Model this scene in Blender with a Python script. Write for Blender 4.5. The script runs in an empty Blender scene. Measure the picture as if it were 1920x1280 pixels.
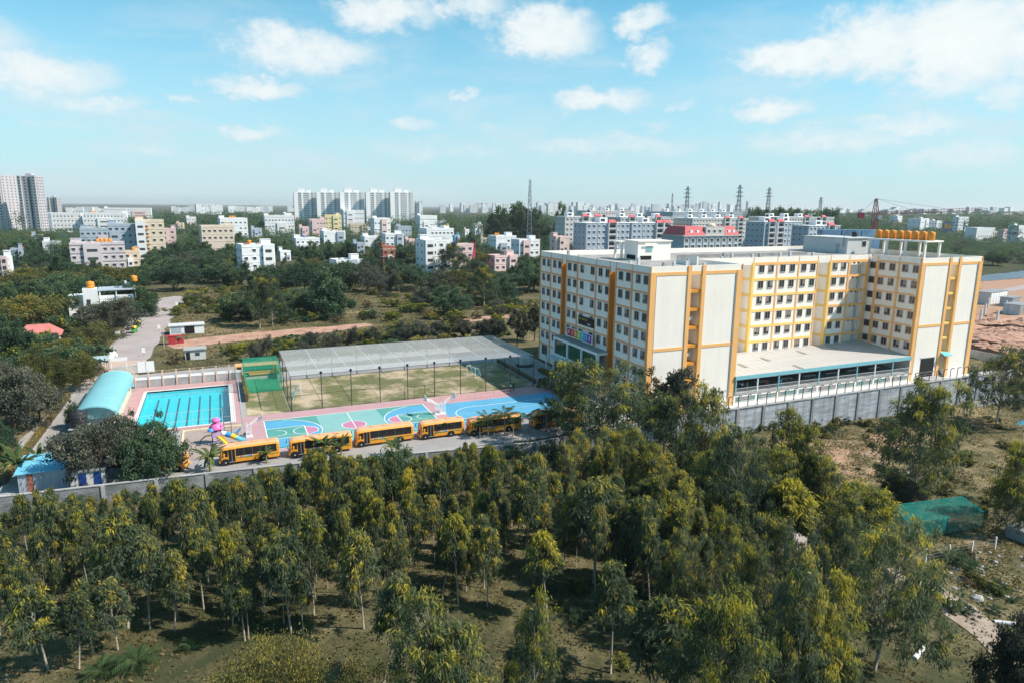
import bpy, math, random
import numpy as np
from mathutils import Matrix, Vector
random.seed(7); rng = np.random.default_rng(11)
S = bpy.context.scene
COL = S.collection

# ------------------------------------------------------------------ camera
# world frame: X along the school's end walls, Y away from the camera along its side wall, Z up, origin at its near corner
FPX, HOR, ROLL, CH, YAW = 1264.4, 387.3, 0.0094, 34.2, 0.4105
PITCH = math.atan((640 - HOR) / FPX)
CA, SA = math.cos(YAW), math.sin(YAW)
CAM = Vector((-23.246 * CA - 113.08 * SA, 23.246 * SA - 113.08 * CA, CH))
RT = Vector((CA, -SA, 0)); FH = Vector((SA, CA, 0))
FW = FH * math.cos(PITCH) + Vector((0, 0, -math.sin(PITCH)))
DN = -(FH * math.sin(PITCH) + Vector((0, 0, math.cos(PITCH))))
R2 = RT * math.cos(ROLL) - DN * math.sin(ROLL); D2 = RT * math.sin(ROLL) + DN * math.cos(ROLL)
cam_d = bpy.data.cameras.new('camera'); cam = bpy.data.objects.new('camera', cam_d); COL.objects.link(cam)
cam.matrix_world = Matrix(((R2.x, -D2.x, -FW.x, CAM.x), (R2.y, -D2.y, -FW.y, CAM.y), (R2.z, -D2.z, -FW.z, CAM.z), (0, 0, 0, 1)))
cam_d.sensor_width = 36; cam_d.lens = 36 * FPX / 1920; cam_d.clip_start = 0.5; cam_d.clip_end = 60000
S.camera = cam
S.render.resolution_x, S.render.resolution_y = 1024, 682

# ------------------------------------------------------------------ light, sky, exposure
TOSUN = Vector((19.1, -11.7, 24.5)).normalized()
SUN_EL = math.asin(TOSUN.z); SUN_AZ = math.atan2(TOSUN.x, TOSUN.y)
sd = bpy.data.lights.new('sun', 'SUN'); sd.energy = 3.75; sd.angle = math.radians(0.6); sd.color = (1.0, 0.90, 0.79)
so = bpy.data.objects.new('sun', sd); COL.objects.link(so); so.rotation_euler = TOSUN.to_track_quat('Z', 'Y').to_euler()
so.location = (60, -60, 90)
S.view_settings.view_transform = 'Standard'; S.view_settings.look = 'None'
S.view_settings.exposure = 0.85; S.view_settings.gamma = 1.0
S.cycles.use_denoising = True
S.cycles.max_bounces = 7; S.cycles.diffuse_bounces = 4; S.cycles.glossy_bounces = 2
S.cycles.transmission_bounces = 3; S.cycles.transparent_max_bounces = 12; S.cycles.volume_bounces = 0
S.cycles.sample_clamp_indirect = 4.0

W = bpy.data.worlds.new('World'); S.world = W; W.use_nodes = True
nt = W.node_tree; N = nt.nodes; LK = nt.links
for n in list(N): N.remove(n)
def wn(t, **k):
    n = N.new(t)
    for a, b in k.items(): setattr(n, a, b)
    return n
def wm(op, a, b=None, c=None):
    n = wn('ShaderNodeMath', operation=op)
    for i, x in enumerate((a, b, c)):
        if x is None: continue
        if isinstance(x, (int, float)): n.inputs[i].default_value = x
        else: LK.new(x, n.inputs[i])
    return n.outputs[0]
out = wn('ShaderNodeOutputWorld'); bg = wn('ShaderNodeBackground'); LK.new(bg.outputs[0], out.inputs[0])
SKYS = 0.115
bg.inputs[1].default_value = SKYS
sky = wn('ShaderNodeTexSky', sky_type='NISHITA'); sky.sun_disc = False
sky.sun_elevation = SUN_EL; sky.sun_rotation = SUN_AZ; sky.altitude = 900; sky.air_density = 1.0; sky.dust_density = 1.0; sky.ozone_density = 1.0
tint = wn('ShaderNodeMix', data_type='RGBA', blend_type='MULTIPLY'); tint.inputs[0].default_value = 1.0
LK.new(sky.outputs[0], tint.inputs[6]); tint.inputs[7].default_value = (0.47, 0.92, 0.865, 1)
tc = wn('ShaderNodeTexCoord'); sep = wn('ShaderNodeSeparateXYZ'); LK.new(tc.outputs['Generated'], sep.inputs[0])
rc = (FH.x, FH.y)
# azimuth from the school axis, elevation, both in radians
ax = wm('ADD', wm('MULTIPLY', sep.outputs[0], RT.x), wm('MULTIPLY', sep.outputs[1], RT.y))
ay = wm('ADD', wm('MULTIPLY', sep.outputs[0], FH.x), wm('MULTIPLY', sep.outputs[1], FH.y))
az = wm('ARCTAN2', ax, ay); el = wm('ARCSINE', sep.outputs[2])
cmb = wn('ShaderNodeCombineXYZ'); LK.new(az, cmb.inputs[0]); LK.new(el, cmb.inputs[1])
def noise(vec, scale, detail, rough, dist=0.0):
    n = wn('ShaderNodeTexNoise'); n.inputs['Scale'].default_value = scale; n.inputs['Detail'].default_value = detail
    n.inputs['Roughness'].default_value = rough; n.inputs['Distortion'].default_value = dist; LK.new(vec, n.inputs['Vector']); return n
str_ = wn('ShaderNodeVectorMath', operation='MULTIPLY'); LK.new(cmb.outputs[0], str_.inputs[0]); str_.inputs[1].default_value = (1.0, 1.5, 1)
n1 = noise(str_.outputs[0], 9.0, 7, 0.62)
n2 = noise(str_.outputs[0], 34.0, 7, 0.65)
off = wn('ShaderNodeVectorMath', operation='SUBTRACT'); LK.new(n1.outputs['Color'], off.inputs[0]); off.inputs[1].default_value = (.5, .5, .5)
off2 = wn('ShaderNodeVectorMath', operation='SUBTRACT'); LK.new(n2.outputs['Color'], off2.inputs[0]); off2.inputs[1].default_value = (.5, .5, .5)
w1 = wn('ShaderNodeVectorMath', operation='MULTIPLY_ADD'); LK.new(off.outputs[0], w1.inputs[0]); w1.inputs[1].default_value = (.10, .06, 0); LK.new(cmb.outputs[0], w1.inputs[2])
w2 = wn('ShaderNodeVectorMath', operation='MULTIPLY_ADD'); LK.new(off2.outputs[0], w2.inputs[0]); w2.inputs[1].default_value = (.045, .035, 0); LK.new(w1.outputs[0], w2.inputs[2])
def ray(px, py):
    X = (px - 960) / FPX; Y = (py - 640) / FPX
    return FW + R2 * X + D2 * Y
def azel(px, py):
    d = ray(px, py).normalized()
    return math.atan2(d.dot(RT), d.dot(FH)), math.asin(d.z)
CLOUDS = [(70, 130, 165, 52, 1), (190, 195, 95, 24, .8), (100, 230, 120, 15, .5), (570, 92, 165, 52, 1), (480, 160, 110, 28, 1), (335, 187, 40, 9, .7),
          (725, 18, 120, 40, 1), (880, 10, 90, 30, .9), (1020, 62, 115, 58, 1.1), (1210, 38, 52, 30, .9), (1220, 98, 46, 32, .95), (865, 182, 32, 14, .8),
          (800, 190, 26, 9, .5), (1120, 185, 120, 28, .95), (1285, 190, 36, 14, .6), (765, 240, 55, 17, .75), (930, 240, 75, 16, .5), (470, 245, 85, 20, .8),
          (1500, 110, 150, 52, 1.15), (1640, 80, 140, 70, 1.15), (1800, 80, 170, 110, 1.2), (1440, 212, 105, 26, .95), (1700, 235, 140, 32, .9), (1900, 165, 70, 50, .8),
          (1235, 232, 45, 14, .55), (250, 275, 150, 20, .55), (1950, 40, 160, 110, 1.1), (-90, 60, 160, 60, .9), (300, -90, 190, 60, 1), (1350, -120, 200, 60, .9),
          (1560, 270, 230, 34, .72), (1150, 275, 230, 30, .68), (820, 285, 200, 24, .55), (1800, 290, 200, 36, .65), (500, 300, 190, 18, .4), (2150, 150, 160, 70, 1)]
field = None
for (px, py, rx, ry, k) in CLOUDS:
    a, e = azel(px, py); a2, _ = azel(px + rx, py); _, e2 = azel(px, py - ry)
    ra, re = abs(a2 - a), abs(e2 - e)
    m = wn('ShaderNodeVectorMath', operation='MULTIPLY_ADD'); LK.new(w2.outputs[0], m.inputs[0])
    m.inputs[1].default_value = (1 / ra, 1 / re, 0); m.inputs[2].default_value = (-a / ra, -e / re, 0)
    l = wn('ShaderNodeVectorMath', operation='LENGTH'); LK.new(m.outputs[0], l.inputs[0])
    r = wn('ShaderNodeMapRange', interpolation_type='SMOOTHSTEP'); LK.new(l.outputs['Value'], r.inputs[0])
    r.inputs[1].default_value = 1.5; r.inputs[2].default_value = 0.25; r.inputs[3].default_value = 0; r.inputs[4].default_value = k
    field = r.outputs[0] if field is None else wm('MAXIMUM', field, r.outputs[0])
# the rest of the sky carries the same scattered fair-weather clouds
n3 = noise(tc.outputs['Generated'], 3.2, 6, .55)
rest = wn('ShaderNodeMapRange', interpolation_type='SMOOTHSTEP'); LK.new(n3.outputs['Fac'], rest.inputs[0])
rest.inputs[1].default_value = .58; rest.inputs[2].default_value = .78; rest.inputs[4].default_value = .75
outf = wn('ShaderNodeMapRange', interpolation_type='SMOOTHSTEP'); LK.new(wm('ABSOLUTE', az), outf.inputs[0])
outf.inputs[1].default_value = .75; outf.inputs[2].default_value = .95
upf = wn('ShaderNodeMapRange', interpolation_type='SMOOTHSTEP'); LK.new(el, upf.inputs[0]); upf.inputs[1].default_value = .34; upf.inputs[2].default_value = .5
field = wm('MAXIMUM', field, wm('MULTIPLY', rest.outputs[0], wm('MAXIMUM', outf.outputs[0], upf.outputs[0])))
dens = wm('ADD', field, wm('MULTIPLY', wm('SUBTRACT', n2.outputs['Fac'], .5), 0.95))
dens = wm('ADD', dens, wm('MULTIPLY', wm('SUBTRACT', n1.outputs['Fac'], .5), 0.55))
cov = wn('ShaderNodeMapRange', interpolation_type='SMOOTHSTEP'); LK.new(dens, cov.inputs[0]); cov.inputs[1].default_value = .04; cov.inputs[2].default_value = 1.12; cov.inputs[4].default_value = .95
covv = wm('MULTIPLY', cov.outputs[0], wm('MINIMUM', wm('MULTIPLY', field, 3.0), 1.0))
# broad thin cloud sheets low in the sky
strw = wn('ShaderNodeVectorMath', operation='MULTIPLY'); LK.new(cmb.outputs[0], strw.inputs[0]); strw.inputs[1].default_value = (1.0, 3.4, 1)
n4 = noise(strw.outputs[0], 4.2, 8, .62, .4)
thin = wn('ShaderNodeMapRange', interpolation_type='SMOOTHSTEP'); LK.new(n4.outputs['Fac'], thin.inputs[0]); thin.inputs[1].default_value = .42; thin.inputs[2].default_value = .72; thin.inputs[4].default_value = .75
lowf = wn('ShaderNodeMapRange', interpolation_type='SMOOTHSTEP'); LK.new(el, lowf.inputs[0]); lowf.inputs[1].default_value = .34; lowf.inputs[2].default_value = .10
covv = wm('MAXIMUM', covv, wm('MULTIPLY', thin.outputs[0], lowf.outputs[0]))
# thin milky veil towards the horizon
veil = wn('ShaderNodeMapRange', interpolation_type='SMOOTHSTEP'); LK.new(el, veil.inputs[0]); veil.inputs[1].default_value = .30; veil.inputs[2].default_value = .0; veil.inputs[3].default_value = 0; veil.inputs[4].default_value = .80
vcol = wn('ShaderNodeMix', data_type='RGBA'); LK.new(veil.outputs[0], vcol.inputs[0]); LK.new(tint.outputs[2], vcol.inputs[6]); vcol.inputs[7].default_value = (.315 / SKYS, .40 / SKYS, .465 / SKYS, 1)
ccol = wn('ShaderNodeMix', data_type='RGBA'); cb = wn('ShaderNodeMapRange'); LK.new(dens, cb.inputs[0]); cb.inputs[1].default_value = .35; cb.inputs[2].default_value = 1.45
LK.new(cb.outputs[0], ccol.inputs[0]); ccol.inputs[6].default_value = (.38 / SKYS, .455 / SKYS, .495 / SKYS, 1); ccol.inputs[7].default_value = (.555 / SKYS, .57 / SKYS, .56 / SKYS, 1)
fin = wn('ShaderNodeMix', data_type='RGBA'); LK.new(covv, fin.inputs[0]); LK.new(vcol.outputs[2], fin.inputs[6]); LK.new(ccol.outputs[2], fin.inputs[7])
LK.new(fin.outputs[2], bg.inputs[0])

# ------------------------------------------------------------------ helpers
def sm(x, a, b):
    t = np.clip((np.asarray(x, float) - a) / (b - a), 0, 1); return t * t * (3 - 2 * t)
def tz(u, v):
    u = np.asarray(u, float); v = np.asarray(v, float)
    south = np.interp(u, [-400, -73, -60, -24, 14, 42, 400], [-.3, -.3, -.8, -2, -5.5, -6.6, -6.6]) + .18 * np.sin(u * .31 + v * .17) + .14 * np.sin(v * .43 - u * .11)
    vw = np.interp(u, [-400, -60, -25, 14, 92, 125, 400], [-6.3, -6.3, -7.8, -3.4, -3.4, 14, 14])
    wd = np.interp(u, [-400, 92, 120], [.9, .9, 26])
    t = sm(v - vw, 0, 1) if False else np.clip((v - vw) / wd, 0, 1)
    north = -1.6 * sm(u, 2, 10) * (1 - sm(v, .2, 1.2)) * (1 - sm(u, 93, 110))
    z = south * (1 - t) + north * t
    x = (u - CAM.x) * RT.x + (v - CAM.y) * RT.y; y = (u - CAM.x) * FH.x + (v - CAM.y) * FH.y
    z = z + 26 * np.exp(-((x - 1250) / 520) ** 2 - ((y - 1750) / 520) ** 2) + 14 * np.exp(-((x - 560) / 260) ** 2 - ((y - 1500) / 300) ** 2)
    return z
def tzs(u, v): return float(tz(u, v))
def at(px, py, z=None):
    d = ray(px, py); zz = 0.0 if z is None else z
    for _ in range(1 if z is not None else 14):
        t = (zz - CH) / d.z; P = CAM + d * t
        if z is None: zz = .5 * zz + .5 * tzs(P.x, P.y)
    return Vector((P.x, P.y, zz))
def atD(px, py, D):
    d = ray(px, py); return CAM + d * (D / d.dot(FH))
def depth(P): return (Vector(P) - CAM).dot(FH)
def hpx(P, py):
    """height above P that a thing standing at P has when its top is seen on row py"""
    c = depth(P); lo, hi = -30.0, 140.0
    for _ in range(40):
        m = (lo + hi) / 2; q = Vector((P.x, P.y, P.z + m)) - CAM
        yy = 640 + FPX * q.dot(D2) / q.dot(FW)
        if yy > py: lo = m
        else: hi = m
    return lo

class MB:
    def __init__(s): s.v = []; s.f = []; s.m = []
    def add(s, vs, fs, mi=0):
        o = len(s.v); s.v += [tuple(x) for x in vs]; s.f += [tuple(i + o for i in f) for f in fs]; s.m += [mi] * len(fs); return s
    def box(s, x0, x1, y0, y1, z0, z1, mi=0):
        return s.add([(x0, y0, z0), (x1, y0, z0), (x1, y1, z0), (x0, y1, z0), (x0, y0, z1), (x1, y0, z1), (x1, y1, z1), (x0, y1, z1)],
                     [(0, 3, 2, 1), (4, 5, 6, 7), (0, 1, 5, 4), (1, 2, 6, 5), (2, 3, 7, 6), (3, 0, 4, 7)], mi)
    def cb(s, c, sz, rz=0, mi=0):
        k = len(s.v); s.box(-sz[0] / 2, sz[0] / 2, -sz[1] / 2, sz[1] / 2, -sz[2] / 2, sz[2] / 2, mi); c_, s_ = math.cos(rz), math.sin(rz)
        for i in range(k, len(s.v)):
            x, y, z = s.v[i]; s.v[i] = (c[0] + x * c_ - y * s_, c[1] + x * s_ + y * c_, c[2] + z)
        return s
    def beam(s, a, b, w, h=None, mi=0):
        a, b = Vector(a), Vector(b); d = (b - a).normalized(); up = Vector((0, 0, 1)) if abs(d.z) < .95 else Vector((1, 0, 0))
        r = d.cross(up).normalized() * w / 2; q = r.cross(d).normalized() * (h or w) / 2
        return s.add([a - r - q, a + r - q, a + r + q, a - r + q, b - r - q, b + r - q, b + r + q, b - r + q],
                     [(0, 3, 2, 1), (4, 5, 6, 7), (0, 1, 5, 4), (1, 2, 6, 5), (2, 3, 7, 6), (3, 0, 4, 7)], mi)
    def tube(s, pts, rad, n=7, mi=0, cap=True):
        pts = [Vector(p) for p in pts]; o = len(s.v); rs = rad if isinstance(rad, (list, tuple)) else [rad] * len(pts)
        ref = None
        for i, p in enumerate(pts):
            d = (pts[min(i + 1, len(pts) - 1)] - pts[max(i - 1, 0)]).normalized()
            if ref is None: ref = Vector((1, 0, 0)) if abs(d.x) < .8 else Vector((0, 1, 0))
            a = d.cross(ref).normalized(); b = d.cross(a).normalized(); ref = -b if False else ref
            for k in range(n):
                t = 2 * math.pi * k / n; s.v.append(tuple(p + (a * math.cos(t) + b * math.sin(t)) * rs[i]))
        for i in range(len(pts) - 1):
            for k in range(n):
                s.f.append((o + i * n + k, o + i * n + (k + 1) % n, o + (i + 1) * n + (k + 1) % n, o + (i + 1) * n + k)); s.m.append(mi)
        if cap:
            s.f.append(tuple(o + k for k in range(n))); s.f.append(tuple(o + (len(pts) - 1) * n + k for k in reversed(range(n)))); s.m += [mi, mi]
        return s
    def lathe(s, c, prof, n=14, mi=0):
        o = len(s.v)
        for r, z in prof:
            for k in range(n):
                t = 2 * math.pi * k / n; s.v.append((c[0] + r * math.cos(t), c[1] + r * math.sin(t), c[2] + z))
        for i in range(len(prof) - 1):
            for k in range(n):
                s.f.append((o + i * n + k, o + i * n + (k + 1) % n, o + (i + 1) * n + (k + 1) % n, o + (i + 1) * n + k)); s.m.append(mi)
        s.f.append(tuple(o + (len(prof) - 1) * n + k for k in range(n))); s.m.append(mi)
        return s
    def prism(s, poly, z0, z1, mi=0, mtop=None):
        n = len(poly); o = len(s.v)
        s.v += [(p[0], p[1], z0) for p in poly] + [(p[0], p[1], z1) for p in poly]
        for i in range(n):
            j = (i + 1) % n; s.f.append((o + i, o + j, o + n + j, o + n + i)); s.m.append(mi)
        s.f.append(tuple(o + n + i for i in range(n))); s.m.append(mi if mtop is None else mtop)
        s.f.append(tuple(o + i for i in reversed(range(n)))); s.m.append(mi)
        return s
    def mesh(s, name, mats, smooth=False):
        me = bpy.data.meshes.new(name); me.from_pydata(s.v, [], s.f)
        if not isinstance(mats, (list, tuple)): mats = [mats]
        for m in mats: me.materials.append(m)
        if len(mats) > 1: me.polygons.foreach_set('material_index', s.m)
        if smooth: me.polygons.foreach_set('use_smooth', [True] * len(me.polygons))
        me.update(); return me
    def build(s, name, mats, parent=None, loc=None, rz=0, smooth=False):
        return put(name, s.mesh(name, mats, smooth), parent, loc, rz)
def put(name, me, parent=None, loc=None, rz=0, sc=None):
    o = bpy.data.objects.new(name, me); COL.objects.link(o); o.parent = parent
    if loc is not None: o.location = loc
    if rz: o.rotation_euler = (0, 0, rz)
    if sc is not None: o.scale = sc if isinstance(sc, (tuple, list)) else (sc, sc, sc)
    return o
def tag(o, label, cat, group=None, kind=None):
    o['label'] = label; o['category'] = cat
    if group: o['group'] = group
    if kind: o['kind'] = kind
    return o
def thing(name, label, cat, loc=(0, 0, 0), rz=0, group=None):
    o = bpy.data.objects.new(name, None); COL.objects.link(o); o.location = loc; o.rotation_euler = (0, 0, rz); o.empty_display_size = .5
    return tag(o, label, cat, group)
def struct(o): o['kind'] = 'structure'; return o
def stuff(o): o['kind'] = 'stuff'; return o
def copy_tree(o, parent=None):
    c = o.copy(); COL.objects.link(c); c.parent = parent
    for ch in list(o.children): copy_tree(ch, c)
    return c

# ------------------------------------------------------------------ materials
M = {}
def mat(name, col, rough=.8, var=.12, vscale=.6, bump=0.0, bscale=6.0, metal=0.0, spec=.3, streak=0.0, emit=None, col2=None, stretch=(1, 1, 1), lo=.3, hi=.7):
    m = bpy.data.materials.new(name); m.use_nodes = True; t = m.node_tree; b = t.nodes['Principled BSDF']; L = t.links
    b.inputs['Roughness'].default_value = rough; b.inputs['Metallic'].default_value = metal; b.inputs['Specular IOR Level'].default_value = spec
    c1 = tuple(max(0, x * (1 - var)) for x in col); c2 = col2 or tuple(min(1, x * (1 + var)) for x in col)
    g = t.nodes.new('ShaderNodeNewGeometry'); mp = t.nodes.new('ShaderNodeMapping'); L.new(g.outputs['Position'], mp.inputs[0])
    mp.inputs['Scale'].default_value = stretch
    n = t.nodes.new('ShaderNodeTexNoise'); n.inputs['Scale'].default_value = vscale; n.inputs['Detail'].default_value = 6; n.inputs['Roughness'].default_value = .65; L.new(mp.outputs[0], n.inputs['Vector'])
    rp = t.nodes.new('ShaderNodeMapRange'); L.new(n.outputs['Fac'], rp.inputs[0]); rp.inputs[1].default_value = lo; rp.inputs[2].default_value = hi
    mx = t.nodes.new('ShaderNodeMix'); mx.data_type = 'RGBA'; L.new(rp.outputs[0], mx.inputs[0]); mx.inputs[6].default_value = (*c1, 1); mx.inputs[7].default_value = (*c2, 1)
    res = mx.outputs[2]
    if streak:
        m2 = t.nodes.new('ShaderNodeMapping'); L.new(g.outputs['Position'], m2.inputs[0]); m2.inputs['Scale'].default_value = (.75, .75, .05)
        n2_ = t.nodes.new('ShaderNodeTexNoise'); n2_.inputs['Scale'].default_value = 1.6; n2_.inputs['Detail'].default_value = 7; n2_.inputs['Roughness'].default_value = .7; L.new(m2.outputs[0], n2_.inputs['Vector'])
        r2 = t.nodes.new('ShaderNodeMapRange'); L.new(n2_.outputs['Fac'], r2.inputs[0]); r2.inputs[1].default_value = .46; r2.inputs[2].default_value = .70; r2.inputs[4].default_value = streak
        x2 = t.nodes.new('ShaderNodeMix'); x2.data_type = 'RGBA'; L.new(r2.outputs[0], x2.inputs[0]); L.new(res, x2.inputs[6]); x2.inputs[7].default_value = (*(x * .45 for x in col), 1); res = x2.outputs[2]
    L.new(res, b.inputs['Base Color'])
    if bump:
        n3_ = t.nodes.new('ShaderNodeTexNoise'); n3_.inputs['Scale'].default_value = bscale; n3_.inputs['Detail'].default_value = 5; L.new(g.outputs['Position'], n3_.inputs['Vector'])
        bp = t.nodes.new('ShaderNodeBump'); bp.inputs['Strength'].default_value = bump; bp.inputs['Distance'].default_value = .1; L.new(n3_.outputs['Fac'], bp.inputs['Height']); L.new(bp.outputs[0], b.inputs['Normal'])
    if emit: b.inputs['Emission Color'].default_value = (*emit, 1)
    M[name] = m; return m
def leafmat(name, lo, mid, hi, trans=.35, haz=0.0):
    """leaves: colour runs lo > mid > hi (young shoots and painted sunlit tips) along the leaf attribute 'age', each tree a little different"""
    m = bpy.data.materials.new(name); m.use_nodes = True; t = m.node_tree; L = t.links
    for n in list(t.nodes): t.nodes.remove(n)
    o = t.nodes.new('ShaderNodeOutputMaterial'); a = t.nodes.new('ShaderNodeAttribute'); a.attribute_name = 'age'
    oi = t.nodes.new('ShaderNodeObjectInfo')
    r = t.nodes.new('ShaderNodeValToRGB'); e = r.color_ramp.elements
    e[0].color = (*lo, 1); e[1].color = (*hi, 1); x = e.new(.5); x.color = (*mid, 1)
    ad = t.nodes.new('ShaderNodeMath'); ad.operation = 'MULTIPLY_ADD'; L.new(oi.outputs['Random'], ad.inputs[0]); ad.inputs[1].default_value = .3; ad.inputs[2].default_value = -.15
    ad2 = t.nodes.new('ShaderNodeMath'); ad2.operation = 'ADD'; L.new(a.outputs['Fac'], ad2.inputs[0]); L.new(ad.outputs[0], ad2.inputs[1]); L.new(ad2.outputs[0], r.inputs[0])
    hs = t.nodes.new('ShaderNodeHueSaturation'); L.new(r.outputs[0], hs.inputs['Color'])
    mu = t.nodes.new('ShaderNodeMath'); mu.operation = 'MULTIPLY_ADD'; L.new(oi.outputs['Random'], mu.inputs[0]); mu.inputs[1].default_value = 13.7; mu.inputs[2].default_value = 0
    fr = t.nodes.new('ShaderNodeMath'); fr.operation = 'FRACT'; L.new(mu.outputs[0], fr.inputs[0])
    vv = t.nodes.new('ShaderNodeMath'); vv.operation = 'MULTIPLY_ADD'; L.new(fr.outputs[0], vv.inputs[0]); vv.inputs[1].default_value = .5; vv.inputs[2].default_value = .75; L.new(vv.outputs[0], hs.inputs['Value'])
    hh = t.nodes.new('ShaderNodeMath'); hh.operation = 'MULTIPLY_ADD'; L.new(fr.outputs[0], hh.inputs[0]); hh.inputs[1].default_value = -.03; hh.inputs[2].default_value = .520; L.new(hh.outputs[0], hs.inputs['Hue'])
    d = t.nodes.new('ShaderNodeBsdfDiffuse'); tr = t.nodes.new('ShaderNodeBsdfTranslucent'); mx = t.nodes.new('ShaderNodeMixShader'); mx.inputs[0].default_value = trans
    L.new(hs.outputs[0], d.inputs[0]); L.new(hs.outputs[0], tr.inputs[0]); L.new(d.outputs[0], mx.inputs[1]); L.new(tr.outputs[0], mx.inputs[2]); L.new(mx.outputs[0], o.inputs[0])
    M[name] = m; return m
leafmat('euc', (.075, .112, .082), (.145, .175, .092), (.52, .42, .065), .48)
leafmat('broad', (.046, .090, .060), (.088, .138, .078), (.17, .22, .09), .42)
leafmat('olive', (.055, .072, .038), (.125, .13, .052), (.34, .27, .06), .35)
leafmat('scrubleaf', (.07, .105, .045), (.16, .19, .06), (.46, .39, .05), .4)
leafmat('purple', (.056, .070, .056), (.105, .115, .088), (.19, .18, .125), .36)
leafmat('dryleaf', (.09, .075, .05), (.17, .13, .08), (.28, .21, .11), .3)
leafmat('bananaleaf', (.045, .085, .038), (.10, .135, .05), (.30, .27, .07), .35)
leafmat('hedgeleaf', (.05, .06, .012), (.22, .17, .012), (.55, .38, .02), .3)
leafmat('grassblade', (.060, .066, .028), (.125, .112, .048), (.24, .19, .085), .4)
mat('bark', (.30, .26, .21), .9, .3, 1.5); mat('darkbark', (.10, .08, .06), .9, .3, 1.5)
mat('wallwhite', (.87, .81, .74), .75, .04, .25, streak=.10); mat('shadewhite', (.76, .77, .77), .75, .03, .3)
mat('orange', (.86, .46, .17), .7, .06, .4, streak=.08); mat('terracotta', (.80, .35, .16), .7, .06, .4); mat('yellowpaint', (.87, .58, .18), .7, .06, .4)
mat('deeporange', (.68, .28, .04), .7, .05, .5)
mat('roofslab', (.30, .29, .28), .9, .3, .35, bump=.2); mat('glass', (.03, .035, .04), .12, .3, .4, spec=.6); mat('frame', (.34, .31, .30), .5, .1); mat('pinkframe', (.52, .36, .32), .6, .1)
mat('greenglass', (.015, .075, .035), .1, .4, .5, spec=.6, stretch=(1, 1, .2)); mat('white', (.8, .8, .8), .6, .03); mat('palegrey', (.55, .56, .56), .7, .08)
mat('tealpaint', (.20, .48, .55), .5, .06); mat('palesheet', (.43, .415, .395), .6, .10, .25, stretch=(.3, 2.5, 1)); mat('darkvoid', (.015, .015, .018), .9, .1)
mat('steel', (.32, .31, .31), .5, .1, metal=.3); mat('darksteel', (.05, .045, .05), .5, .1); mat('concrete', (.36, .36, .36), .9, .22, .35, bump=.3, streak=.35)
mat('retaining', (.36, .39, .43), .9, .42, 1.0, bump=.5, streak=.8, stretch=(.3, .3, 1.5)); mat('yard', (.33, .315, .305), .9, .10, .3, bump=.1); mat('roadgrey', (.29, .28, .275), .9, .13, .25, bump=.1)
mat('roadpink', (.35, .305, .30), .9, .12, .15, bump=.15); mat('gatepaving', (.46, .36, .30), .9, .12, .4); mat('dirt', (.40, .205, .135), .95, .3, .35, bump=.4, bscale=2.0, col2=(.52, .33, .25))
mat('pathdirt', (.26, .20, .15), .95, .2, .7, bump=.4, col2=(.40, .33, .28)); mat('courtpink', (.43, .265, .285), .85, .08, .3); mat('courtblue', (.09, .32, .50), .7, .07, .3); mat('courtgreen', (.085, .29, .26), .7, .07, .3)
mat('courtteal', (.20, .40, .39), .7, .07, .3); mat('courtmagenta', (.46, .19, .30), .7, .07, .3); mat('line', (.8, .8, .8), .6, .03)
mat('pooldeck', (.45, .27, .27), .85, .10, .4); mat('poolkerb', (.62, .60, .58), .7, .06); mat('pooltile', (.0, .60, .70), .3, .06, .4); mat('lanedark', (.02, .06, .12), .5, .1)
mat('playfloor', (.34, .27, .24), .9, .1, .6); mat('kerbyellow', (.70, .60, .36), .8, .08); mat('lawn', (.20, .205, .085), .95, .25, .16, bump=.4, bscale=5, col2=(.50, .39, .27), lo=.46, hi=.62)
mat('busyellow', (.76, .31, .03), .45, .05, .8, spec=.4); mat('busroof', (.66, .37, .20), .5, .07, .6); mat('tyre', (.02, .02, .02), .9, .1); mat('busglass', (.02, .022, .025), .15, .2, spec=.5); mat('busgreen', (.06, .22, .05), .5, .1)
mat('red', (.38, .04, .045), .6, .1); mat('redroof', (.48, .10, .11), .7, .14, .6); mat('pinkplastic', (.75, .16, .42), .4, .05); mat('blueplastic', (.05, .28, .62), .4, .05); mat('yellowplastic', (.82, .50, .03), .4, .05); mat('lilac', (.52, .38, .60), .5, .05); mat('cyanplastic', (.12, .48, .62), .4, .05)
mat('tankorange', (.72, .27, .035), .5, .06); mat('tankblack', (.025, .025, .028), .5, .1); mat('bluesheet', (.16, .47, .64), .5, .08, .4, streak=.2); mat('barrelteal', (.20, .46, .50), .5, .04, .4, streak=.12); mat('tin', (.48, .53, .58), .5, .15, 1.0, streak=.5, stretch=(3, 3, .2))
mat('netwhite', (.60, .62, .63), .7, .04); mat('netgreen', (.03, .38, .24), .7, .08); mat('netdeck', (.01, .24, .21), .7, .08); mat('skin', (.22, .12, .075), .6, .05); mat('hair', (.02, .016, .014), .8, .1); mat('clothwhite', (.75, .75, .75), .8, .05); mat('clothdark', (.03, .035, .06), .8, .1); mat('clothred', (.5, .04, .06), .8, .1)
mat('stone', (.36, .355, .34), .9, .25, .8, bump=.3); mat('brickred', (.36, .13, .085), .85, .15, 2.0); mat('cream', (.66, .56, .44), .8, .05, .2, streak=.1); mat('bluegrey', (.36, .42, .48), .8, .06, .2, streak=.15); mat('lilacwall', (.58, .52, .54), .8, .05, .2, streak=.12)
mat('housewhite', (.74, .75, .76), .8, .05, .2, streak=.15); mat('beige', (.62, .53, .44), .8, .05, .2, streak=.1); mat('paleyellow', (.68, .60, .36), .8, .05, .2); mat('pinkwall', (.66, .50, .48), .8, .05, .2, streak=.1); mat('towergrey', (.50, .47, .50), .8, .05, .1); mat('housedark', (.055, .06, .07), .4, .2)
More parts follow.
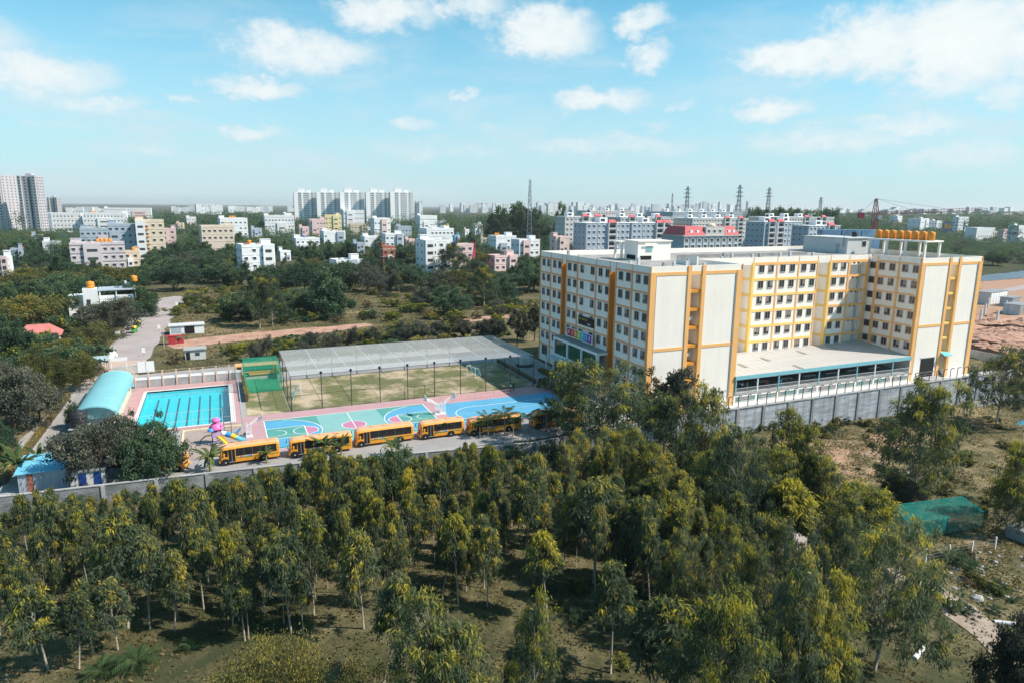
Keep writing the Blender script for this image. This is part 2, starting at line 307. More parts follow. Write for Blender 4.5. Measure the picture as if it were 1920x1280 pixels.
mat('aptblue', (.36, .42, .49), .8, .06, .15, streak=.15); mat('aptgrey', (.50, .49, .48), .8, .06, .15); mat('cranered', (.22, .04, .07), .6, .1); mat('pylon', (.30, .33, .36), .6, .1); mat('billboardblue', (.03, .12, .35), .6, .2, .2); mat('billboardorange', (.65, .30, .10), .6, .1)
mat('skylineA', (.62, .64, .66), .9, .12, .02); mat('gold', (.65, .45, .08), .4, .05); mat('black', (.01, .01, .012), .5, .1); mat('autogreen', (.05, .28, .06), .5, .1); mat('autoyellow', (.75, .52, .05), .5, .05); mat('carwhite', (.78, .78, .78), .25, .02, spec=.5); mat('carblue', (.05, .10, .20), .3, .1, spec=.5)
for i, c in enumerate([(.42, .01, .10), (.62, .06, .05), (.72, .22, .02), (.70, .55, .02), (.02, .42, .60), (.03, .14, .50), (.16, .03, .30), (.32, .55, .03)]): mat('sign%d' % i, c, .5, .03)
# ------------------------------------------------------------------ ground
def gline(segs):
    o = [segs[0][0]]
    for a, b, n in segs: o += list(np.linspace(a, b, n + 1)[1:])
    return np.array(o)
gu = gline([(-16000, -3000, 8), (-3000, -700, 12), (-700, -200, 20), (-200, -110, 18), (-110, 130, 160), (130, 260, 26), (260, 900, 22), (900, 3500, 20), (3500, 16000, 8)])
gv = gline([(-3000, -300, 8), (-300, -100, 10), (-100, -12, 58), (-12, 22, 56), (22, 120, 40), (120, 400, 40), (400, 1200, 30), (1200, 4000, 20), (4000, 18000, 10)])
gu = np.unique(np.concatenate([gu, [-80.15, -66.35]])); gv = np.unique(np.concatenate([gv, [18.3, 42.5]]))
GU, GV = np.meshgrid(gu, gv); GZ = tz(GU, GV)
nu, nv = len(gu), len(gv)
vs = np.stack([GU.ravel(), GV.ravel(), GZ.ravel()], 1)
ii = np.arange(nv * nu).reshape(nv, nu); fs = np.stack([ii[:-1, :-1].ravel(), ii[:-1, 1:].ravel(), ii[1:, 1:].ravel(), ii[1:, :-1].ravel()], 1)
fc_ = vs[fs].mean(1); fs = fs[~((fc_[:, 0] > -80.15) & (fc_[:, 0] < -66.35) & (fc_[:, 1] > 18.3) & (fc_[:, 1] < 42.5))]      # the pool is dug into the ground
gme = bpy.data.meshes.new('ground'); gme.from_pydata(vs.tolist(), [], fs.tolist()); gme.polygons.foreach_set('use_smooth', [True] * len(gme.polygons))
def wob(u, v): return .5 + .25 * np.sin(u * .061 + 1.3 * np.sin(v * .043)) + .25 * np.sin(v * .083 + 1.7 * np.sin(u * .037 + 2))
# dry: 0 damp green .. 1 straw;  bare: 0 covered .. 1 open soil
U_, V_ = vs[:, 0], vs[:, 1]
dry = .35 + .4 * wob(U_, V_); bare = .10 + .25 * wob(V_ * .7, U_ * 1.3)
scr = sm(U_, -84, -70) * (1 - sm(U_, 20, 60)) * sm(V_, 46, 56) * (1 - sm(V_, 190, 240)); dry = np.maximum(dry, scr * (.34 + .38 * wob(U_ * 2, V_ * 2))); 
est = sm(U_, 90, 110) * sm(V_, -2, 12) * (1 - sm(U_, 300, 420)) * (1 - sm(V_, 110, 150)); bare = np.maximum(bare, est)
pl = (1 - sm(V_, -9, -6)) * (1 - sm(U_, -5, 15)); dry = np.where(pl > .5, .26 + .36 * wob(U_ * 1.7, V_ * 1.7), dry); bare = np.where(pl > .5, .22 * wob(U_ * 2.2, V_ * 1.9), bare)
rp = (1 - sm(V_, -8, -4)) * sm(U_, 5, 20); dry = np.maximum(dry, rp * (.45 + .5 * wob(U_ * 2.1, V_ * 2.3))); bare = np.maximum(bare, rp * .55 * wob(U_ * 1.3 + 9, V_ * 2.6))
yy_ = (U_ - CAM.x) * FH.x + (V_ - CAM.y) * FH.y; fr_ = sm(yy_, 270, 360) * (1 - est); dry = dry * (1 - fr_) + fr_ * (.04 + .22 * wob(U_ * .5, V_ * .5)); bare = bare * (1 - fr_)
a1 = gme.attributes.new('dry', 'FLOAT', 'POINT'); a1.data.foreach_set('value', dry.astype(np.float32)); a2 = gme.attributes.new('bare', 'FLOAT', 'POINT'); a2.data.foreach_set('value', bare.astype(np.float32))
gm = bpy.data.materials.new('groundsoil'); gm.use_nodes = True; t = gm.node_tree; L = t.links; b = t.nodes['Principled BSDF']; b.inputs['Roughness'].default_value = .95; b.inputs['Specular IOR Level'].default_value = .1
def gn(ty): return t.nodes.new(ty)
geo = gn('ShaderNodeNewGeometry')
def gnoise(sc, det=6, ro=.65):
    n = gn('ShaderNodeTexNoise'); n.inputs['Scale'].default_value = sc; n.inputs['Detail'].default_value = det; n.inputs['Roughness'].default_value = ro; L.new(geo.outputs['Position'], n.inputs['Vector']); return n.outputs['Fac']
def gmath(op, a, b, c=None):
    n = gn('ShaderNodeMath'); n.operation = op
    for i, x in enumerate((a, b, c)):
        if x is None: continue
        if isinstance(x, (int, float)): n.inputs[i].default_value = x
        else: L.new(x, n.inputs[i])
    return n.outputs[0]
def gattr(k): n = gn('ShaderNodeAttribute'); n.attribute_name = k; return n.outputs['Fac']
nb, ns, nf = gnoise(.09), gnoise(.7), gnoise(5.0)
mixn = gmath('ADD', gmath('MULTIPLY', nb, .5), gmath('ADD', gmath('MULTIPLY', ns, .4), gmath('MULTIPLY', nf, .35)))
fd = gmath('ADD', gattr('dry'), gmath('MULTIPLY', gmath('SUBTRACT', mixn, .62), 3.4))
r = gn('ShaderNodeValToRGB'); L.new(fd, r.inputs[0]); e = r.color_ramp.elements
e[0].color = (.040, .050, .024, 1); e[1].color = (.24, .19, .105, 1); e[1].position = 1.0
for p_, c_ in ((.3, (.062, .062, .031, 1)), (.6, (.115, .103, .052, 1)), (.8, (.155, .128, .072, 1))): x = e.new(p_); x.color = c_
fb = gn('ShaderNodeMapRange'); L.new(gmath('ADD', gattr('bare'), gmath('MULTIPLY', gmath('SUBTRACT', mixn, .62), 2.4)), fb.inputs[0]); fb.inputs[1].default_value = .42; fb.inputs[2].default_value = .72
soil = gn('ShaderNodeMix'); soil.data_type = 'RGBA'; L.new(ns, soil.inputs[0]); soil.inputs[6].default_value = (.29, .15, .095, 1); soil.inputs[7].default_value = (.46, .31, .225, 1)
gx = gn('ShaderNodeMix'); gx.data_type = 'RGBA'; L.new(fb.outputs[0], gx.inputs[0]); L.new(r.outputs[0], gx.inputs[6]); L.new(soil.outputs[2], gx.inputs[7]); L.new(gx.outputs[2], b.inputs['Base Color'])
bp = gn('ShaderNodeBump'); bp.inputs['Strength'].default_value = .6; bp.inputs['Distance'].default_value = .35; L.new(mixn, bp.inputs['Height']); L.new(bp.outputs[0], b.inputs['Normal'])
gme.materials.append(gm); struct(put('ground', gme))

def sheet(name, poly, z, m, th=.25):
    mb = MB(); mb.prism(poly, z - th, z); return struct(mb.build(name, m))
def rect(u0, u1, v0, v1): return [(u0, v0), (u1, v0), (u1, v1), (u0, v1)]
def drape(name, line, widths, dz, m, seg=4.0, th=0.0):
    """a strip of given half widths laid over the terrain along a line"""
    pts = [];
    for i in range(len(line) - 1):
        a, b_ = Vector(line[i]), Vector(line[i + 1]); n = max(1, int((b_ - a).length / seg))
        for k in range(n): pts.append((a.lerp(b_, k / n), widths[i] + (widths[i + 1] - widths[i]) * k / n))
    pts.append((Vector(line[-1]), widths[-1])); mb = MB()
    for i, (p, w) in enumerate(pts):
        d = (pts[min(i + 1, len(pts) - 1)][0] - pts[max(i - 1, 0)][0]).normalized(); n_ = Vector((-d.y, d.x))
        for k in range(7):
            q = p + n_ * w * (1 - k / 3) * (1 + .07 * math.sin(i * 1.7 + k) + random.uniform(-.09, .09)); mb.v.append((q.x, q.y, tzs(q.x, q.y) + dz))
    for i in range(len(pts) - 1):
        for k in range(6): mb.f.append((i * 7 + k, i * 7 + k + 1, i * 7 + k + 8, i * 7 + k + 7)); mb.m.append(0)
    return struct(mb.build(name, m, smooth=True))
# campus pavings (each sheet 4 mm or more above the one below)
yd = MB()
for pg_ in ([(-92, -5.6), (-80.16, -5.6), (-80.16, 50), (-92.5, 50), (-95, 20)], [(-80.158, -5.6), (-66.352, -5.6), (-66.352, 18.29), (-80.158, 18.29)], [(-80.158, 42.51), (-66.352, 42.51), (-66.352, 50), (-80.158, 50)], [(-66.35, -5.6), (-60, -5.6), (-26, -6.9), (-12, -6.2), (-1.5, -3.0), (-1.2, 50), (-66.35, 50)]): yd.prism(pg_, -.22, .03)
struct(yd.build('yard', M['yard']))
sheet('bus_road', [(-81, -5.0), (-60, -5.0), (-26, -6.3), (-12, -5.6), (-10.5, 1.4), (-73, 1.6), (-81, 1.0)], .042, M['roadgrey'])
sheet('drive', [(-92.2, -4), (-87.6, -4), (-87.6, 46), (-81, 51), (-60, 54), (-12, 55), (-12, 61), (-60, 60), (-84, 57.5), (-91.8, 55)], .043, M['roadgrey'])
sheet('gate_paving', [(-91.5, 50), (-83.2, 52), (-82.6, 72), (-93, 74)], .055, M['gatepaving'])
sheet('side_road', rect(-10.4, -2.4, 1, 50), .046, M['roadgrey'])
sheet('court_apron', rect(-64.6, -10.6, 1.6, 20.2), .06, M['courtpink'])
sheet('lawn_field', rect(-57.0, -11.4, 20.4, 42.5), .058, M['lawn'])
sheet('practice_strip', rect(-63.8, -57.1, 20.4, 46), .056, M['lawn'])
sheet('playground_floor', rect(-73, -64.9, 2.6, 15.8), .062, M['playfloor'])
k_ = MB()
for (x0, x1, y0, y1) in ((-73.25, -73, 2.6, 16.05), (-73, -64.9, 15.8, 16.05)): k_.box(x0, x1, y0, y1, .02, .17)
tag(k_.build('kerb_edging', M['kerbyellow']), 'low pale yellow kerb edging the brown playground floor', 'kerb')
dk = MB()
for q_ in ((-82.4, -64.8, 16.4, 18.28), (-82.4, -64.8, 42.52, 46.2), (-82.4, -80.17, 18.281, 42.519), (-66.33, -64.8, 18.281, 42.519)): dk.box(*q_, -.1, .10)
struct(dk.build('pool_deck', M['pooldeck']))

def arc(c, r, a0, a1, w, z, n=24):
    mb = MB(); o = 0
    for i in range(n + 1):
        t_ = math.radians(a0 + (a1 - a0) * i / n)
        for rr in (r - w / 2, r + w / 2): mb.v.append((c[0] + rr * math.cos(t_), c[1] + rr * math.sin(t_), z))
    for i in range(n): mb.f.append((2 * i, 2 * i + 1, 2 * i + 3, 2 * i + 2)); mb.m.append(0)
    return mb
def disc(c, r, a0, a1, z0, z1, n=24):
    return [(c[0] + r * math.cos(math.radians(a0 + (a1 - a0) * i / n)), c[1] + r * math.sin(math.radians(a0 + (a1 - a0) * i / n))) for i in range(n + 1)]
# basketball court painted on the apron
U0, U1, V0, V1 = -61.6, -35.2, 2.4, 16.7; VC = (V0 + V1) / 2
court = sheet('basketball_court', rect(U0, U1, V0, V1), .066, M['courtteal'], .05)
def paint(name, poly, z, m, par): 
    o = MB().prism(poly, z - .004, z).build(name, m, par); return o
for side in (0, 1):
    ub = U0 if side == 0 else U1; sgn = 1 if side == 0 else -1
    paint('corner_paint', rect(*sorted((ub, ub + sgn * 8.2)), V0 + .05, V1 - .05), .071, M['courtgreen'], court)
    arcp = [(ub + sgn * .04, VC - 6.4)] + [(ub + sgn * (1.6 + 6.6 * math.cos(math.radians(a))), VC + 6.6 * math.sin(math.radians(a)) * .97) for a in range(-78, 79, 6)] + [(ub + sgn * .04, VC + 6.4)]
    paint('arc_paint', arcp if sgn > 0 else arcp[::-1], .076, M['courtblue'], court)
    paint('key_paint', rect(*sorted((ub + sgn * .05, ub + sgn * 5.8)), VC - 2.45, VC + 2.45), .081, M['courtgreen'], court)
    paint('circle_paint', disc((ub + sgn * 5.8, VC), 1.8, -90 if sgn > 0 else 90, 90 if sgn > 0 else 270, 0, 0), .081, M['courtmagenta'], court)
    ln = arc((ub + sgn * 1.6, VC), 6.62, -78 if sgn > 0 else 102, 78 if sgn > 0 else 258, .13, .087)
    ln.add([(x, y, .087) for x, y in rect(*sorted((ub + sgn * 5.74, ub + sgn * 5.87)), VC - 2.5, VC + 2.5)], [(0, 1, 2, 3)])
    for s2 in (-1, 1): ln.add([(x, y, .087) for x, y in rect(*sorted((ub, ub + sgn * 5.8)), VC + s2 * 2.5 - .06, VC + s2 * 2.5 + .06)], [(0, 1, 2, 3)])
    a_ = arc((ub + sgn * 5.8, VC), 1.85, 0, 360, .11, .088); ln.add(a_.v, a_.f); a_ = arc((ub + sgn * 1.6, VC), 1.3, -90 if sgn > 0 else 90, 90 if sgn > 0 else 270, .1, .088); ln.add(a_.v, a_.f)
    ln.build('court_line', M['line'], court)
paint('circle_paint', disc(((U0 + U1) / 2, VC), 1.85, 0, 345, 0, 0), .075, M['courtmagenta'], court)
ln = arc(((U0 + U1) / 2, VC), 1.9, 0, 360, .12, .082, 32)
for (x0, x1, y0, y1) in ((U0, U1, V1 - .13, V1), (U0, U1, V0, V0 + .13), (U0, U0 + .13, V0, V1), (U1 - .13, U1, V0, V1), ((U0 + U1) / 2 - .06, (U0 + U1) / 2 + .06, V0, V1)): ln.add([(x, y, .085) for x, y in rect(x0, x1, y0, y1)], [(0, 1, 2, 3)])
ln.build('court_line', M['line'], court)
c2 = sheet('blue_court', rect(-33.2, -11.2, 2.4, 15.2), .066, M['courtblue'], .05); VB = 8.2
ln = MB()
for (x0, x1, y0, y1) in ((-28, -14.5, VB + 3.6, VB + 3.72), (-28, -14.5, VB - 3.72, VB - 3.6), (-33.2, -28, VB - 3.72, VB - 3.6), (-14.6, -14.5, VB - 3.7, VB + 3.7)): ln.add([(x, y, .072) for x, y in rect(x0, x1, y0, y1)], [(0, 1, 2, 3)])
a_ = arc((-28, VB), 3.66, 90, 270, .12, .072); ln.add(a_.v, a_.f); ln.build('court_line', M['line'], c2)

# swimming pool
pool = thing('swimming_pool', 'turquoise lap pool with dark lane lines beside the arched shed', 'pool', (-73.2, 30.4, 0))
pl_ = MB(); x0, x1, y0, y1 = -6.95, 6.85, -12.1, 12.1
pl_.add([(x0, y0, -1.3), (x1, y0, -1.3), (x1, y1, -1.3), (x0, y1, -1.3), (x0, y0, .06), (x1, y0, .06), (x1, y1, .06), (x0, y1, .06)], [(0, 1, 2, 3), (0, 4, 5, 1), (1, 5, 6, 2), (2, 6, 7, 3), (3, 7, 4, 0)]).build('basin', M['pooltile'], pool)
kb = MB()
for (a, b_, c, d) in ((x0 - .55, x1 + .75, y0 - .5, y0), (x0 - .55, x1 + .75, y1, y1 + .5), (x0 - .55, x0, y0, y1), (x1, x1 + .75, y0, y1)): kb.box(a, b_, c, d, -.2, .125)
kb.build('coping', M['poolkerb'], pool)
for k in range(7):
    MB().box(-5.2 + k * 1.73, -4.93 + k * 1.73, y0 + .9, y1 - 1.2, -1.295, -1.28).build('lane_line', M['lanedark'], pool)
wm_ = bpy.data.materials.new('poolwater'); wm_.use_nodes = True; t = wm_.node_tree; L = t.links
for n in list(t.nodes): t.nodes.remove(n)
o_ = t.nodes.new('ShaderNodeOutputMaterial'); tr = t.nodes.new('ShaderNodeBsdfTransparent'); tr.inputs[0].default_value = (.78, .97, .98, 1); gl = t.nodes.new('ShaderNodeBsdfGlossy'); gl.inputs['Roughness'].default_value = .06
fr = t.nodes.new('ShaderNodeFresnel'); fr.inputs[0].default_value = 1.33; mx = t.nodes.new('ShaderNodeMixShader'); nz = t.nodes.new('ShaderNodeTexNoise'); nz.inputs['Scale'].default_value = 2.2; nz.inputs['Detail'].default_value = 4
bp = t.nodes.new('ShaderNodeBump'); bp.inputs['Strength'].default_value = .25; bp.inputs['Distance'].default_value = .05; g_ = t.nodes.new('ShaderNodeNewGeometry'); L.new(g_.outputs['Position'], nz.inputs['Vector'])
L.new(nz.outputs['Fac'], bp.inputs['Height']); L.new(bp.outputs[0], gl.inputs['Normal']); L.new(bp.outputs[0], fr.inputs['Normal']); L.new(fr.outputs[0], mx.inputs[0]); L.new(tr.outputs[0], mx.inputs[1]); L.new(gl.outputs[0], mx.inputs[2]); L.new(mx.outputs[0], o_.inputs[0])
MB().add([(x0, y0, -.05), (x1, y0, -.05), (x1, y1, -.05), (x0, y1, -.05)], [(0, 1, 2, 3)]).build('water_surface', wm_, pool)

# roads and dirt
drape('road', [(-87.2, 70), (-86.8, 92), (-86.4, 120), (-85.5, 150), (-84.5, 176), (-79, 184)], [4.3, 5.2, 5.4, 5.2, 5.6, 4], .05, M['roadpink'])
drape('dirt_track', [(-79, 87), (-66, 92), (-50, 95), (-38, 97), (-27, 101)], [4.5, 5.5, 5.2, 4.2, 2.2], .045, M['dirt'])
drape('dirt_patch', [(-2, 96), (14, 100), (30, 96)], [2, 3.5, 2], .045, M['dirt'])
drape('footpath', [(1.6, -43.5), (-.6, -49.5), (-2.0, -55), (-3.9, -60.5), (-6, -67), (-8, -75)], [.9, 1.8, 2.1, 2.0, 1.7, 1.5], .06, M['pathdirt'], 1.5)
drape('clearing', [(4, -33), (6, -37), (10, -38)], [1.2, 1.6, 1], .06, M['pathdirt'], 1.5)
drape('site_track', [(100, 16), (130, 28), (175, 36), (240, 50)], [4, 5, 6, 8], .06, M['dirt'])
drape('site_track', [(200, 80), (260, 92), (330, 110)], [3, 3, 3], .06, M['roadpink'])
drape('pond', [(225, 118), (300, 128), (420, 150)], [4, 8, 9], .10, mat('pondwater', (.07, .10, .13), .35, .25, .05, spec=.5))
# ------------------------------------------------------------------ school building
school = thing('school_building', 'white and orange six storey school block with end walls facing the plantation', 'building')
Lb, FH_, TOP, ROOF = 42.6, 3.23, 24.5, 23.4
UR = 86.0
foot = [(0, 0), (8.3, 0), (8.3, 2.6), (10.6, 2.6), (10.6, 0), (19.4, 0), (19.4, 12), (29.8, 12), (29.8, 15), (33, 15), (33, 12), (51.1, 12), (51.1, 15), (54.4, 15), (54.4, 12),
        (60.3, 12), (60.3, 13.3), (66.1, 13.3), (66.1, 12.2), (66.8, 12.2), (66.8, 0), (76.1, 0), (76.1, 2.6), (78.4, 2.6), (78.4, 0), (UR, 0), (UR, Lb), (0, Lb),
        (0, 32.0), (1.2, 32.0), (1.2, 30.2), (0, 30.2), (0, 12.9), (1.2, 12.9), (1.2, 11.0), (0, 11.0)]
MB().prism(foot, -2.0, ROOF, 0, 1).build('wall', [M['wallwhite'], M['roofslab']], school)
pp = MB()
th = .2
outer = [((0, 0), (19.4, 0)), ((19.4, 0), (19.4, 12)), ((19.4, 12), (66.8, 12)), ((66.8, 12), (66.8, 0)), ((66.8, 0), (UR, 0)), ((UR, 0), (UR, Lb)), ((UR, Lb), (0, Lb)), ((0, Lb), (0, 0))]
for i, (a, b_) in enumerate(outer):
    a, b_ = Vector(a), Vector(b_); d = (b_ - a).normalized(); n_ = Vector((-d.y, d.x)); c = (a + b_) / 2 + n_ * th / 2
    e0 = .0 if i % 2 else .2
    ln_ = (b_ - a).length
    pp.cb((c.x, c.y, (ROOF + TOP) / 2), (abs(d.x) * ln_ + abs(d.y) * th - (.402 if d.y else 0) * 0, abs(d.y) * (ln_ - .41) + abs(d.x) * th, TOP - ROOF - .004))
pp.build('parapet', M['wallwhite'], school)
LEV = [23.2 - FH_ * k for k in range(8)]      # 23.2 .. 0.59
def bar(name, m, u0, u1, v0, v1, z0, z1): return MB().box(min(u0, u1), max(u0, u1), min(v0, v1), max(v0, v1), z0, z1).build(name, m, school)
# side wall facing the field (u = 0): bands, ribs
segs = [(.55, 11.0), (12.9, 30.2), (32.0, Lb)]
for z in LEV[:7]:
    for (a, b_) in segs: bar('floor_band', M['terracotta'], -.07, .0, a, b_, z - .16, z + .16)
for v, w in ((.3, .55), (5.6, .42), (10.85, .32), (13.05, .32), (18.0, .42), (25.3, .42), (30.05, .32), (32.15, .32), (37.3, .42), (42.4, .42)):
    bar('rib', M['terracotta'], -.11, .0, v - w / 2, v + w / 2, 0, 23.2)
    if v > 1: bar('parapet_rib', M['terracotta'], -.05, 0, v - .07, v + .07, 23.36, TOP)
for (a, b_) in ((11.0, 12.9), (30.2, 32.0)):
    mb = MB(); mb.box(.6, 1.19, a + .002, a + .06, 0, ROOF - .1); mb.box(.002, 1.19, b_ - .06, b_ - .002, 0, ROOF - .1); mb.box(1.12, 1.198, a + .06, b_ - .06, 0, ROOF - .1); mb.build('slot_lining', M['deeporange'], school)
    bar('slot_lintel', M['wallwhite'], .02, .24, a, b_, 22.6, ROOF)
# end walls (v = 0)
for u0, s0, s1, u1 in ((0, 8.3, 10.6, 19.4), (66.8, 76.1, 78.4, UR)):
    for z in (LEV[0], 10.14): 
        for (a, b_) in ((u0 + .95, s0 - .8), (s1 + .75, u1 - 1.15)): bar('end_band', M['orange'], a, b_, -.07, 0, z - .28, z + .28)
    for (a, b_) in ((u0, u0 + .9), (s0 - .8, s0), (s1, s1 + .75), (u1 - 1.1, u1)): bar('pilaster', M['orange'], a, b_, -.16, 0, -1.6, 23.5 if a in (u0,) or b_ == u1 else TOP)
    bar('slot_head', M['orange'], s0, s1, -.02, .3, LEV[0] - .3, LEV[0] + .3)
    bar('slot_head', M['wallwhite'], s0 + .002, s1 - .002, .004, .28, LEV[0] + .3, ROOF - .004)
    bar('corner_pilaster', M['orange'], u1 - .002, u1 + .12, -.16, .9, -1.6, TOP - .02)
    bar('corner_pilaster', M['orange'], u0 - .135, u0 - .001, -.16, .02, -1.6, TOP - .02)
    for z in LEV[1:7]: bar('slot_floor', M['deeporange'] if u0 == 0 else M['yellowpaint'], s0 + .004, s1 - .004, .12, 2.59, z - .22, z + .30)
    mb = MB(); mb.box(s1 - .05, s1 - .003, .05, .5, 0, LEV[0] - .3); mb.build('slot_edge', M['yellowpaint'], school)
    for zz in LEV[2:6:2]: bar('air_conditioner', M['palegrey'], s0 + .4, s0 + 1.3, .7, 1.1, zz - 1.9, zz - 1.2)
    for uu in (u0 + 1.05, u1 - 1.25): MB().tube([(uu, -.1, 22.9), (uu, -.1, 0)], .07, 6).build('drain_pipe', M['palegrey'], school)
# court walls (v = 12)
def court_bands(a, b_, v, m, levs): 
    for z in levs: bar('floor_band', m, a, b_, v - .08, v, z - .26, z + .26)
court_bands(33.5, 51.1, 12, M['yellowpaint'], LEV[1:6]); court_bands(54.9, 66.1, 12, M['orange'], LEV[1:6]); bar('floor_band', M['orange'], 33.0, 51.1, 11.92, 12, 22.9, 23.45); bar('floor_band', M['orange'], 54.4, 66.1, 11.92, 12, 22.9, 23.45)
for u in (39.6, 45.5, 50.9): bar('rib', M['orange'], u - .17, u + .17, 11.9, 12, 5, 22.9)
for u in (60.2, 66.0): bar('rib', M['orange'], u - .25, u + .25, 11.88, 12.3, 4.4, 22.9)
for u in (33.3, 39.6, 45.5, 50.9, 54.6, 60.2, 66): bar('parapet_rib', M['orange'], u - .08, u + .08, 11.95, 12, 23.46, TOP)
for u in (33.0, 54.4):
    bar('column', M['yellowpaint'], u - .03, u + .5, 11.86, 12.6, 4.4, 23.4)
    for z in LEV[1:6]: bar('floor_band', M['yellowpaint'], u - .10, u, 12.6, 14.98, z - .26, z + .26)
    bar('slot_lintel', M['wallwhite'], u - 3.2, u - .03, 12.02, 12.28, 23.0, ROOF)
for z in LEV[1:6]:
    for k in range(3): bar('vent', M['darkvoid'], 61.6 + k * 1.3, 62.2 + k * 1.3, 13.26, 13.3, z + FH_ - .75, z + FH_ - .4)
for uu in (64.6, 65.1): MB().tube([(uu, 13.2, 23), (uu, 13.2, 5)], .06, 6).build('drain_pipe', M['steel'], school)
# inner wall of the far wing (u = 66.8)
for z in LEV[1:6]: bar('floor_band', M['orange'], 66.72, 66.8, .9, 10.2, z - .16, z + .16)
bar('floor_band', M['orange'], 66.72, 66.8, .9, 10.2, 23.05, 23.35)
for v, w in ((.1, .5), (4.9, .5), (10.1, .6)): bar('rib', M['orange'], 66.69, 66.8, v - w / 2 + .15, v + w / 2 + .15, 4, 23.1); bar('parapet_rib', M['orange'], 66.75, 66.8, v + .05, v + .25, 23.36, TOP)
for z in LEV[:6]: 
    g = bar('stair_window', M['frame'], 66.70, 66.8, 10.6, 12.0, z - 1.75, z - .25)
    MB().box(66.66, 66.70, 10.7, 11.9, z - 1.65, z - .35).build('pane', M['glass'], g)
# windows: one mesh, its panes sub-parts
def win_mesh(w, h, n, fw=.07, dep=.10):
    mb = MB(); mb.box(-w / 2 - fw, w / 2 + fw, -dep, 0, -h / 2 - fw, -h / 2); mb.box(-w / 2 - fw, w / 2 + fw, -dep, 0, h / 2, h / 2 + fw)
    for k in range(n + 1): x = -w / 2 + w * k / n; mb.box(x - fw * (1 if k in (0,) else .4), x + fw * (1 if k == n else .4) * (1 if k else .0), -dep + .005 * (0 < k < n), 0, -h / 2, h / 2)
    mb.box(-w / 2 - .10, w / 2 + .10, -dep - .04, 0, -h / 2 - fw - .06, -h / 2 - fw - .002); return mb
wg = win_mesh(1.25, 1.4, 2).mesh('window', M['frame']); wp = win_mesh(1.25, 1.4, 2, .10).mesh('window', M['pinkframe'])
pm = MB().box(-.27, .27, -.035, -.002, -.68, .68).mesh('pane', M['glass'])
wl = win_mesh(2.6, 2.0, 4).mesh('window', M['frame']); pml = MB().box(-.29, .29, -.035, -.002, -.98, .98).mesh('pane', M['glass'])
cur = [MB().box(-.27, .27, -.04, -.034, random.uniform(-.66, .1), .66).mesh('blind', mat('blind%d' % i, c, .8, .05)) for i, c in enumerate([(.30, .22, .17), (.26, .27, .30), (.36, .30, .26)])]
def window(me, pane, x, y, z, rz, n=2, step=.62, w0=-.31):
    w_ = put('window', me, school, (x, y, z), rz)
    for k in range(n): 
        put('pane', pane, w_, (w0 + k * step, 0, 0))
        if n == 2 and random.random() < .28: put('blind', random.choice(cur), w_, (w0 + k * step, 0, 0))
for col_i, v in enumerate((40.7, 38.3, 35.4, 33.1, 28.7, 26.3, 23.4, 19.3, 16.3, 13.8, 9.2, 6.8, 3.7, 1.35)):
    for k in range(7):
        if k == 6 and v > 34: 
            if col_i == 0: window(wl, pml, -.001, 39.7, LEV[6] - 1.25, -math.pi / 2, 4, .65, -.975)
            continue
        if k >= 5 and 12.5 < v < 31: continue
        window(wg, pm, -.001, v, LEV[k] - 1.05, -math.pi / 2)
for u in (35.4, 37.9, 41.1, 43.7, 46.9, 49.5, 55.95, 58.5):
    for k in range(6): window(wg, pm, u, 11.999, LEV[k] - 1.05, 0)
for v in (8.9, 6.4, 3.4, .95):
    for k in range(6): window(wp, pm, 66.799, v + .2, LEV[k] - 1.05, -math.pi / 2)
# big opening and blue awning at the foot of the far end wall
bar('opening', M['darkvoid'], 70.2, 74.6, -.03, -.001, -1.0, 3.1); bar('opening_frame', M['palegrey'], 70.0, 74.8, -.09, -.032, 3.1, 3.35)
bar('ramp', M['concrete'], 70.3, 75.4, -3.0, -.05, -1.9, -1.0)
MB().add([(76.2, -.02, 4.1), (78.5, -.02, 4.1), (78.6, -1.2, 3.5), (76.1, -1.2, 3.5), (76.2, -.02, 4.0), (78.5, -.02, 4.0), (78.6, -1.2, 3.4), (76.1, -1.2, 3.4)], [(0, 1, 2, 3), (7, 6, 5, 4), (3, 2, 6, 7), (0, 3, 7, 4), (1, 5, 6, 2)]).build('awning', M['cyanplastic'], school)
# canteen hall between the wings
hall = MB(); y_e, z_e, z_b = -.35, 3.95, 5.05
for k in range(28):
    a = 19.45 + k * 47.25 / 28; b_ = a + 47.25 / 28 - .05
    hall.add([(a, y_e, z_e), (b_, y_e, z_e), (b_, 11.98, z_b), (a, 11.98, z_b), (a, y_e, z_e - .09), (b_, y_e, z_e - .09), (b_, 11.98, z_b - .09), (a, 11.98, z_b - .09)], [(0, 1, 2, 3), (7, 6, 5, 4), (0, 4, 5, 1), (1, 5, 6, 2), (3, 0, 4, 7)])
hall.add([(19.42, y_e + .05, z_e - .13), (66.75, y_e + .05, z_e - .13), (66.75, 11.97, z_b - .13), (19.42, 11.97, z_b - .13)], [(0, 1, 2, 3), (3, 2, 1, 0)])
ch = hall.build('hall_roof', M['palesheet'], school)
for (u, v) in ((25.5, 4.6), (33.2, 6.6), (44.7, 8.4), (55, 9.6), (36, .9)):
    zz = z_e + (z_b - z_e) * (v + .9) / 12.3; MB().add([(u - .45, v - 1.1, zz - .07), (u + .45, v - 1.1, zz - .07), (u + .45, v + 1.2, zz + .12), (u - .45, v + 1.2, zz + .12)], [(0, 1, 2, 3)]).build('rooflight', M['steel'], ch)
MB().box(19.42, 66.75, y_e - .12, y_e - .02, z_e - .62, z_e + .04).build('fascia', M['tealpaint'], ch)
MB().box(19.42, 66.75, y_e - .02, y_e + .02, z_e - .75, z_e - .62).build('valance', M['white'], ch)
fl = bar('hall_floor', M['concrete'], 19.42, 66.75, -.4, 11.98, .35, .6)
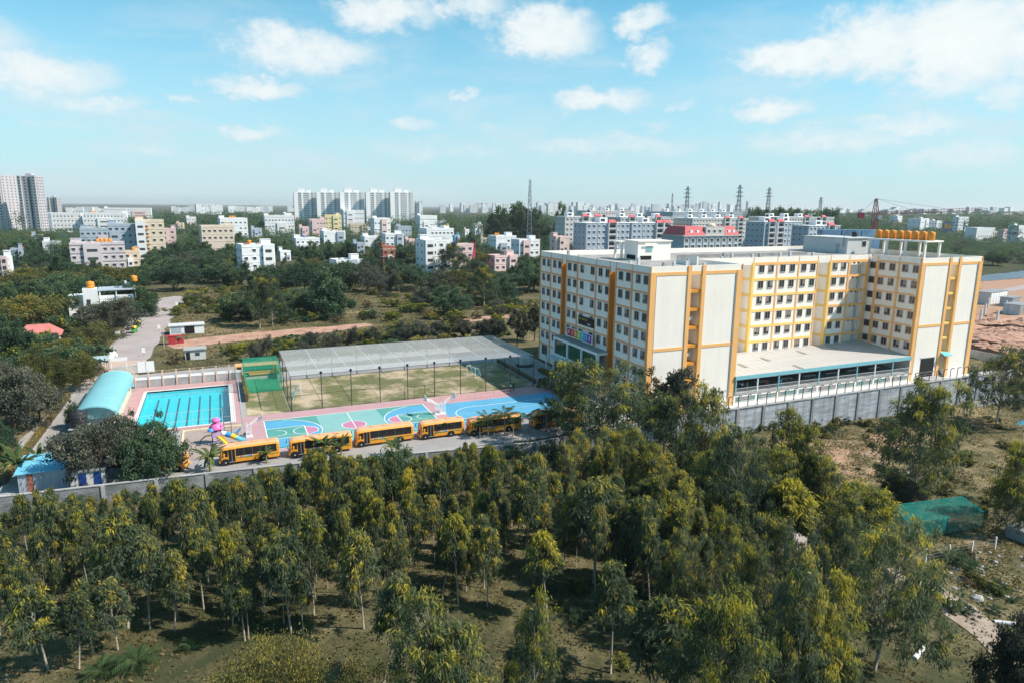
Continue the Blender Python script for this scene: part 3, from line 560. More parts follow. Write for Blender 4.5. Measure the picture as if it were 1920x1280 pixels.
bar('hall_back', M['housedark'], 19.45, 66.7, 11.7, 11.9, .6, 4.8)  # dark colour stands in for the shade deep inside the hall
for k in range(10): MB().box(19.6 + k * 5.2, 19.82 + k * 5.2, y_e - .02, y_e + .2, .6, z_e - .64).build('column', M['white'] if k % 2 else M['tealpaint'], ch)
rl = MB(); rl.box(19.5, 66.7, -.33, -.27, 1.55, 1.61); rl.box(19.5, 66.7, -.33, -.27, .72, .77)
for k in range(160): rl.box(19.6 + k * .295, 19.64 + k * .295, -.315, -.285, .77, 1.55)
rl.build('railing', M['palegrey'], fl)
bar('basement_wall', M['wallwhite'], 19.42, 66.75, -.3, -.05, -1.75, .34)
bw = win_mesh(4.6, .8, 4, .03, .06).mesh('window', M['palegrey']); bp_ = MB().box(-.55, .55, -.035, -.002, -.39, .39); bpa = bp_.mesh('pane', mat('tealglass', (.12, .24, .23), .2, .2)); bpb = bp_.mesh('pane', mat('greyglass', (.26, .24, .25), .3, .2))
for k in range(9):
    w_ = put('window', bw, school, (22.2 + k * 5.2, -.301, -.45))
    for q in range(4): put('pane', random.choice((bpa, bpb)), w_, (-1.725 + q * 1.15, 0, 0))
# canteen furniture glimpsed behind the rail
for k in range(7):
    tb = thing('canteen_table', 'long white table inside the open canteen hall', 'table', (23 + k * 6.2, 3.2, .6), 0, 'canteen tables')
    MB().box(-1.6, 1.6, -.4, .4, .70, .75).build('table_top', M['white'], tb)
    for sx in (-1.4, 1.4): MB().box(sx - .04, sx + .04, -.3, .3, 0, .70).build('leg', M['steel'], tb)
# entrance porch on the field side
po = MB()
for (a, b_) in ((12.6, 13.1), (18.6, 19.0), (24.4, 24.9), (30.3, 30.8)): po.box(-2.4, -1.9, a, b_, 0, 6.9)
po.box(-2.4, -.125, 12.6, 30.8, 6.9, 7.45); po.box(-2.4, -1.95, 13.1, 30.3, 3.3, 3.9); po.box(-2.35, -.125, 30.5, 30.79, 0, 6.9)
porch = po.build('porch', M['white'], school)
MB().box(-2.5, -.12, 12.5, 30.9, 7.455, 7.55).build('porch_roof', M['roofslab'], porch)
for (a, b_) in ((13.15, 18.55), (19.05, 24.35), (24.95, 30.25)):
    g = MB().box(-2.2, -2.12, a, b_, 3.95, 6.85).build('glass_wall', M['greenglass'], porch)
    MB().box(-2.15, -2.1, a, b_, .1, 3.25).build('lower_glass', M['glass'], porch)
cz = MB()
for k in range(7): cz.box(-4.6, -2.42, 13.2 + k * 2.5, 15.5 + k * 2.5, 3.45 + .04 * (k % 2), 3.53 + .04 * (k % 2))
cz.build('glass_awning', M['palegrey'], porch)
for v in (14, 19, 24.5, 30): MB().box(-4.5, -4.3, v - .1, v + .1, 0, 3.44).build('awning_post', M['white'], porch)
# roof: stair head, frame, stubs
hd = MB().box(13.0, 21.2, 23.6, 28.6, ROOF - .05, 27.3).build('stair_head', M['wallwhite'], school)
MB().box(12.8, 21.4, 23.3, 28.8, 27.301, 27.5).build('slab', M['wallwhite'], hd); MB().box(14.4, 17.4, 23.2, 23.28, 26.6, 27.0).build('lintel', M['wallwhite'], hd)
w_ = MB().box(14.9, 16.6, 23.52, 23.59, 25.2, 26.4).build('window', M['white'], hd)
MB().box(13.6, 16.4, 23.54, 23.597, 23.6, 24.4).build('door_void', M['darkvoid'], hd); MB().box(12.94, 12.997, 24.4, 27.6, 23.6, 24.5).build('door_void', M['darkvoid'], hd)
MB().box(15.05, 16.45, 23.46, 23.515, 25.3, 26.3).build('pane_glass', mat('tealpane', (.20, .42, .42), .2, .1), hd)
fr_ = MB()
for (a, b_) in ((12.4, 31.4), (12.4, 28.9)): fr_.box(a, a + .4, b_, b_ + .4, ROOF - .04, 26.8)
fr_.box(12.2, 14.4, 28.81, 32.1, 26.8, 27.1); fr_.box(14.0, 14.4, 31.4, 31.8, ROOF - .04, 26.8); fr_.build('roof_frame', M['wallwhite'], school)
for (u, v) in ((4, 37), (4.6, 33), (5, 14), (7.2, 14.6), (9, 9), (11, 8.6), (12.5, 7), (14, 8.4), (16, 6.2), (4, 24), (30, 18), (34, 22), (38, 24), (42, 22), (46, 24), (50, 22), (55, 24), (60, 22), (24, 30), (28, 34)):
    h = random.uniform(.8, 1.5); MB().box(u - .25, u + .25, v - .25, v + .25, ROOF - .03, ROOF + h).build('column_stub', M['palegrey'] if random.random() < .6 else M['concrete'], school)
for v in (16.5, 27.5): MB().box(26, 64, v - .15, v + .15, ROOF - .03, ROOF + .7).build('upstand', M['roofslab'], school)
MB().add([(20.5, 6, ROOF), (24.5, 6, ROOF), (24.5, 12.4, ROOF), (20.5, 12.4, ROOF)], [(0, 1, 2, 3)]) if False else None
MB().add([(17.0, 9.6, ROOF), (17.3, 9.6, ROOF), (17.3, 9.6, 25.2), (17.0, 9.6, 25.2), (17.0, 16, ROOF), (17.3, 16, ROOF), (17.3, 16, 24.3), (17, 16, 24.3)], [(0, 1, 2, 3), (1, 5, 6, 2), (5, 4, 7, 6), (4, 0, 3, 7), (3, 2, 6, 7)]).build('sloped_wall', M['wallwhite'], school)
gb_ = MB().box(76.2, 84.4, 26.6, 40.4, ROOF - .05, 27.2).build('lift_room', M['palegrey'], school)
MB().box(75.9, 84.6, 26.3, 40.6, 27.201, 27.4).build('slab', M['palegrey'], gb_)
MB().box(76.1, 76.19, 29, 29.9, ROOF, 25.5).build('door', M['bluegrey'], gb_); MB().box(75.5, 76.19, 28.7, 30.4, 25.55, 25.65).build('door_hood', M['palegrey'], gb_)
w_ = MB().box(81.2, 82.6, 26.52, 26.59, 25.2, 26.6).build('window', M['white'], gb_); MB().box(81.3, 82.5, 26.46, 26.515, 25.3, 26.5).build('pane_glass', M['glass'], gb_)
ld = MB()
for s_ in (-.22, .22): ld.tube([(75.98, 27.6 + s_, 25.0), (75.98, 27.6 + s_, 28.2)], .03, 5)
for k in range(9): ld.box(75.96, 76.0, 27.38, 27.82, 25.2 + k * .33, 25.24 + k * .33)
ld.build('ladder', M['darksteel'], gb_)
tf = MB()
for v in (9.4, 14.2, 19.0, 23.6):
    for u in (80.3, 85.2): tf.box(u - .22, u + .22, v - .22, v + .22, ROOF - .04, 27.1)
tf.box(79.8, 85.7, 8.9, 24.2, 27.1, 27.45); tf.build('tank_frame', M['wallwhite'], school)
TANK = [(.0, 0), (.80, 0), (.84, .06), (.84, .30), (.87, .33), (.84, .36), (.84, .64), (.87, .67), (.84, .70), (.84, 1.0), (.87, 1.03), (.84, 1.06), (.84, 1.40), (.79, 1.50), (.32, 1.58), (.28, 1.68), (0, 1.68)]
tank_o = MB().lathe((0, 0, 0), TANK, 16).mesh('water_tank', M['tankorange'], True); tank_b = MB().lathe((0, 0, 0), TANK, 16).mesh('water_tank', M['tankblack'], True); tank_u = MB().lathe((0, 0, 0), TANK, 16).mesh('water_tank', M['blueplastic'], True)
for k in range(8): tag(put('water_tank', tank_o, None, (82.6, 9.9 + k * 1.92, 27.45), 0, (.98, .98, 1.22)), 'orange water tank in the row on the school roof frame', 'water tank', 'orange tanks on the school roof')
tag(put('water_tank', tank_b, None, (82.4, 30, 27.4), 0, .8), 'black tank on the grey roof block of the school', 'water tank')

# signs on the field side
def text(name, body, size, loc, rot, m, parent, ext=.01, align='CENTER'):
    c = bpy.data.curves.new(name, 'FONT'); c.body = body; c.size = size; c.extrude = ext; c.align_x = align; c.align_y = 'CENTER'; c.materials.append(m)
    tmp = bpy.data.objects.new(name, c); COL.objects.link(tmp); dg = bpy.context.evaluated_depsgraph_get(); me = bpy.data.meshes.new_from_object(tmp.evaluated_get(dg))
    bpy.data.objects.remove(tmp); o = put(name, me, parent, loc); o.rotation_euler = rot; return o
RX = (math.pi / 2, 0, -math.pi / 2)
sg = thing('rainbow_sign', 'rainbow coloured sign with seven white letters above the school porch', 'sign', (-1.0, 22.2, 7.56))
MB().box(-.02, .16, -5.15, 5.15, .55, 2.25).build('backing', M['white'], sg)
for k, ch_ in enumerate('VIBGYOR'):
    y = 4.95 - 1.414 * k; m = M['sign%d' % (0, 1, 2, 7, 4, 5, 6)[k]]
    MB().box(-.07, -.021, y - 1.40, y, .65, 2.15).build('panel', m, sg)
    text('letter', ch_, 1.25, (-.085, y - .70, 1.40), RX, M['white'], sg)
for y in (-4, 0, 4): MB().box(.0, .1, y - .06, y + .06, 0, .55).build('leg', M['steel'], sg)
sb = thing('black_sign', 'black board with gold star emblem and small gold and white lettering', 'sign', (-.13, 21.0, 11.0))
MB().box(-.14, 0, -3.05, 3.05, 0, 1.75).build('board', M['black'], sb)
st = [(.0 + .32 * (1 if i % 2 == 0 else .45) * math.sin(i * math.pi / 5), .32 * (1 if i % 2 == 0 else .45) * math.cos(i * math.pi / 5)) for i in range(10)]
MB().add([(-.16, 2.35 - x, 1.25 + y) for x, y in st], [tuple(range(10))]).build('emblem', M['gold'], sb)
text('lettering', 'VIBGYOR', .52, (-.16, .6, 1.18), RX, M['gold'], sb); text('lettering', 'HIGH', .50, (-.16, -1.3, .48), RX, M['white'], sb)
# ------------------------------------------------------------------ boundary walls and fences
def wallrun(line, tops, bots, th, n_, mb):
    for i in range(len(line) - 1):
        a, b_ = Vector(line[i]), Vector(line[i + 1]); d = (b_ - a).normalized(); r = Vector((-d.y, d.x)) * th / 2
        mb.add([(a.x - r.x, a.y - r.y, bots[i]), (b_.x - r.x, b_.y - r.y, bots[i + 1]), (b_.x + r.x, b_.y + r.y, bots[i + 1]), (a.x + r.x, a.y + r.y, bots[i]), (a.x - r.x, a.y - r.y, tops[i]), (b_.x - r.x, b_.y - r.y, tops[i + 1]), (b_.x + r.x, b_.y + r.y, tops[i + 1]), (a.x + r.x, a.y + r.y, tops[i])],
               [(0, 3, 2, 1), (4, 5, 6, 7), (0, 1, 5, 4), (1, 2, 6, 5), (2, 3, 7, 6), (3, 0, 4, 7)])
bm_ = bpy.data.materials.new('blockwork'); bm_.use_nodes = True; t = bm_.node_tree; L = t.links; b = t.nodes['Principled BSDF']; b.inputs['Roughness'].default_value = .95
g_ = t.nodes.new('ShaderNodeNewGeometry'); sp = t.nodes.new('ShaderNodeSeparateXYZ'); cbx = t.nodes.new('ShaderNodeCombineXYZ'); L.new(g_.outputs['Position'], sp.inputs[0]); L.new(sp.outputs[0], cbx.inputs[0]); L.new(sp.outputs[2], cbx.inputs[1])
bt = t.nodes.new('ShaderNodeTexBrick'); L.new(cbx.outputs[0], bt.inputs['Vector']); bt.inputs['Scale'].default_value = 1.0; bt.inputs['Brick Width'].default_value = .62; bt.inputs['Row Height'].default_value = .24; bt.inputs['Mortar Size'].default_value = .022
bt.inputs['Color1'].default_value = (.36, .37, .385, 1); bt.inputs['Color2'].default_value = (.25, .26, .275, 1); bt.inputs['Mortar'].default_value = (.17, .17, .17, 1)
nz = t.nodes.new('ShaderNodeTexNoise'); nz.inputs['Scale'].default_value = .5; nz.inputs['Detail'].default_value = 6; L.new(g_.outputs['Position'], nz.inputs['Vector']); mr = t.nodes.new('ShaderNodeMapRange'); L.new(nz.outputs['Fac'], mr.inputs[0]); mr.inputs[1].default_value = .35; mr.inputs[2].default_value = .7; mr.inputs[3].default_value = .55; mr.inputs[4].default_value = 1.05
mu = t.nodes.new('ShaderNodeMix'); mu.data_type = 'RGBA'; mu.blend_type = 'MULTIPLY'; mu.inputs[0].default_value = 1; L.new(bt.outputs['Color'], mu.inputs[6]); L.new(mr.outputs[0], mu.inputs[7]); L.new(mu.outputs[2], b.inputs['Base Color'])
bu = t.nodes.new('ShaderNodeBump'); bu.inputs['Strength'].default_value = .6; bu.inputs['Distance'].default_value = .03; L.new(bt.outputs['Fac'], bu.inputs['Height']); bu.invert = True; L.new(bu.outputs[0], b.inputs['Normal'])
cw = thing('compound_wall', 'grey block wall between the parked buses and the plantation', 'wall', (-60, -6.6, 0))
CWL = [(-130, -6.8), (-92, -6.8), (-60, -6.8), (-25.6, -8.3), (13.8, -4.0)]; CWT = [2.0, 1.85, 1.1, -.1, -.5]
mb = MB(); wallrun([(a + 60, b_ + 6.6) for a, b_ in CWL], CWT, [-1.2, -1.2, -1.8, -3.2, -6.5], .28, 0, mb); mb.build('block_wall', bm_, cw)
mb = MB(); wallrun([(a + 60, b_ + 6.6) for a, b_ in CWL], [z + .10 for z in CWT], [z + .002 for z in CWT], .40, 0, mb); mb.build('coping', M['concrete'], cw)
for k in range(18):
    u = -92 + k * 5.6; v = np.interp(u, [p[0] for p in CWL], [p[1] for p in CWL]); zt = np.interp(u, [p[0] for p in CWL], CWT)
    if u < 8: MB().box(u + 60 - .2, u + 60 + .2, v + 6.6 - .26, v + 6.6 - .143, -6.4, zt - .004).build('pier', M['concrete'], cw)
rw = thing('retaining_wall', 'tall stained concrete retaining wall below the school terrace', 'wall', (50, -4, -6.6))
def ru(u): return u - 50
mb = MB(); mb.box(ru(13.9), ru(97), -.2, .25, -1.5, 5.75); mb.build('wall_face', M['retaining'], rw)
MB().box(ru(13.9), ru(97), -.34, .3, 5.752, 5.95).build('coping', M['concrete'], rw)
for k in range(14): MB().box(ru(17 + k * 6.05) - .28, ru(17 + k * 6.05) + .28, -.36, -.202, -1.4, 5.74).build('buttress', mat('buttress', (.26, .26, .27), .9, .2, .6, streak=.4) if 'buttress' not in M else M['buttress'], rw)
cr_ = MB()
for k in range(16):      # proud pour joints
    a = 14.5 + random.random() * 76; z = random.uniform(.4, 5.2); cr_.box(ru(a), ru(min(96, a + random.uniform(3, 9))), -.225, -.201, z, z + .05)
cr_.build('pour_joint', M['concrete'], rw)
rf = thing('terrace_fence', 'rusty curved-top post fence on the retaining wall', 'fence', (50, -4.0, -.64))
pst = MB().tube([(0, 0, 0), (0, 0, 1.9), (0, -.12, 2.15), (0, -.42, 2.3), (0, -.7, 2.3)], .085, 6).mesh('post', mat('rust', (.12, .075, .06), .8, .2, 2))
for k in range(37): put('post', pst, rf, (ru(15 + k * 2.2), 0, 0))
for z, y in ((.5, 0), (1.0, 0), (1.5, 0), (1.95, -.02), (2.3, -.45)): MB().tube([(ru(15), y, z), (ru(94.2), y, z)], .012, 4).build('wire', M['steel'], rf)
ew = thing('side_wall', 'low concrete boundary wall behind the far wing', 'wall', (97, 10, 0)); mb = MB(); mb.box(-.1, .1, -14, 26, -2, 1.8); mb.build('wall_face', M['concrete'], ew)
sheet('terrace', [(14.2, -3.75), (96.6, -3.75), (96.6, -.1), (14.2, -.1)], -1.55, M['palegrey'], .2)
# low wall stub under the far slope
tag(MB().box(78, 97, -7.2, -6.9, -7, -5.4).build('low_wall', M['concrete']), 'low grey wall at the foot of the retaining wall', 'wall')

# ------------------------------------------------------------------ buses
def make_bus(Lg, name='school_bus'):
    """nose towards -X, door side towards -Y"""
    r = bpy.data.objects.new(name, None); COL.objects.link(r); r.empty_display_size = .5
    H = 2.95; W2 = 1.15; x0, x1 = -Lg / 2, Lg / 2
    prof = [(-W2, .42), (-W2 - .02, 1.2), (-W2, 1.9), (-W2 + .06, 2.55), (-W2 + .22, 2.80), (-W2 + .5, 2.92), (0, 2.97), (W2 - .5, 2.92), (W2 - .22, 2.80), (W2 - .06, 2.55), (W2, 1.9), (W2 + .02, 1.2), (W2, .42)]
    st_ = [(x0, .86, .10, .62), (x0 + .12, .95, .02, .9), (x0 + .5, .995, 0, .98), (x0 + 1.0, 1, 0, 1), (x1 - .25, 1, 0, 1), (x1 - .06, .985, 0, .985), (x1, .95, .03, .95)]
    mb = MB(); n = len(prof)
    for (x, s, lift, hs) in st_:
        for (y, z) in prof: mb.v.append((x, y * s, (.42 + (z - .42) * hs) + lift))
    for i in range(len(st_) - 1):
        for k in range(n - 1):
            zc = prof[k][1] + prof[k + 1][1]
            mb.f.append((i * n + k, (i + 1) * n + k, (i + 1) * n + k + 1, i * n + k + 1)); mb.m.append(1 if 4 <= k <= 7 else 0)
        mb.f.append((i * n, i * n + n - 1, (i + 1) * n + n - 1, (i + 1) * n)); mb.m.append(0)
    mb.f.append(tuple(range(n))); mb.f.append(tuple((len(st_) - 1) * n + k for k in reversed(range(n)))); mb.m += [0, 0]
    mb.build('body', [M['busyellow'], M['busroof']], r, smooth=False)
    for sy in (-1, 1):
        w = MB(); a = x0 + 1.95 if sy < 0 else x0 + 1.1
        nn = int((x1 - .35 - a) / 1.02)
        for k in range(nn):
            xa = a + k * (x1 - .35 - a) / nn; xb = xa + (x1 - .35 - a) / nn - .035
            q = MB(); yy = sy * (W2 + .012); q.add([(xa, sy * (W2 + .035), 1.36), (xb, sy * (W2 + .035), 1.36), (xb, sy * (W2 + .02), 1.9), (xa, sy * (W2 + .02), 1.9), (xb, sy * (W2 - .04), 2.56), (xa, sy * (W2 - .04), 2.56)], [(0, 1, 2, 3), (3, 2, 4, 5)] if sy < 0 else [(3, 2, 1, 0), (5, 4, 2, 3)])
            q.build('window', M['busglass'], r)
        s_ = MB(); s_.box(x0 + 1.9, x1 - .15, *sorted((sy * (W2 + .021), sy * (W2 + .028))), .98, 1.08); s_.build('stripe', M['busgreen'], r)
        f = MB().add([(x0 + .22, sy * (W2 - .02), 1.40), (x0 + .95, sy * (W2 + .04), 1.40), (x0 + .95, sy * (W2 + .0), 2.45), (x0 + .34, sy * (W2 - .05), 2.4)], [(0, 1, 2, 3) if sy < 0 else (3, 2, 1, 0)]).build('quarter_window', M['busglass'], r)
    MB().box(x0 + 1.05, x0 + 1.85, -W2 - .03, -W2 + .05, .46, 2.5).build('door_opening', M['darkvoid'], r)
    stp = MB(); stp.box(x0 + 1.1, x0 + 1.8, -W2 - .10, -W2 - .031, .46, .56); stp.box(x0 + 1.42, x0 + 1.48, -W2 - .05, -W2 - .031, .6, 2.45); stp.build('step', M['steel'], r)
    MB().add([(x0 - .03, -.95, 1.42), (x0 - .03, .95, 1.42), (x0 + .10, .9, 2.02), (x0 + .10, -.9, 2.02)], [(0, 3, 2, 1)]).build('windscreen', M['busglass'], r)
    MB().box(x0 - .14, x0 + .05, -1.05, 1.05, .42, .72).build('bumper', M['busyellow'], r)
    MB().box(x0 - .03, x0 + .02, -.5, .5, .8, 1.15).build('grille', M['darksteel'], r)
    for sy in (-.72, .72): MB().lathe((0, 0, 0), [(.0, 0), (.15, 0), (.15, .05), (0, .07)], 10).build('headlight', M['white'], r, (x0 - .015, sy, .95)).rotation_euler = (0, -math.pi / 2, 0)
    for xx in (x0 + 2.35 if False else x0 + .62, x1 - 2.1):
        for sy in (-1, 1):
            wh = MB().lathe((0, 0, 0), [(0, 0), (.30, .0), (.44, .02), (.47, .06), (.47, .22), (.44, .26), (.30, .26), (.27, .20), (0, .20)], 16).build('wheel', M['tyre'], r, (xx, sy * (W2 - .22), .47)); wh.rotation_euler = (-sy * math.pi / 2, 0, 0)
            MB().lathe((0, 0, 0), [(0, 0), (.25, 0), (.22, .04), (.1, .05), (.08, .09), (0, .09)], 12).build('rim', M['palegrey'], wh, (0, 0, .201))
            MB().lathe((0, 0, 0), [(0, 0), (.58, 0), (.58, .02), (0, .02)], 16).build('wheel_arch', M['darkvoid'], r, (xx, sy * (W2 + .012), .52)).rotation_euler = (-sy * math.pi / 2, 0, 0)
    for sy in (-1, 1): 
        mm = MB(); mm.tube([(x0 + .15, sy * 1.0, 2.3), (x0 - .25, sy * 1.3, 2.25), (x0 - .28, sy * 1.32, 2.0)], .02, 5); mm.box(x0 - .33, x0 - .25, sy * 1.32 - .1, sy * 1.32 + .1, 1.7, 2.05); mm.build('mirror', M['black'], r)
    pl = MB().box(x0 + 2.3, x0 + 4.1, -W2 - .034, -W2 - .029, 1.12, 1.31).build('name_panel', M['white'], r)
    for k in range(7): MB().box(x0 + 2.38 + k * .235, x0 + 2.57 + k * .235, -W2 - .042, -W2 - .0345, 1.14, 1.29).build('logo', M['sign%d' % (0, 1, 2, 7, 4, 5, 6)[k]], pl)
    text('lettering', 'VIBGYOR', .26, (x0 + 5.4, -W2 - .036, 1.21), (math.pi / 2, 0, 0), M['kerbyellow'], r, .004)
    for k in range(3): MB().box(x0 + 2.2 + k * 1.9, x0 + 2.9 + k * 1.9, -.35, .35, 2.96, 3.03).build('roof_hatch', M['busroof'], r)
    return r
bus_long = make_bus(8.4); bus_mid = make_bus(7.5); bus_short = make_bus(6.7)
used = set()
def place_bus(src, u, v, rz, label, z=.05):
    o = src if src.name not in used else copy_tree(src); used.add(src.name); o.location = (u, v, z); o.rotation_euler = (0, 0, rz + random.uniform(-.025, .025)); o.scale = (1, .95, .87)
    tag(o, label, 'bus', 'school buses parked in the campus')
    return o
place_bus(bus_mid, -64.3, -.35, .0, 'yellow school bus beside the playground slide, door open, banana plant at its nose')
place_bus(bus_long, -55.0, -.9, -.02, 'yellow school bus at the corner of the basketball court, behind a banana plant')
place_bus(bus_long, -45.8, -.1, .02, 'yellow school bus in front of the basketball court centre, above the dark round tree')
place_bus(bus_short, -37.2, -.5, .0, 'short yellow school bus between two longer ones near the white basketball hoop')
place_bus(bus_long, -29.0, -1.6, -.01, 'yellow school bus at the blue court, partly behind the palm clump')
place_bus(bus_long, -18.5, -2.3, -.02, 'last yellow school bus in the row, half hidden by the big eucalyptus')
place_bus(bus_mid, -75.6, .9, 2.72, 'yellow school bus parked askew behind the two dark round trees')
place_bus(bus_long, -60.7, 48.9, math.pi, 'yellow school bus parked behind the pool and the green practice net')

# ------------------------------------------------------------------ netted football field
fc = thing('field_cage', 'football field cage of tall dark posts under a pale roof net', 'net cage', (-34.2, 31, .06))
FU = [-56.8 + 34.2 + k * 5.0 for k in range(10)]; Z_N = 6.1
pm_ = MB().tube([(0, 0, 0), (0, 0, Z_N)], .075, 7).mesh('post', M['darksteel']); lm_ = MB().lathe((0, 0, 0), [(0, 0), (.20, .03), (.24, .15), (.22, .32), (.08, .42), (0, .42)], 9).mesh('floodlight', M['black'])
for k, u in enumerate(FU):
    p_ = put('post', pm_, fc, (u, -10.6, 0))
    if 0 < k < 9: put('floodlight', lm_, p_, (0, 0, Z_N))
    put('post', pm_, fc, (u, 11.2, 0))
for v in (-3.4, 4.0): put('post', pm_, fc, (FU[0], v, 0)); put('post', pm_, fc, (FU[9], v, 0))
nb_ = MB()
for k in range(88): v = -10.6 + 21.8 * k / 87; nb_.box(FU[0], FU[9], v - .005, v + .005, Z_N - .030 - .12 * math.sin(k / 87 * math.pi), Z_N - .12 * math.sin(k / 87 * math.pi))
for k in range(90): u = FU[0] + 45 * k / 89; nb_.box(u - .005, u + .005, -10.6, 11.2, Z_N - .10, Z_N - .085)
for u in FU: nb_.box(u - .03, u + .03, -10.6, 11.2, Z_N - .16, Z_N - .11)
nb_.build('roof_net', M['netwhite'], fc)
sn = MB()
for z in np.arange(.3, 6.1, .3): 
    for v in (-10.6, 11.2): sn.box(FU[0], FU[9], v - .004, v + .004, z - .004, z + .004)
    for u in (FU[0], FU[9]): sn.box(u - .004, u + .004, -10.6, 11.2, z - .004, z + .004)
sn.build('side_net', M['darksteel'], fc)
for (a, b_) in (((FU[0], -10.6), (FU[9], -10.6)), ((FU[0], 11.2), (FU[9], 11.2)), ((FU[0], -10.6), (FU[0], 11.2)), ((FU[9], -10.6), (FU[9], 11.2))):
    for z in (.08, 2.7, Z_N): MB().tube([(*a, z), (*b_, z)], .03, 5).build('rail', M['darksteel'], fc)
gt = MB()
for u in (-3.2, -1.4, .5, 2.3): gt.tube([(u, -10.75, 0), (u, -10.75, 2.4)], .04, 5)
gt.tube([(-3.2, -10.75, 2.4), (2.3, -10.75, 2.4)], .04, 5); gt.build('gate_frame', M['darksteel'], fc)
def goal(u, v, rz, label):
    g = thing('football_goal', label, 'goal', (u, v, .06), rz)
    f = MB(); f.tube([(0, -1.5, 0), (0, -1.5, 2.1), (0, 1.5, 2.1), (0, 1.5, 0)], .06, 6); f.build('frame', M['white'], g)
    bk = MB()
    for y in (-1.5, 1.5): bk.tube([(0, y, 2.1), (-.8, y, 1.9), (-1.5, y, 0), (0, y, 0)], .035, 5)
    bk.tube([(-1.5, -1.5, 0), (-1.5, 1.5, 0)], .035, 5); bk.build('stay', M['white'], g)
    nn = MB()
    for k in range(13): y = -1.5 + k * .25; nn.beam((-.8, y, 1.9), (-1.5, y, 0), .015)
    for k in range(8): z = .2 + k * .22; nn.beam((-1.5 + .7 * z / 1.9, -1.5, z), (-1.5 + .7 * z / 1.9, 1.5, z), .015)
    nn.build('goal_net', M['cyanplastic'], g)
goal(-54.3, 29.4, 0, 'small white football goal with teal net at the pool end of the field'); goal(-20.6, 31.8, math.pi + .25, 'white football goal at the school end of the field')
gc = thing('practice_net', 'green netted practice cage between pool and football field', 'net cage', (-60.3, 36.5, .06))
gp = MB()
for u in (-3.1, 3.2):
    for v in (-1.6, 4, 9): gp.tube([(u, v, 0), (u, v, 4.4)], .06, 6)
gp.build('post', M['netgreen'], gc)
gn_ = MB()
for k in range(60):
    z = .1 + k * .072
    if k % 2: gn_.box(-3.1, 3.2, -1.604, -1.596, z, z + .04)
    if k % 3 == 0: gn_.box(-3.104, -3.096, -1.6, 9, z, z + .03); gn_.box(3.196, 3.204, -1.6, 9, z, z + .03)
for k in range(44): v = -1.6 + 10.6 * k / 43; gn_.box(-3.1, 3.2, v - .004, v + .004, 4.38, 4.41)
for k in range(34): u = -3.1 + 6.3 * k / 33; gn_.box(u - .006, u + .006, -1.6, 9, 4.36, 4.379); gn_.box(u - .006, u + .006, -1.607, -1.603, .1, 4.4)
gn_.build('green_net', M['netgreen'], gc)
MB().box(-3, 3.1, -1.5, 8.9, 0, .02).build('mat', mat('netmat', (.05, .26, .13), .9, .15, .5), gc)
# basketball hoops
def hoop(u, v, rz, label):
    h = thing('basketball_hoop', label, 'basketball hoop', (u, v, .07), rz); h.scale = (.85, .85, .88)
    b_ = MB(); b_.box(-.55, .55, -.5, .5, 0, .12)
    for x in (-.45, .45):
        for y in (-.4, .4): b_.beam((x, y, .12), (x * .75, y * .8, 2.3), .07)
    for k in range(5):
        z0, z1 = .15 + k * .43, .15 + (k + 1) * .43
        for y in (-.4, .4): b_.beam((-.43, y, z0), (.43, y, z1), .04); b_.beam((.43, y, z0), (-.43, y, z1), .04)
    b_.build('base_tower', M['white'], h)
    a = MB()
    for y in (-.3, .3): a.tube([(.2, y, 2.2), (1.1, y, 2.9), (2.3, y, 3.25)], .05, 6); a.tube([(-.2, y, 1.8), (.9, y, 2.45), (2.3, y, 2.95)], .04, 6)
    for k in range(5): a.beam((.2 + k * .45, -.3, 2.25 + k * .23), (.6 + k * .42, .3, 2.45 + k * .18), .035)
    a.build('arm', M['white'], h)
    MB().box(2.3, 2.35, -.9, .9, 2.85, 3.95).build('backboard', M['white'], h)
    MB().tube([(2.36 + .25 + .23 * math.cos(q), .23 * math.sin(q), 3.05) for q in np.linspace(0, 2 * math.pi, 13)], .018, 5).build('ring', M['red'], h)
hoop(-64.0, 9.6, 0, 'white basketball hoop at the playground end of the court'); hoop(-34.6, 9.8, math.pi, 'white lattice basketball hoop between the two courts'); hoop(-33.6, 9.8, 0, 'white basketball hoop facing the plain blue court')
# rail fence along the blue court and mesh fence by the bus road
def rail_fence(name, label, pts, h, n, m, wires=(.3, .6, .9), r=.025):
    f = thing(name, label, 'fence', (*pts[0], .06)); o = Vector(pts[0])
    for i in range(len(pts) - 1):
        a, b_ = Vector(pts[i]) - o, Vector(pts[i + 1]) - o
        for k in range(n + (1 if i == len(pts) - 2 else 0)): p = a.lerp(b_, k / n); MB().tube([(p.x, p.y, 0), (p.x, p.y, h)], r, 6).build('post', m, f)
        for z in wires: MB().tube([(a.x, a.y, z * h), (b_.x, b_.y, z * h)], r * .6, 5).build('rail', m, f)
    return f
rail_fence('court_fence', 'low pink rail fence along the far edge of the blue court', [(-33, 16.2), (-10.8, 16.2)], 1.1, 18, M['terracotta'], (.5, .98))
rail_fence('bus_side_fence', 'thin white railing between the buses and the courts', [(-73, 2.1), (-64.8, 2.0), (-10.9, 1.9)], 2.2, 9, M['palegrey'], (.98,), .03)
rail_fence('pool_fence', 'tall thin mesh fence along the near side of the pool', [(-82.2, 16.2), (-73.2, 16.2), (-64.7, 16.4), (-64.7, 46)], 3.0, 6, M['palegrey'], (.02, .5, .98), .03)
mb = MB(); pw = thing('pool_wall', 'white topped grey wall with peach posts behind the pool', 'wall', (-73, 46.6, 0))
MB().box(-9.6, 9.5, -.12, .12, 0, 1.5).build('wall_face', M['concrete'], pw); MB().box(-9.6, 9.5, -.16, .16, 1.5, 1.95).build('white_top', M['white'], pw)
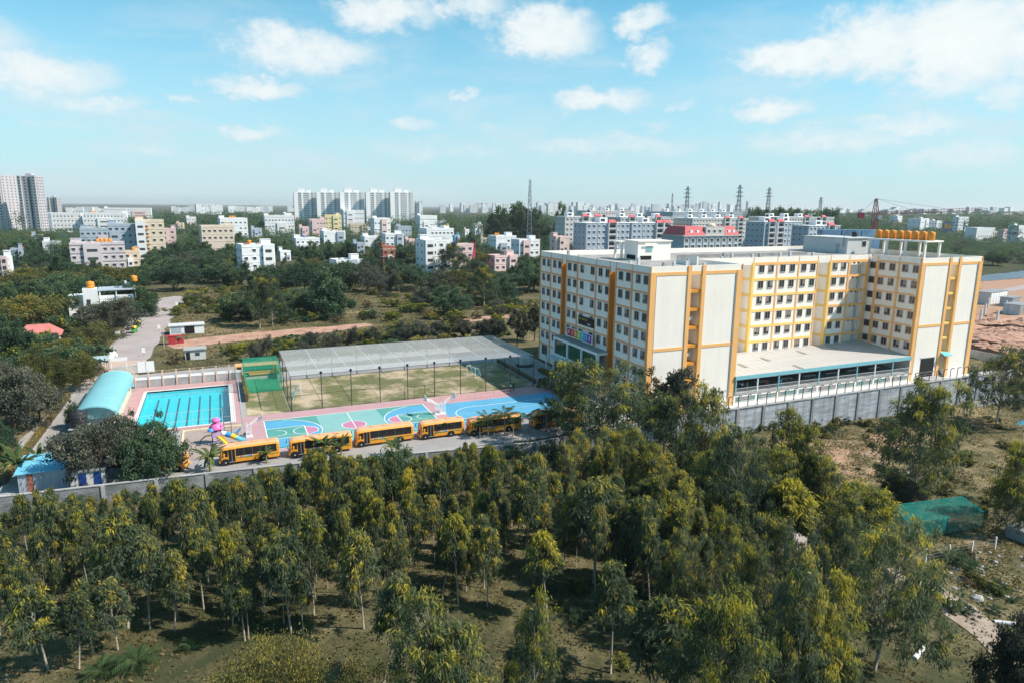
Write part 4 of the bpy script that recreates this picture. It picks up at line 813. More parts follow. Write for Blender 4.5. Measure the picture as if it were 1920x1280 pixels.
for k in range(9): MB().box(-9.5 + k * 2.35, -9.28 + k * 2.35, -.28, -.165, 0, 3.2).build('post', mat('peach', (.66, .47, .37), .8, .05) if 'peach' not in M else M['peach'], pw)
for z in (2.5, 3.1): MB().box(-9.5, 9.5, -.24, -.21, z, z + .05).build('rail', M['peach'], pw)

# ------------------------------------------------------------------ sheds, playground
bs = thing('arched_shed', 'long shed with pale turquoise barrel roof beside the pool', 'shed', (-85.2, 31.8, 0))
MB().box(-2.3, 2.4, -11.6, 11.7, 0, 2.6).build('wall', M['cream'], bs)
rf_ = MB(); n = 14; nn = 24
for j in range(nn + 1):
    y = -12.6 + 24.9 * j / nn
    for i in range(n + 1):
        q = math.pi * i / n; rr = 1.0; rf_.v.append((-2.95 * math.cos(q) * rr, y, 2.5 + 1.75 * math.sin(q) ** .9))
for j in range(nn):
    for i in range(n): k = j * (n + 1) + i; rf_.f.append((k, k + 1, k + n + 2, k + n + 1)); rf_.m.append(0)
k0 = [i for i in range(n + 1)]; rf_.f.append(tuple(k0)); rf_.m.append(0); rf_.f.append(tuple(nn * (n + 1) + i for i in reversed(range(n + 1)))); rf_.m.append(0)
rf_.build('barrel_roof', M['barrelteal'], bs, smooth=True)
for y in range(-12, 12, 4): MB().tube([(-2.99 * math.cos(math.pi * i / n), y + .2, 2.53 + 1.76 * math.sin(math.pi * i / n) ** .9) for i in range(n + 1)], .008, 4).build('roof_seam', M['barrelteal'], bs)
MB().box(-2.3, 2.3, -11.68, -11.602, .2, 2.2).build('blue_front', M['bluesheet'], bs)
for y in (-8, -3, 3, 8.5): MB().box(2.401, 2.46, y - .5, y + .5, .3 if y in (-3, 8.5) else 1.2, 2.2).build('door' if y in (-3, 8.5) else 'window', M['palegrey'], bs)
MB().box(2.4, 3.2, 7.6, 9.8, 2.05, 2.15).build('door_hood', M['bluesheet'], bs)
tag(put('water_tank', tank_b, None, (-86.9, 18.0, 1.9), 0, (1.35, 1.35, 1.5)), 'large black water tank at the end of the arched shed', 'water tank')
pst_ = thing('tank_stand', 'steel stand under the large black water tank', 'stand', (-86.9, 18.0, 0)); 
for sx in (-.8, .8):
    for sy in (-.8, .8): MB().box(sx - .07, sx + .07, sy - .07, sy + .07, 0, 1.8).build('leg', M['steel'], pst_)
MB().box(-1.25, 1.25, -1.25, 1.25, 1.8, 1.9).build('top', M['concrete'], pst_)
rail_fence('yard_fence', 'brown slatted fence beside the drive near the black tank', [(-87.2, 3.5), (-87.2, 16.5), (-83.5, 16.5)], 1.6, 9, M['brickred'], (.1, .35, .6, .95), .05)
ts = thing('tin_shed', 'blue roofed corrugated tin shed behind the compound wall', 'shed', (-87.6, .2, 0))
MB().box(-2.6, 2.5, -1.9, 2.6, 0, 2.4).build('wall', M['tin'], ts)
q = MB()
for k in range(40): x = -2.6 + k * .128; q.box(x, x + .05, -1.95, -1.902, 0, 2.38)
q.build('corrugation', M['tin'], ts); MB().box(-1.7, -1.1, -1.99, -1.952, 0, 2.3).build('rusty_panel', M['brickred'], ts)
MB().add([(-2.9, -2.2, 2.42), (2.8, -2.2, 2.42), (2.8, 3.0, 3.1), (-2.9, 3.0, 3.1), (-2.9, -2.2, 2.5), (2.8, -2.2, 2.5), (2.8, 3.0, 3.18), (-2.9, 3.0, 3.18)], [(3, 2, 1, 0), (4, 5, 6, 7), (0, 1, 5, 4), (1, 2, 6, 5), (2, 3, 7, 6), (3, 0, 4, 7)]).build('roof', M['bluesheet'], ts)
tb_ = thing('toilet_block', 'small grey block with two blue doors beside the tin shed', 'shed', (-82.9, -1.4, 0))
MB().box(-1.9, 1.8, -1.2, 1.2, 0, 2.1).build('wall', M['palegrey'], tb_); MB().box(-2.1, 2.0, -1.4, 1.4, 2.101, 2.25).build('roof', M['concrete'], tb_)
for x in (-.6, 1.0): MB().box(x - .4, x + .4, -1.26, -1.202, .05, 1.85).build('door', mat('doorblue', (.01, .05, .22), .6, .1) if 'doorblue' not in M else M['doorblue'], tb_)
# playground tower
pg = thing('play_tower', 'pink and blue playground tower with tube slide and yellow slide', 'playground', (-68.4, 8.2, .07))
for x in (-.75, .75):
    for y in (-.75, .75): MB().tube([(x, y, 0), (x, y, 3.6)], .07, 7).build('post', M['darksteel'], pg)
MB().box(-.85, .85, -.85, .85, 1.5, 1.62).build('deck', M['lilac'], pg)
dome = [(1.25, 0), (1.15, .35), (.85, .75), (.5, 1.0), (.45, 1.1), (.75, 1.3), (.7, 1.6), (.35, 1.95), (0, 2.05)]
MB().lathe((0, 0, 0), dome, 10).build('roof', M['pinkplastic'], pg, (0, 0, 2.9), smooth=True)
MB().lathe((0, 0, 0), [(.55, 0), (.5, .25), (.25, .45), (0, .5)], 10).build('blue_dome', M['blueplastic'], pg, (-.9, -.9, 2.75), smooth=True); MB().lathe((0, 0, 0), [(.45, 0), (.4, .25), (.2, .4), (0, .45)], 10).build('blue_dome', M['blueplastic'], pg, (.55, .3, 4.3), smooth=True)
tl = [(0.6, -.2, 1.95), (1.5, -.45, 1.75), (2.4, -.8, 1.45), (3.2, -1.2, 1.05), (3.9, -1.6, .7), (4.4, -1.9, .45)]
for k, m in enumerate(('white', 'blueplastic', 'yellowplastic', 'cyanplastic', 'cyanplastic')): MB().tube([tl[k], tl[k + 1]], [.46, .46] if k < 4 else [.46, .62], 12).build('tube_segment', M[m], pg, smooth=False)
sl = MB(); pts = [(.3, -.9, 1.55), (.9, -1.8, 1.2), (1.5, -2.6, .7), (2.0, -3.3, .3), (2.5, -3.9, .22)]
for a, b_ in zip(pts[:-1], pts[1:]): sl.beam(a, b_, .55, .08); 
for s_ in (-.28, .28):
    for a, b_ in zip(pts[:-1], pts[1:]): sl.beam((a[0] + s_, a[1] + s_ * .6, a[2] + .1), (b_[0] + s_, b_[1] + s_ * .6, b_[2] + .1), .05, .22)
pg.scale = (.82, .82, .8)
sl.build('yellow_slide', M['yellowplastic'], pg)
for k in range(5): MB().box(-.6, .5, -1.1 - k * .32, -.85 - k * .32, 1.25 - k * .28, 1.35 - k * .28).build('step', M['lilac'], pg)
for y0_, m in ((.86, 'pinkplastic'), (-.9, 'lilac')): MB().box(-.7, .7, y0_, y0_ + .05, 1.65, 2.5).build('panel', M[m], pg)
mb = MB(); mb.tube([(-.8, 0, 1.6), (-1.8, .1, 1.55), (-2.6, .2, .9), (-2.9, .2, 0)], .05, 6); mb.tube([(-.8, .5, 1.6), (-1.8, .6, 1.55), (-2.6, .7, .9), (-2.9, .7, 0)], .05, 6)
for k in range(6): t_ = k / 5; mb.beam((-1 - 1.8 * t_, 0, 1.6 - 1.2 * t_ ** 2), (-1 - 1.8 * t_, .6, 1.6 - 1.2 * t_ ** 2), .04)
mb.build('climbing_arch', M['darksteel'], pg)
rd = thing('spring_rider', 'small spring rider toy on the playground floor', 'spring rider', (-65.6, 11.2, .07))
MB().lathe((0, 0, 0), [(.12, 0), (.12, .4), (0, .4)], 8).build('spring', M['steel'], rd); mb = MB(); mb.tube([(-.5, 0, .45), (.1, 0, .55), (.4, 0, .85), (.5, 0, 1.0)], [.12, .16, .12, .09], 8); mb.build('body', M['blueplastic'], rd, smooth=True); MB().tube([(.3, -.25, .85), (.3, .25, .85)], .03, 6).build('handle', M['red'], rd)
sw = thing('ladder_frame', 'dark metal ladder frame standing behind the play tower', 'climbing frame', (-66.9, 12.2, .07)); mb = MB()
for x in (-.5, .5): mb.tube([(x, 0, 0), (x, .3, 4.2)], .05, 6)
for k in range(8): mb.beam((-.5, .05 + k * .035, .5 + k * .5), (.5, .05 + k * .035, .5 + k * .5), .04)
mb.build('frame', M['darksteel'], sw)

# ------------------------------------------------------------------ gate area, small buildings, vehicles
gh = thing('gate_shelter', 'flat grey-blue sheet shelter beside the campus gate', 'shelter', (-91.4, 64.6, 0))
for x in (-2.3, 2.3):
    for y in (-1.2, 1.2): MB().box(x - .06, x + .06, y - .06, y + .06, 0, 2.4).build('post', M['steel'], gh)
MB().add([(-2.7, -1.6, 2.35), (2.7, -1.6, 2.35), (2.7, 1.6, 2.75), (-2.7, 1.6, 2.75), (-2.7, -1.6, 2.42), (2.7, -1.6, 2.42), (2.7, 1.6, 2.82), (-2.7, 1.6, 2.82)], [(3, 2, 1, 0), (4, 5, 6, 7), (0, 1, 5, 4), (1, 2, 6, 5), (2, 3, 7, 6), (3, 0, 4, 7)]).build('roof', mat('sheetgrey', (.34, .44, .46), .5, .1, .5), gh)
MB().box(2.8, 6.0, -.6, -.5, 1.9, 2.6).build('name_board', M['white'], gh)
for x in (3.0, 5.8): MB().box(x - .06, x + .06, -.49, -.37, 0, 2.5).build('post', M['white'], gh)
gw = thing('gate_screen', 'pair of white sheet panels standing right of the campus gate', 'screen', (-81.3, 58.2, 0))
for x in (-1.0, .55): MB().box(x - .73, x + .73, -.04, .04, .35, 2.6).build('panel', M['white'], gw)
for x in (-1.75, -.22, 1.3): MB().box(x - .05, x + .05, .045, .12, 0, 2.6).build('post', M['steel'], gw)
gg = thing('campus_gate', 'grey barred sliding gate across the road entrance', 'gate', (-85.3, 58.6, 0)); mb = MB()
for k in range(24): mb.box(-2.4 + k * .2, -2.36 + k * .2, -.02, .02, .1, 1.7)
mb.build('bar', M['tealpaint'], gg); MB().box(-2.45, 2.3, -.035, .035, 1.7, 1.78).build('top_rail', M['tealpaint'], gg); MB().box(-2.45, 2.3, -.035, .035, .03, .1).build('bottom_rail', M['tealpaint'], gg)
def shack(name, label, P, w, d, h, wm, roofm, rz=0, openings=(), flat=True):
    s_ = thing(name, label, 'hut', P, rz)
    MB().box(-w / 2, w / 2, -d / 2, d / 2, 0, h).build('wall', wm, s_)
    MB().box(-w / 2 - .25, w / 2 + .25, -d / 2 - .3, d / 2 + .25, h + .002, h + .16).build('roof', roofm, s_)
    for (nm, x, z0, z1, ww, m) in openings: MB().box(x - ww / 2, x + ww / 2, -d / 2 - .05, -d / 2 - .002, z0, z1).build(nm, m, s_)
    return s_
s1 = shack('open_hut', 'white walled open hut with turquoise roof edge beside the road', at(351, 624, 0), 8.3, 4, 2.3, M['housewhite'], M['palegrey'], .06, (('screen', -2.6, .4, 2.0, 2.4, M['bluegrey']), ('doorway', .6, .1, 2.1, 2.4, M['darkvoid'])))
s2 = shack('guard_hut', 'small grey hut with stained roof in the yellow bushes', at(367, 671, 0), 4.2, 3.2, 2.2, M['palegrey'], M['concrete'], .05, (('doorway', -1.5, .05, 1.8, .8, M['darkvoid']), ('window', .4, .9, 1.6, .9, M['housedark'])))
tag(MB().cb((0, 0, 1.0), (1.6, 1.4, 2.0)).cb((1.8, .5, .6), (1.6, 1.2, 1.2)).cb((.6, .2, 2.05), (4.2, 2.0, .1)).build('red_kiosk', M['red'], None, at(323, 645, 0)), 'small dark red kiosk beside the dirt track', 'kiosk')
MBp = MB().tube([(0, 0, 0), (0, 0, 6)], .07, 6).mesh('pole', M['beige'])
tag(put('pole', MBp, None, at(308, 652, 0)), 'thin yellowish pole beside the red kiosk', 'pole')
def make_car(m, h=1.6, Lc=4.3):
    r = bpy.data.objects.new('parked_car', None); COL.objects.link(r)
    W2 = .88; pr = [(-Lc / 2, .35), (-Lc / 2, .78), (-Lc / 2 + .15, .92), (-Lc / 2 + 1.05, 1.02), (-Lc / 2 + 1.75, h - .05), (-Lc / 2 + 2.1, h), (Lc / 2 - .7, h), (Lc / 2 - .15, 1.02), (Lc / 2, .9), (Lc / 2, .35)]
    mb = MB(); n = len(pr)
    for y, s_ in ((-W2, 0), (-W2 + .12, 1), (W2 - .12, 1), (W2, 0)):
        for (x, z) in pr: mb.v.append((x, y if z < 1.05 else (y * .82), z if s_ else min(z, max(.35, z - .05))))
    for j in range(3):
        for k in range(n): mb.f.append((j * n + k, j * n + (k + 1) % n, (j + 1) * n + (k + 1) % n, (j + 1) * n + k)); mb.m.append(0)
    mb.f.append(tuple(range(n))[::-1]); mb.f.append(tuple(3 * n + k for k in range(n))); mb.m += [0, 0]; mb.build('body', m, r)
    g = M['busglass']; a, b_ = -Lc / 2 + 1.12, -Lc / 2 + 1.74
    MB().add([(a - .02, -.66, 1.06), (a - .02, .66, 1.06), (b_ - .02, .6, h - .09), (b_ - .02, -.6, h - .09)], [(0, 3, 2, 1)]).build('windscreen', g, r)
    MB().add([(Lc / 2 - .19, -.62, 1.08), (Lc / 2 - .19, .62, 1.08), (Lc / 2 - .62, .58, h - .08), (Lc / 2 - .62, -.58, h - .08)], [(0, 1, 2, 3)]).build('rear_window', g, r)
    for s_ in (-1, 1):
        y = s_ * (W2 * .82 + .012); MB().add([(a + .25, y, 1.08), (Lc / 2 - .45, y, 1.08), (Lc / 2 - .78, y, h - .12), (b_ + .1, y, h - .12)], [(0, 1, 2, 3)]).build('side_window', g, r)
        MB().box(-Lc / 2 - .02, -Lc / 2 + .06, s_ * .62 - .15, s_ * .62 + .15, .66, .8).build('headlight', M['palegrey'], r)
        for x in (-Lc / 2 + .8, Lc / 2 - .8): w_ = MB().lathe((0, 0, 0), [(0, 0), (.3, 0), (.32, .04), (.32, .2), (0, .2)], 14).build('wheel', M['tyre'], r, (x, s_ * (W2 - .17), .32)); w_.rotation_euler = (-s_ * math.pi / 2, 0, 0); MB().lathe((0, 0, 0), [(0, 0), (.2, 0), (0, .02)], 10).build('rim', M['palegrey'], w_, (0, 0, .201))
    return r
c_ = make_car(M['carwhite'], 1.7, 4.3); c_.location = at(203, 674, .05); c_.rotation_euler = (0, 0, 1.15); tag(c_, 'white hatchback parked on the road near the campus gate', 'car')
c_ = make_car(M['carblue'], 1.55, 4.4); c_.location = at(180, 602, .02); c_.rotation_euler = (0, 0, .25); tag(c_, 'dark blue car parked in front of the white roadside house', 'car')
def make_auto(P, rz, label):
    r = thing('auto_rickshaw', label, 'auto rickshaw', P, rz, 'auto rickshaws parked by the road')
    MB().add([(-1.3, -.3, .3), (-1.3, .3, .3), (1.2, .65, .3), (1.2, -.65, .3), (-1.25, -.28, 1.0), (-1.25, .28, 1.0), (1.25, .65, 1.05), (1.25, -.65, 1.05)], [(0, 3, 2, 1), (4, 5, 6, 7), (0, 1, 5, 4), (1, 2, 6, 5), (2, 3, 7, 6), (3, 0, 4, 7)]).build('body', M['autogreen'], r)
    mb = MB(); pr = [(-.62, 1.3), (-.58, 1.6), (-.3, 1.78), (.3, 1.78), (.58, 1.6), (.62, 1.3)]
    for x, s_ in ((-.95, .7), (-.6, 1), (1.15, 1), (1.28, .85)):
        for y, z in pr: mb.v.append((x, y * s_, z))
    for j in range(3):
        for k in range(5): mb.f.append((j * 6 + k, j * 6 + k + 1, j * 6 + k + 7, j * 6 + k + 6)); mb.m.append(0)
    mb.f.append(tuple(range(18, 24))); mb.m.append(0); mb.build('canopy', M['autoyellow'], r)
    for x, y in ((-.9, -.45), (-.9, .45), (1.1, -.6), (1.1, .6)): MB().box(x - .03, x + .03, y - .03, y + .03, 1.0, 1.5).build('pillar', M['autogreen'], r)
    for x, y in ((-1.0, 0), (.85, -.6), (.85, .6)): MB().lathe((0, 0, 0), [(0, 0), (.22, 0), (.24, .03), (.24, .12), (0, .12)], 12).build('wheel', M['tyre'], r, (x, y + .06, .24)).rotation_euler = (math.pi / 2, 0, 0)
make_auto(at(251, 624, .05), 1.45, 'green and yellow auto rickshaw, nearer of two under the roadside tree'); make_auto(at(258, 614, .05), 1.5, 'green and yellow auto rickshaw, farther of two under the roadside tree')
def make_bike(P, rz, label):
    r = thing('motorbike', label, 'motorbike', P, rz, 'motorbikes parked by the gate')
    for x in (-.62, .62): MB().tube([(x + .28 * math.cos(q), 0, .30 + .28 * math.sin(q)) for q in np.linspace(0, 2 * math.pi, 11)], .05, 5).build('wheel', M['tyre'], r)
    mb = MB(); mb.tube([(.62, 0, .3), (.45, 0, .75), (.35, 0, 1.0)], .035, 5); mb.tube([(.4, 0, .8), (-.1, 0, .75), (-.65, 0, .8)], [.14, .13, .08], 6); mb.tube([(0, 0, .7), (.05, 0, .35), (-.6, 0, .3)], [.12, .12, .04], 6); mb.tube([(.3, -.3, 1.02), (.36, 0, 1.0), (.3, .3, 1.02)], .02, 5); mb.build('body', random.choice((M['black'], M['darksteel'], M['red'])), r)
    MB().box(-.65, .05, -.12, .12, .80, .88).build('seat', M['black'], r)
for k in range(9): make_bike(Vector((-93.6 + k * .62, 60.2 + .25 * math.sin(k * 3), .06)), 1.4 + .1 * math.sin(k * 5), 'dark motorbike in the row parked by the campus gate')
for (px, py, lb) in ((270, 667, 'white roadside marker near the yellow bushes'), (299, 622, 'white roadside marker opposite the auto rickshaws'), (332, 577, 'white roadside marker at the far bend of the road')):
    s_ = thing('road_marker', lb, 'road sign', at(px, py, 0)); MB().box(-.35, .35, -.03, .03, .8, 1.9).build('plate', M['white'], s_); MB().box(-.05, .05, .035, .1, 0, 1.8).build('post', M['steel'], s_)
bd = thing('notice_board', 'pair of white boards on posts in the shade left of the road', 'notice board', at(222, 637, 0)); 
for z in (.6, 1.5): MB().box(-.6, .6, -.03, .03, z, z + .75).build('board', M['white'], bd)
for x in (-.5, .5): MB().box(x - .04, x + .04, .035, .1, 0, 2.3).build('post', M['steel'], bd)
tag(MB().box(-.45, .45, -.3, .3, 0, 1.0).box(-.35, .35, -.2, .2, 1.001, 1.15).build('white_cabinet', M['white'], None, at(184, 905, 0)), 'small white cabinet by the wall beside the blue doors', 'cabinet')
pv = thing('entrance_booth', 'low round-edged kiosk with white lettering in front of the porch', 'kiosk', (-6.4, 36.5, .05))
MB().lathe((0, 0, 0), [(0, 0), (1.9, 0), (1.9, .35), (1.5, .4), (0, .4)], 16).build('base', M['darksteel'], pv); MB().box(-1.1, 1.1, -.7, .7, .4, 1.9).build('body', M['palegrey'], pv)
# rubble, pipes, posts and green cage on the slope
nc = thing('green_cage', 'dark green netted enclosure on the slope right of the plantation', 'net cage', at(1760, 985))
P_ = nc.location.copy()
cs = [at(1668, 975), at(1738, 1003), at(1842, 985), at(1792, 948)]
cl = [Vector((p.x - P_.x, p.y - P_.y, p.z - P_.z)) for p in (at(1700, 1012), at(1842, 988), at(1800, 958), at(1668, 976))]
hN = 2.2
for p in cl + [(cl[0] + cl[1]) / 2, (cl[2] + cl[3]) / 2]: MB().tube([(p.x, p.y, p.z - .3), (p.x, p.y, p.z + hN)], .05, 6).build('post', M['darksteel'], nc)
nn = MB()
def lerp4(a, b_, t_): return a + (b_ - a) * t_
for i in range(4):
    a, b_ = cl[i], cl[(i + 1) % 4]
    for k in range(16): z = .1 + k * hN / 16; nn.beam(a + Vector((0, 0, z)), b_ + Vector((0, 0, z)), .008, .04)
    nn.beam(a + Vector((0, 0, hN)), b_ + Vector((0, 0, hN)), .05, .05)
for k in range(34):
    t_ = k / 33; a = lerp4(cl[0], cl[3], t_) + Vector((0, 0, hN)); b_ = lerp4(cl[1], cl[2], t_) + Vector((0, 0, hN)); nn.beam(a, b_, .02, .035)
for k in range(30):
    t_ = k / 29; a = lerp4(cl[0], cl[1], t_) + Vector((0, 0, hN - .05)); b_ = lerp4(cl[3], cl[2], t_) + Vector((0, 0, hN - .05)); nn.beam(a, b_, .03, .012)
nn.build('green_net', M['netdeck'], nc)
mb = MB(); q0 = (cl[0] + cl[1] + cl[2] + cl[3]) / 4; mb.tube([(q0.x - 1.5, q0.y - 2, q0.z + .25), (q0.x + 2.5, q0.y + .5, q0.z + .3)], .25, 8); tag(mb.build('net_roll', M['netdeck'], None, P_), 'rolled green netting lying inside the green cage', 'net roll')
pf = thing('wire_fence', 'row of white concrete posts with wire on the rubble slope', 'fence', at(1735, 1052)); o_ = pf.location
pts_ = [at(1735, 1052), at(1778, 1044), at(1821, 1037), at(1865, 1028), at(1700, 1060)]
for p in pts_: MB().box(p.x - o_.x - .07, p.x - o_.x + .07, p.y - o_.y - .07, p.y - o_.y + .07, p.z - o_.z - .3, p.z - o_.z + 1.55).build('post', M['white'], pf)
for z in (.4, .8, 1.2):
    for a, b_ in ((4, 0), (0, 1), (1, 2), (2, 3)): MB().beam(pts_[a] - o_ + Vector((0, 0, z)), pts_[b_] - o_ + Vector((0, 0, z)), .02).build('wire', M['steel'], pf)
P_ = at(1722, 1228); tag(MB().tube([(-1.0, -.35, .22), (1.0, .35, .22)], .22, 14).build('concrete_pipe', M['palegrey'], None, P_), 'short white concrete pipe lying by the dirt path', 'pipe')
P_ = at(1898, 1172); tag(MB().tube([(-1.3, .9, .2), (1.2, -.8, .2)], .2, 12).build('concrete_pipe', M['palegrey'], None, P_), 'long grey pipe lying in the grass right of the path', 'pipe')
P_ = at(1905, 1012); uw = thing('ruined_wall', 'corner of an unfinished grey block wall at the frame edge', 'wall', P_)
MB().box(-.15, .15, -4.2, 1.2, -.4, 1.5).build('wall_face', M['concrete'], uw); MB().box(.16, 6, .9, 1.2, -.4, 1.5).build('wall_face', M['concrete'], uw)
st_m = []
for k in range(5):
    mb = MB(); mb.lathe((0, 0, -.12), [(.22, 0), (.38, .12), (.34, .28), (.18, .38), (0, .40)], 7)
    mb.v = [(x * random.uniform(.7, 1.3), y * random.uniform(.7, 1.3), z * random.uniform(.8, 1.2)) for x, y, z in mb.v]; st_m.append(mb.mesh('boulder', M['stone']))
for k in range(60):
    px = random.gauss(1810, 50); py = random.gauss(1068, 26) + (px - 1810) * -.12
    P_ = at(min(1915, px), max(1035, py)); s_ = random.uniform(.25, .75)
    tag(put('boulder', random.choice(st_m), None, P_, random.random() * 6, s_), 'pale stone in the rubble scattered below the white fence posts', 'stone', 'rubble stones on the slope')
for (px, py, s_, lb) in ((1832, 1122, 1.7, 'large pale boulder beside the dirt path'), (1700, 885, 1.1, 'pale stone under the big eucalyptus on the dry slope')): tag(put('boulder', st_m[0], None, at(px, py), .5, s_), lb, 'stone')
for k in range(40):
    P_ = at(random.uniform(1545, 1660), random.uniform(830, 900)); tag(put('boulder', random.choice(st_m), None, P_, random.random() * 6, random.uniform(.25, .5)), 'small pale stone on the dry slope below the retaining wall', 'stone', 'stones below the retaining wall')
cl_ = thing('cloth_sheet', 'pale sheet hanging between trees in the plantation clearing', 'sheet', at(1500, 1030)); MB().add([(-1.2, 0, .1), (1.2, .2, .1), (1.2, .25, 2.2), (-1.2, .05, 2.3), (-1.2, .05, .1), (1.2, .25, .1), (1.2, .3, 2.2), (-1.2, .1, 2.3)], [(0, 1, 2, 3), (7, 6, 5, 4), (3, 2, 6, 7)]).build('sheet', mat('sheetcloth', (.62, .55, .55), .8, .2, 1.0), cl_)
sgn = thing('survey_sign', 'small blue sign board on posts at the far right slope', 'sign', at(1912, 805)); MB().box(-.9, .9, -.04, .04, 1.0, 1.9).build('board', M['bluesheet'], sgn)
for x in (-.7, .7): MB().box(x - .04, x + .04, .045, .12, 0, 1.9).build('post', M['steel'], sgn)

# ------------------------------------------------------------------ people
def person(P, rz, label, shirt, legs, sit=False, arm=.12, hgt=1.68):
    r = thing('person', label, 'person', P, rz); k = hgt / 1.7
    def skin(name, vs, es, rad, m, parent, root=0):
        me = bpy.data.meshes.new(name); me.from_pydata([tuple(c * k for c in v) for v in vs], es, []); o = put(name, me, parent)
        md = o.modifiers.new('skin', 'SKIN'); o.modifiers.new('sub', 'SUBSURF').levels = 1; o.modifiers['sub'].render_levels = 1; me.materials.append(m)
        me.skin_vertices[0].data.foreach_set('radius', [x * k for q in rad for x in (q, q)]); me.skin_vertices[0].data[root].use_root = True; return o
    hip = [(0, 0, .92), (0, 0, 1.15), (0, 0, 1.38), (0, .0, 1.47), (0, -.02, 1.60)]
    vs = hip + [(-.09, 0, .88), (-.10, -.02, .48), (-.10, 0, .07), (-.10, -.13, .03), (.09, 0, .88), (.10, .04, .48), (.10, .06, .07), (.10, -.08, .03), (-.19, 0, 1.40), (-.24, .02, 1.14), (-.22, -.10, .92), (-.21, -.14, .82), (.19, 0, 1.40), (.24, .02, 1.14), (.22, -arm, .92), (.21, -arm - .04, .82)]
    es = [(0, 1), (1, 2), (2, 3), (3, 4), (0, 5), (5, 6), (6, 7), (7, 8), (0, 9), (9, 10), (10, 11), (11, 12), (2, 13), (13, 14), (14, 15), (15, 16), (2, 17), (17, 18), (18, 19), (19, 20)]
    rad = [.13, .125, .12, .055, .10, .08, .06, .045, .04, .08, .06, .045, .04, .055, .042, .034, .03, .055, .042, .034, .03]
    skin('body', vs, es, rad, M['skin'], r)
    skin('shirt', [(0, 0, .90), (0, 0, 1.15), (0, 0, 1.38), (-.19, 0, 1.40), (-.235, .015, 1.2), (.19, 0, 1.40), (.235, .015, 1.2)], [(0, 1), (1, 2), (2, 3), (3, 4), (2, 5), (5, 6)], [.15, .145, .14, .075, .065, .075, .065], shirt, r)
    skin('trousers', [(0, 0, .93), (-.09, 0, .88), (-.10, -.02, .48), (-.10, 0, .10), (.09, 0, .88), (.10, .04, .48), (.10, .06, .10)], [(0, 1), (1, 2), (2, 3), (0, 4), (4, 5), (5, 6)], [.14, .095, .08, .07, .095, .08, .07], legs, r)
    MB().lathe((0, .015 * k, 1.585 * k), [(.118, 0), (.125, .06), (.10, .12), (.05, .15), (0, .155)], 10).build('hair', M['hair'], r, smooth=True)
person((-17.6, 18.2, .06), .3, 'person in white shirt and dark trousers standing by the field net', M['clothwhite'], M['clothdark']); person((-16.9, 18.5, .06), -.4, 'person in dark clothes standing close beside the white shirted one', M['clothdark'], M['clothdark'])
person((22.6, 1.2, .6), .2, 'person in white at the near end of the canteen rail', M['clothwhite'], M['clothdark']); person((24.2, 1.6, .6), 1.2, 'second person in white at the canteen rail', M['clothwhite'], M['palegrey']); person((28.4, 1.0, .6), -.3, 'person in red clothes at the canteen rail', M['clothred'], M['clothred']); person((31.8, .8, .6), .1, 'person in pale blue clothes near a canteen column', M['bluesheet'], M['bluesheet'])
# ------------------------------------------------------------------ the town
HID = []      # (px0, px1, ytop, ybottom kept clear, depth) of every house, so that trees are not planted in front of all of it
FOOT = []     # (x, y, radius)
def proj(P):
    q = Vector(P) - CAM; c = q.dot(FW); return 960 + FPX * q.dot(R2) / c, 640 + FPX * q.dot(D2) / c
def fit(px0, px1, D, k, rot, ymid=440):
    """width, depth and centre of a rotated box footprint at depth D that spans px0..px1"""
    c = atD((px0 + px1) / 2, ymid, D); c.z = 0; w = (px1 - px0) / FPX * D * .8
    for _ in range(8):
        xs = []
        for sx in (-.5, .5):
            for sy in (-.5, .5):
                x, y = sx * w, sy * w * k; xs.append(proj((c.x + x * math.cos(rot) - y * math.sin(rot), c.y + x * math.sin(rot) + y * math.cos(rot), 5))[0])
        w *= (px1 - px0) / (max(xs) - min(xs)); sh = ((px0 + px1) - (max(xs) + min(xs))) / 2; c = c + RT * (sh / FPX * D)
    return w, w * k, c
hw = {}
def hwin(w, h, m):
    key = (w, h, m.name)
    if key not in hw:
        mb = MB(); mb.box(-w / 2, w / 2, -.05, .0, -h / 2, h / 2, 0); mb.box(-w / 2 - .15, w / 2 + .15, -.55, 0, h / 2 + .05, h / 2 + .15, 1); mb.box(-.03, .03, -.08, -.051, -h / 2, h / 2, 1)
        for s_ in (-1, 1): mb.box(*sorted((s_ * w / 2, s_ * (w / 2 + .07))), -.09, 0, -h / 2, h / 2, 1)
        mb.box(-w / 2 - .07, w / 2 + .07, -.12, 0, -h / 2 - .09, -h / 2, 1); hw[key] = mb.mesh('window', [M['housedark'], m])
    return hw[key]
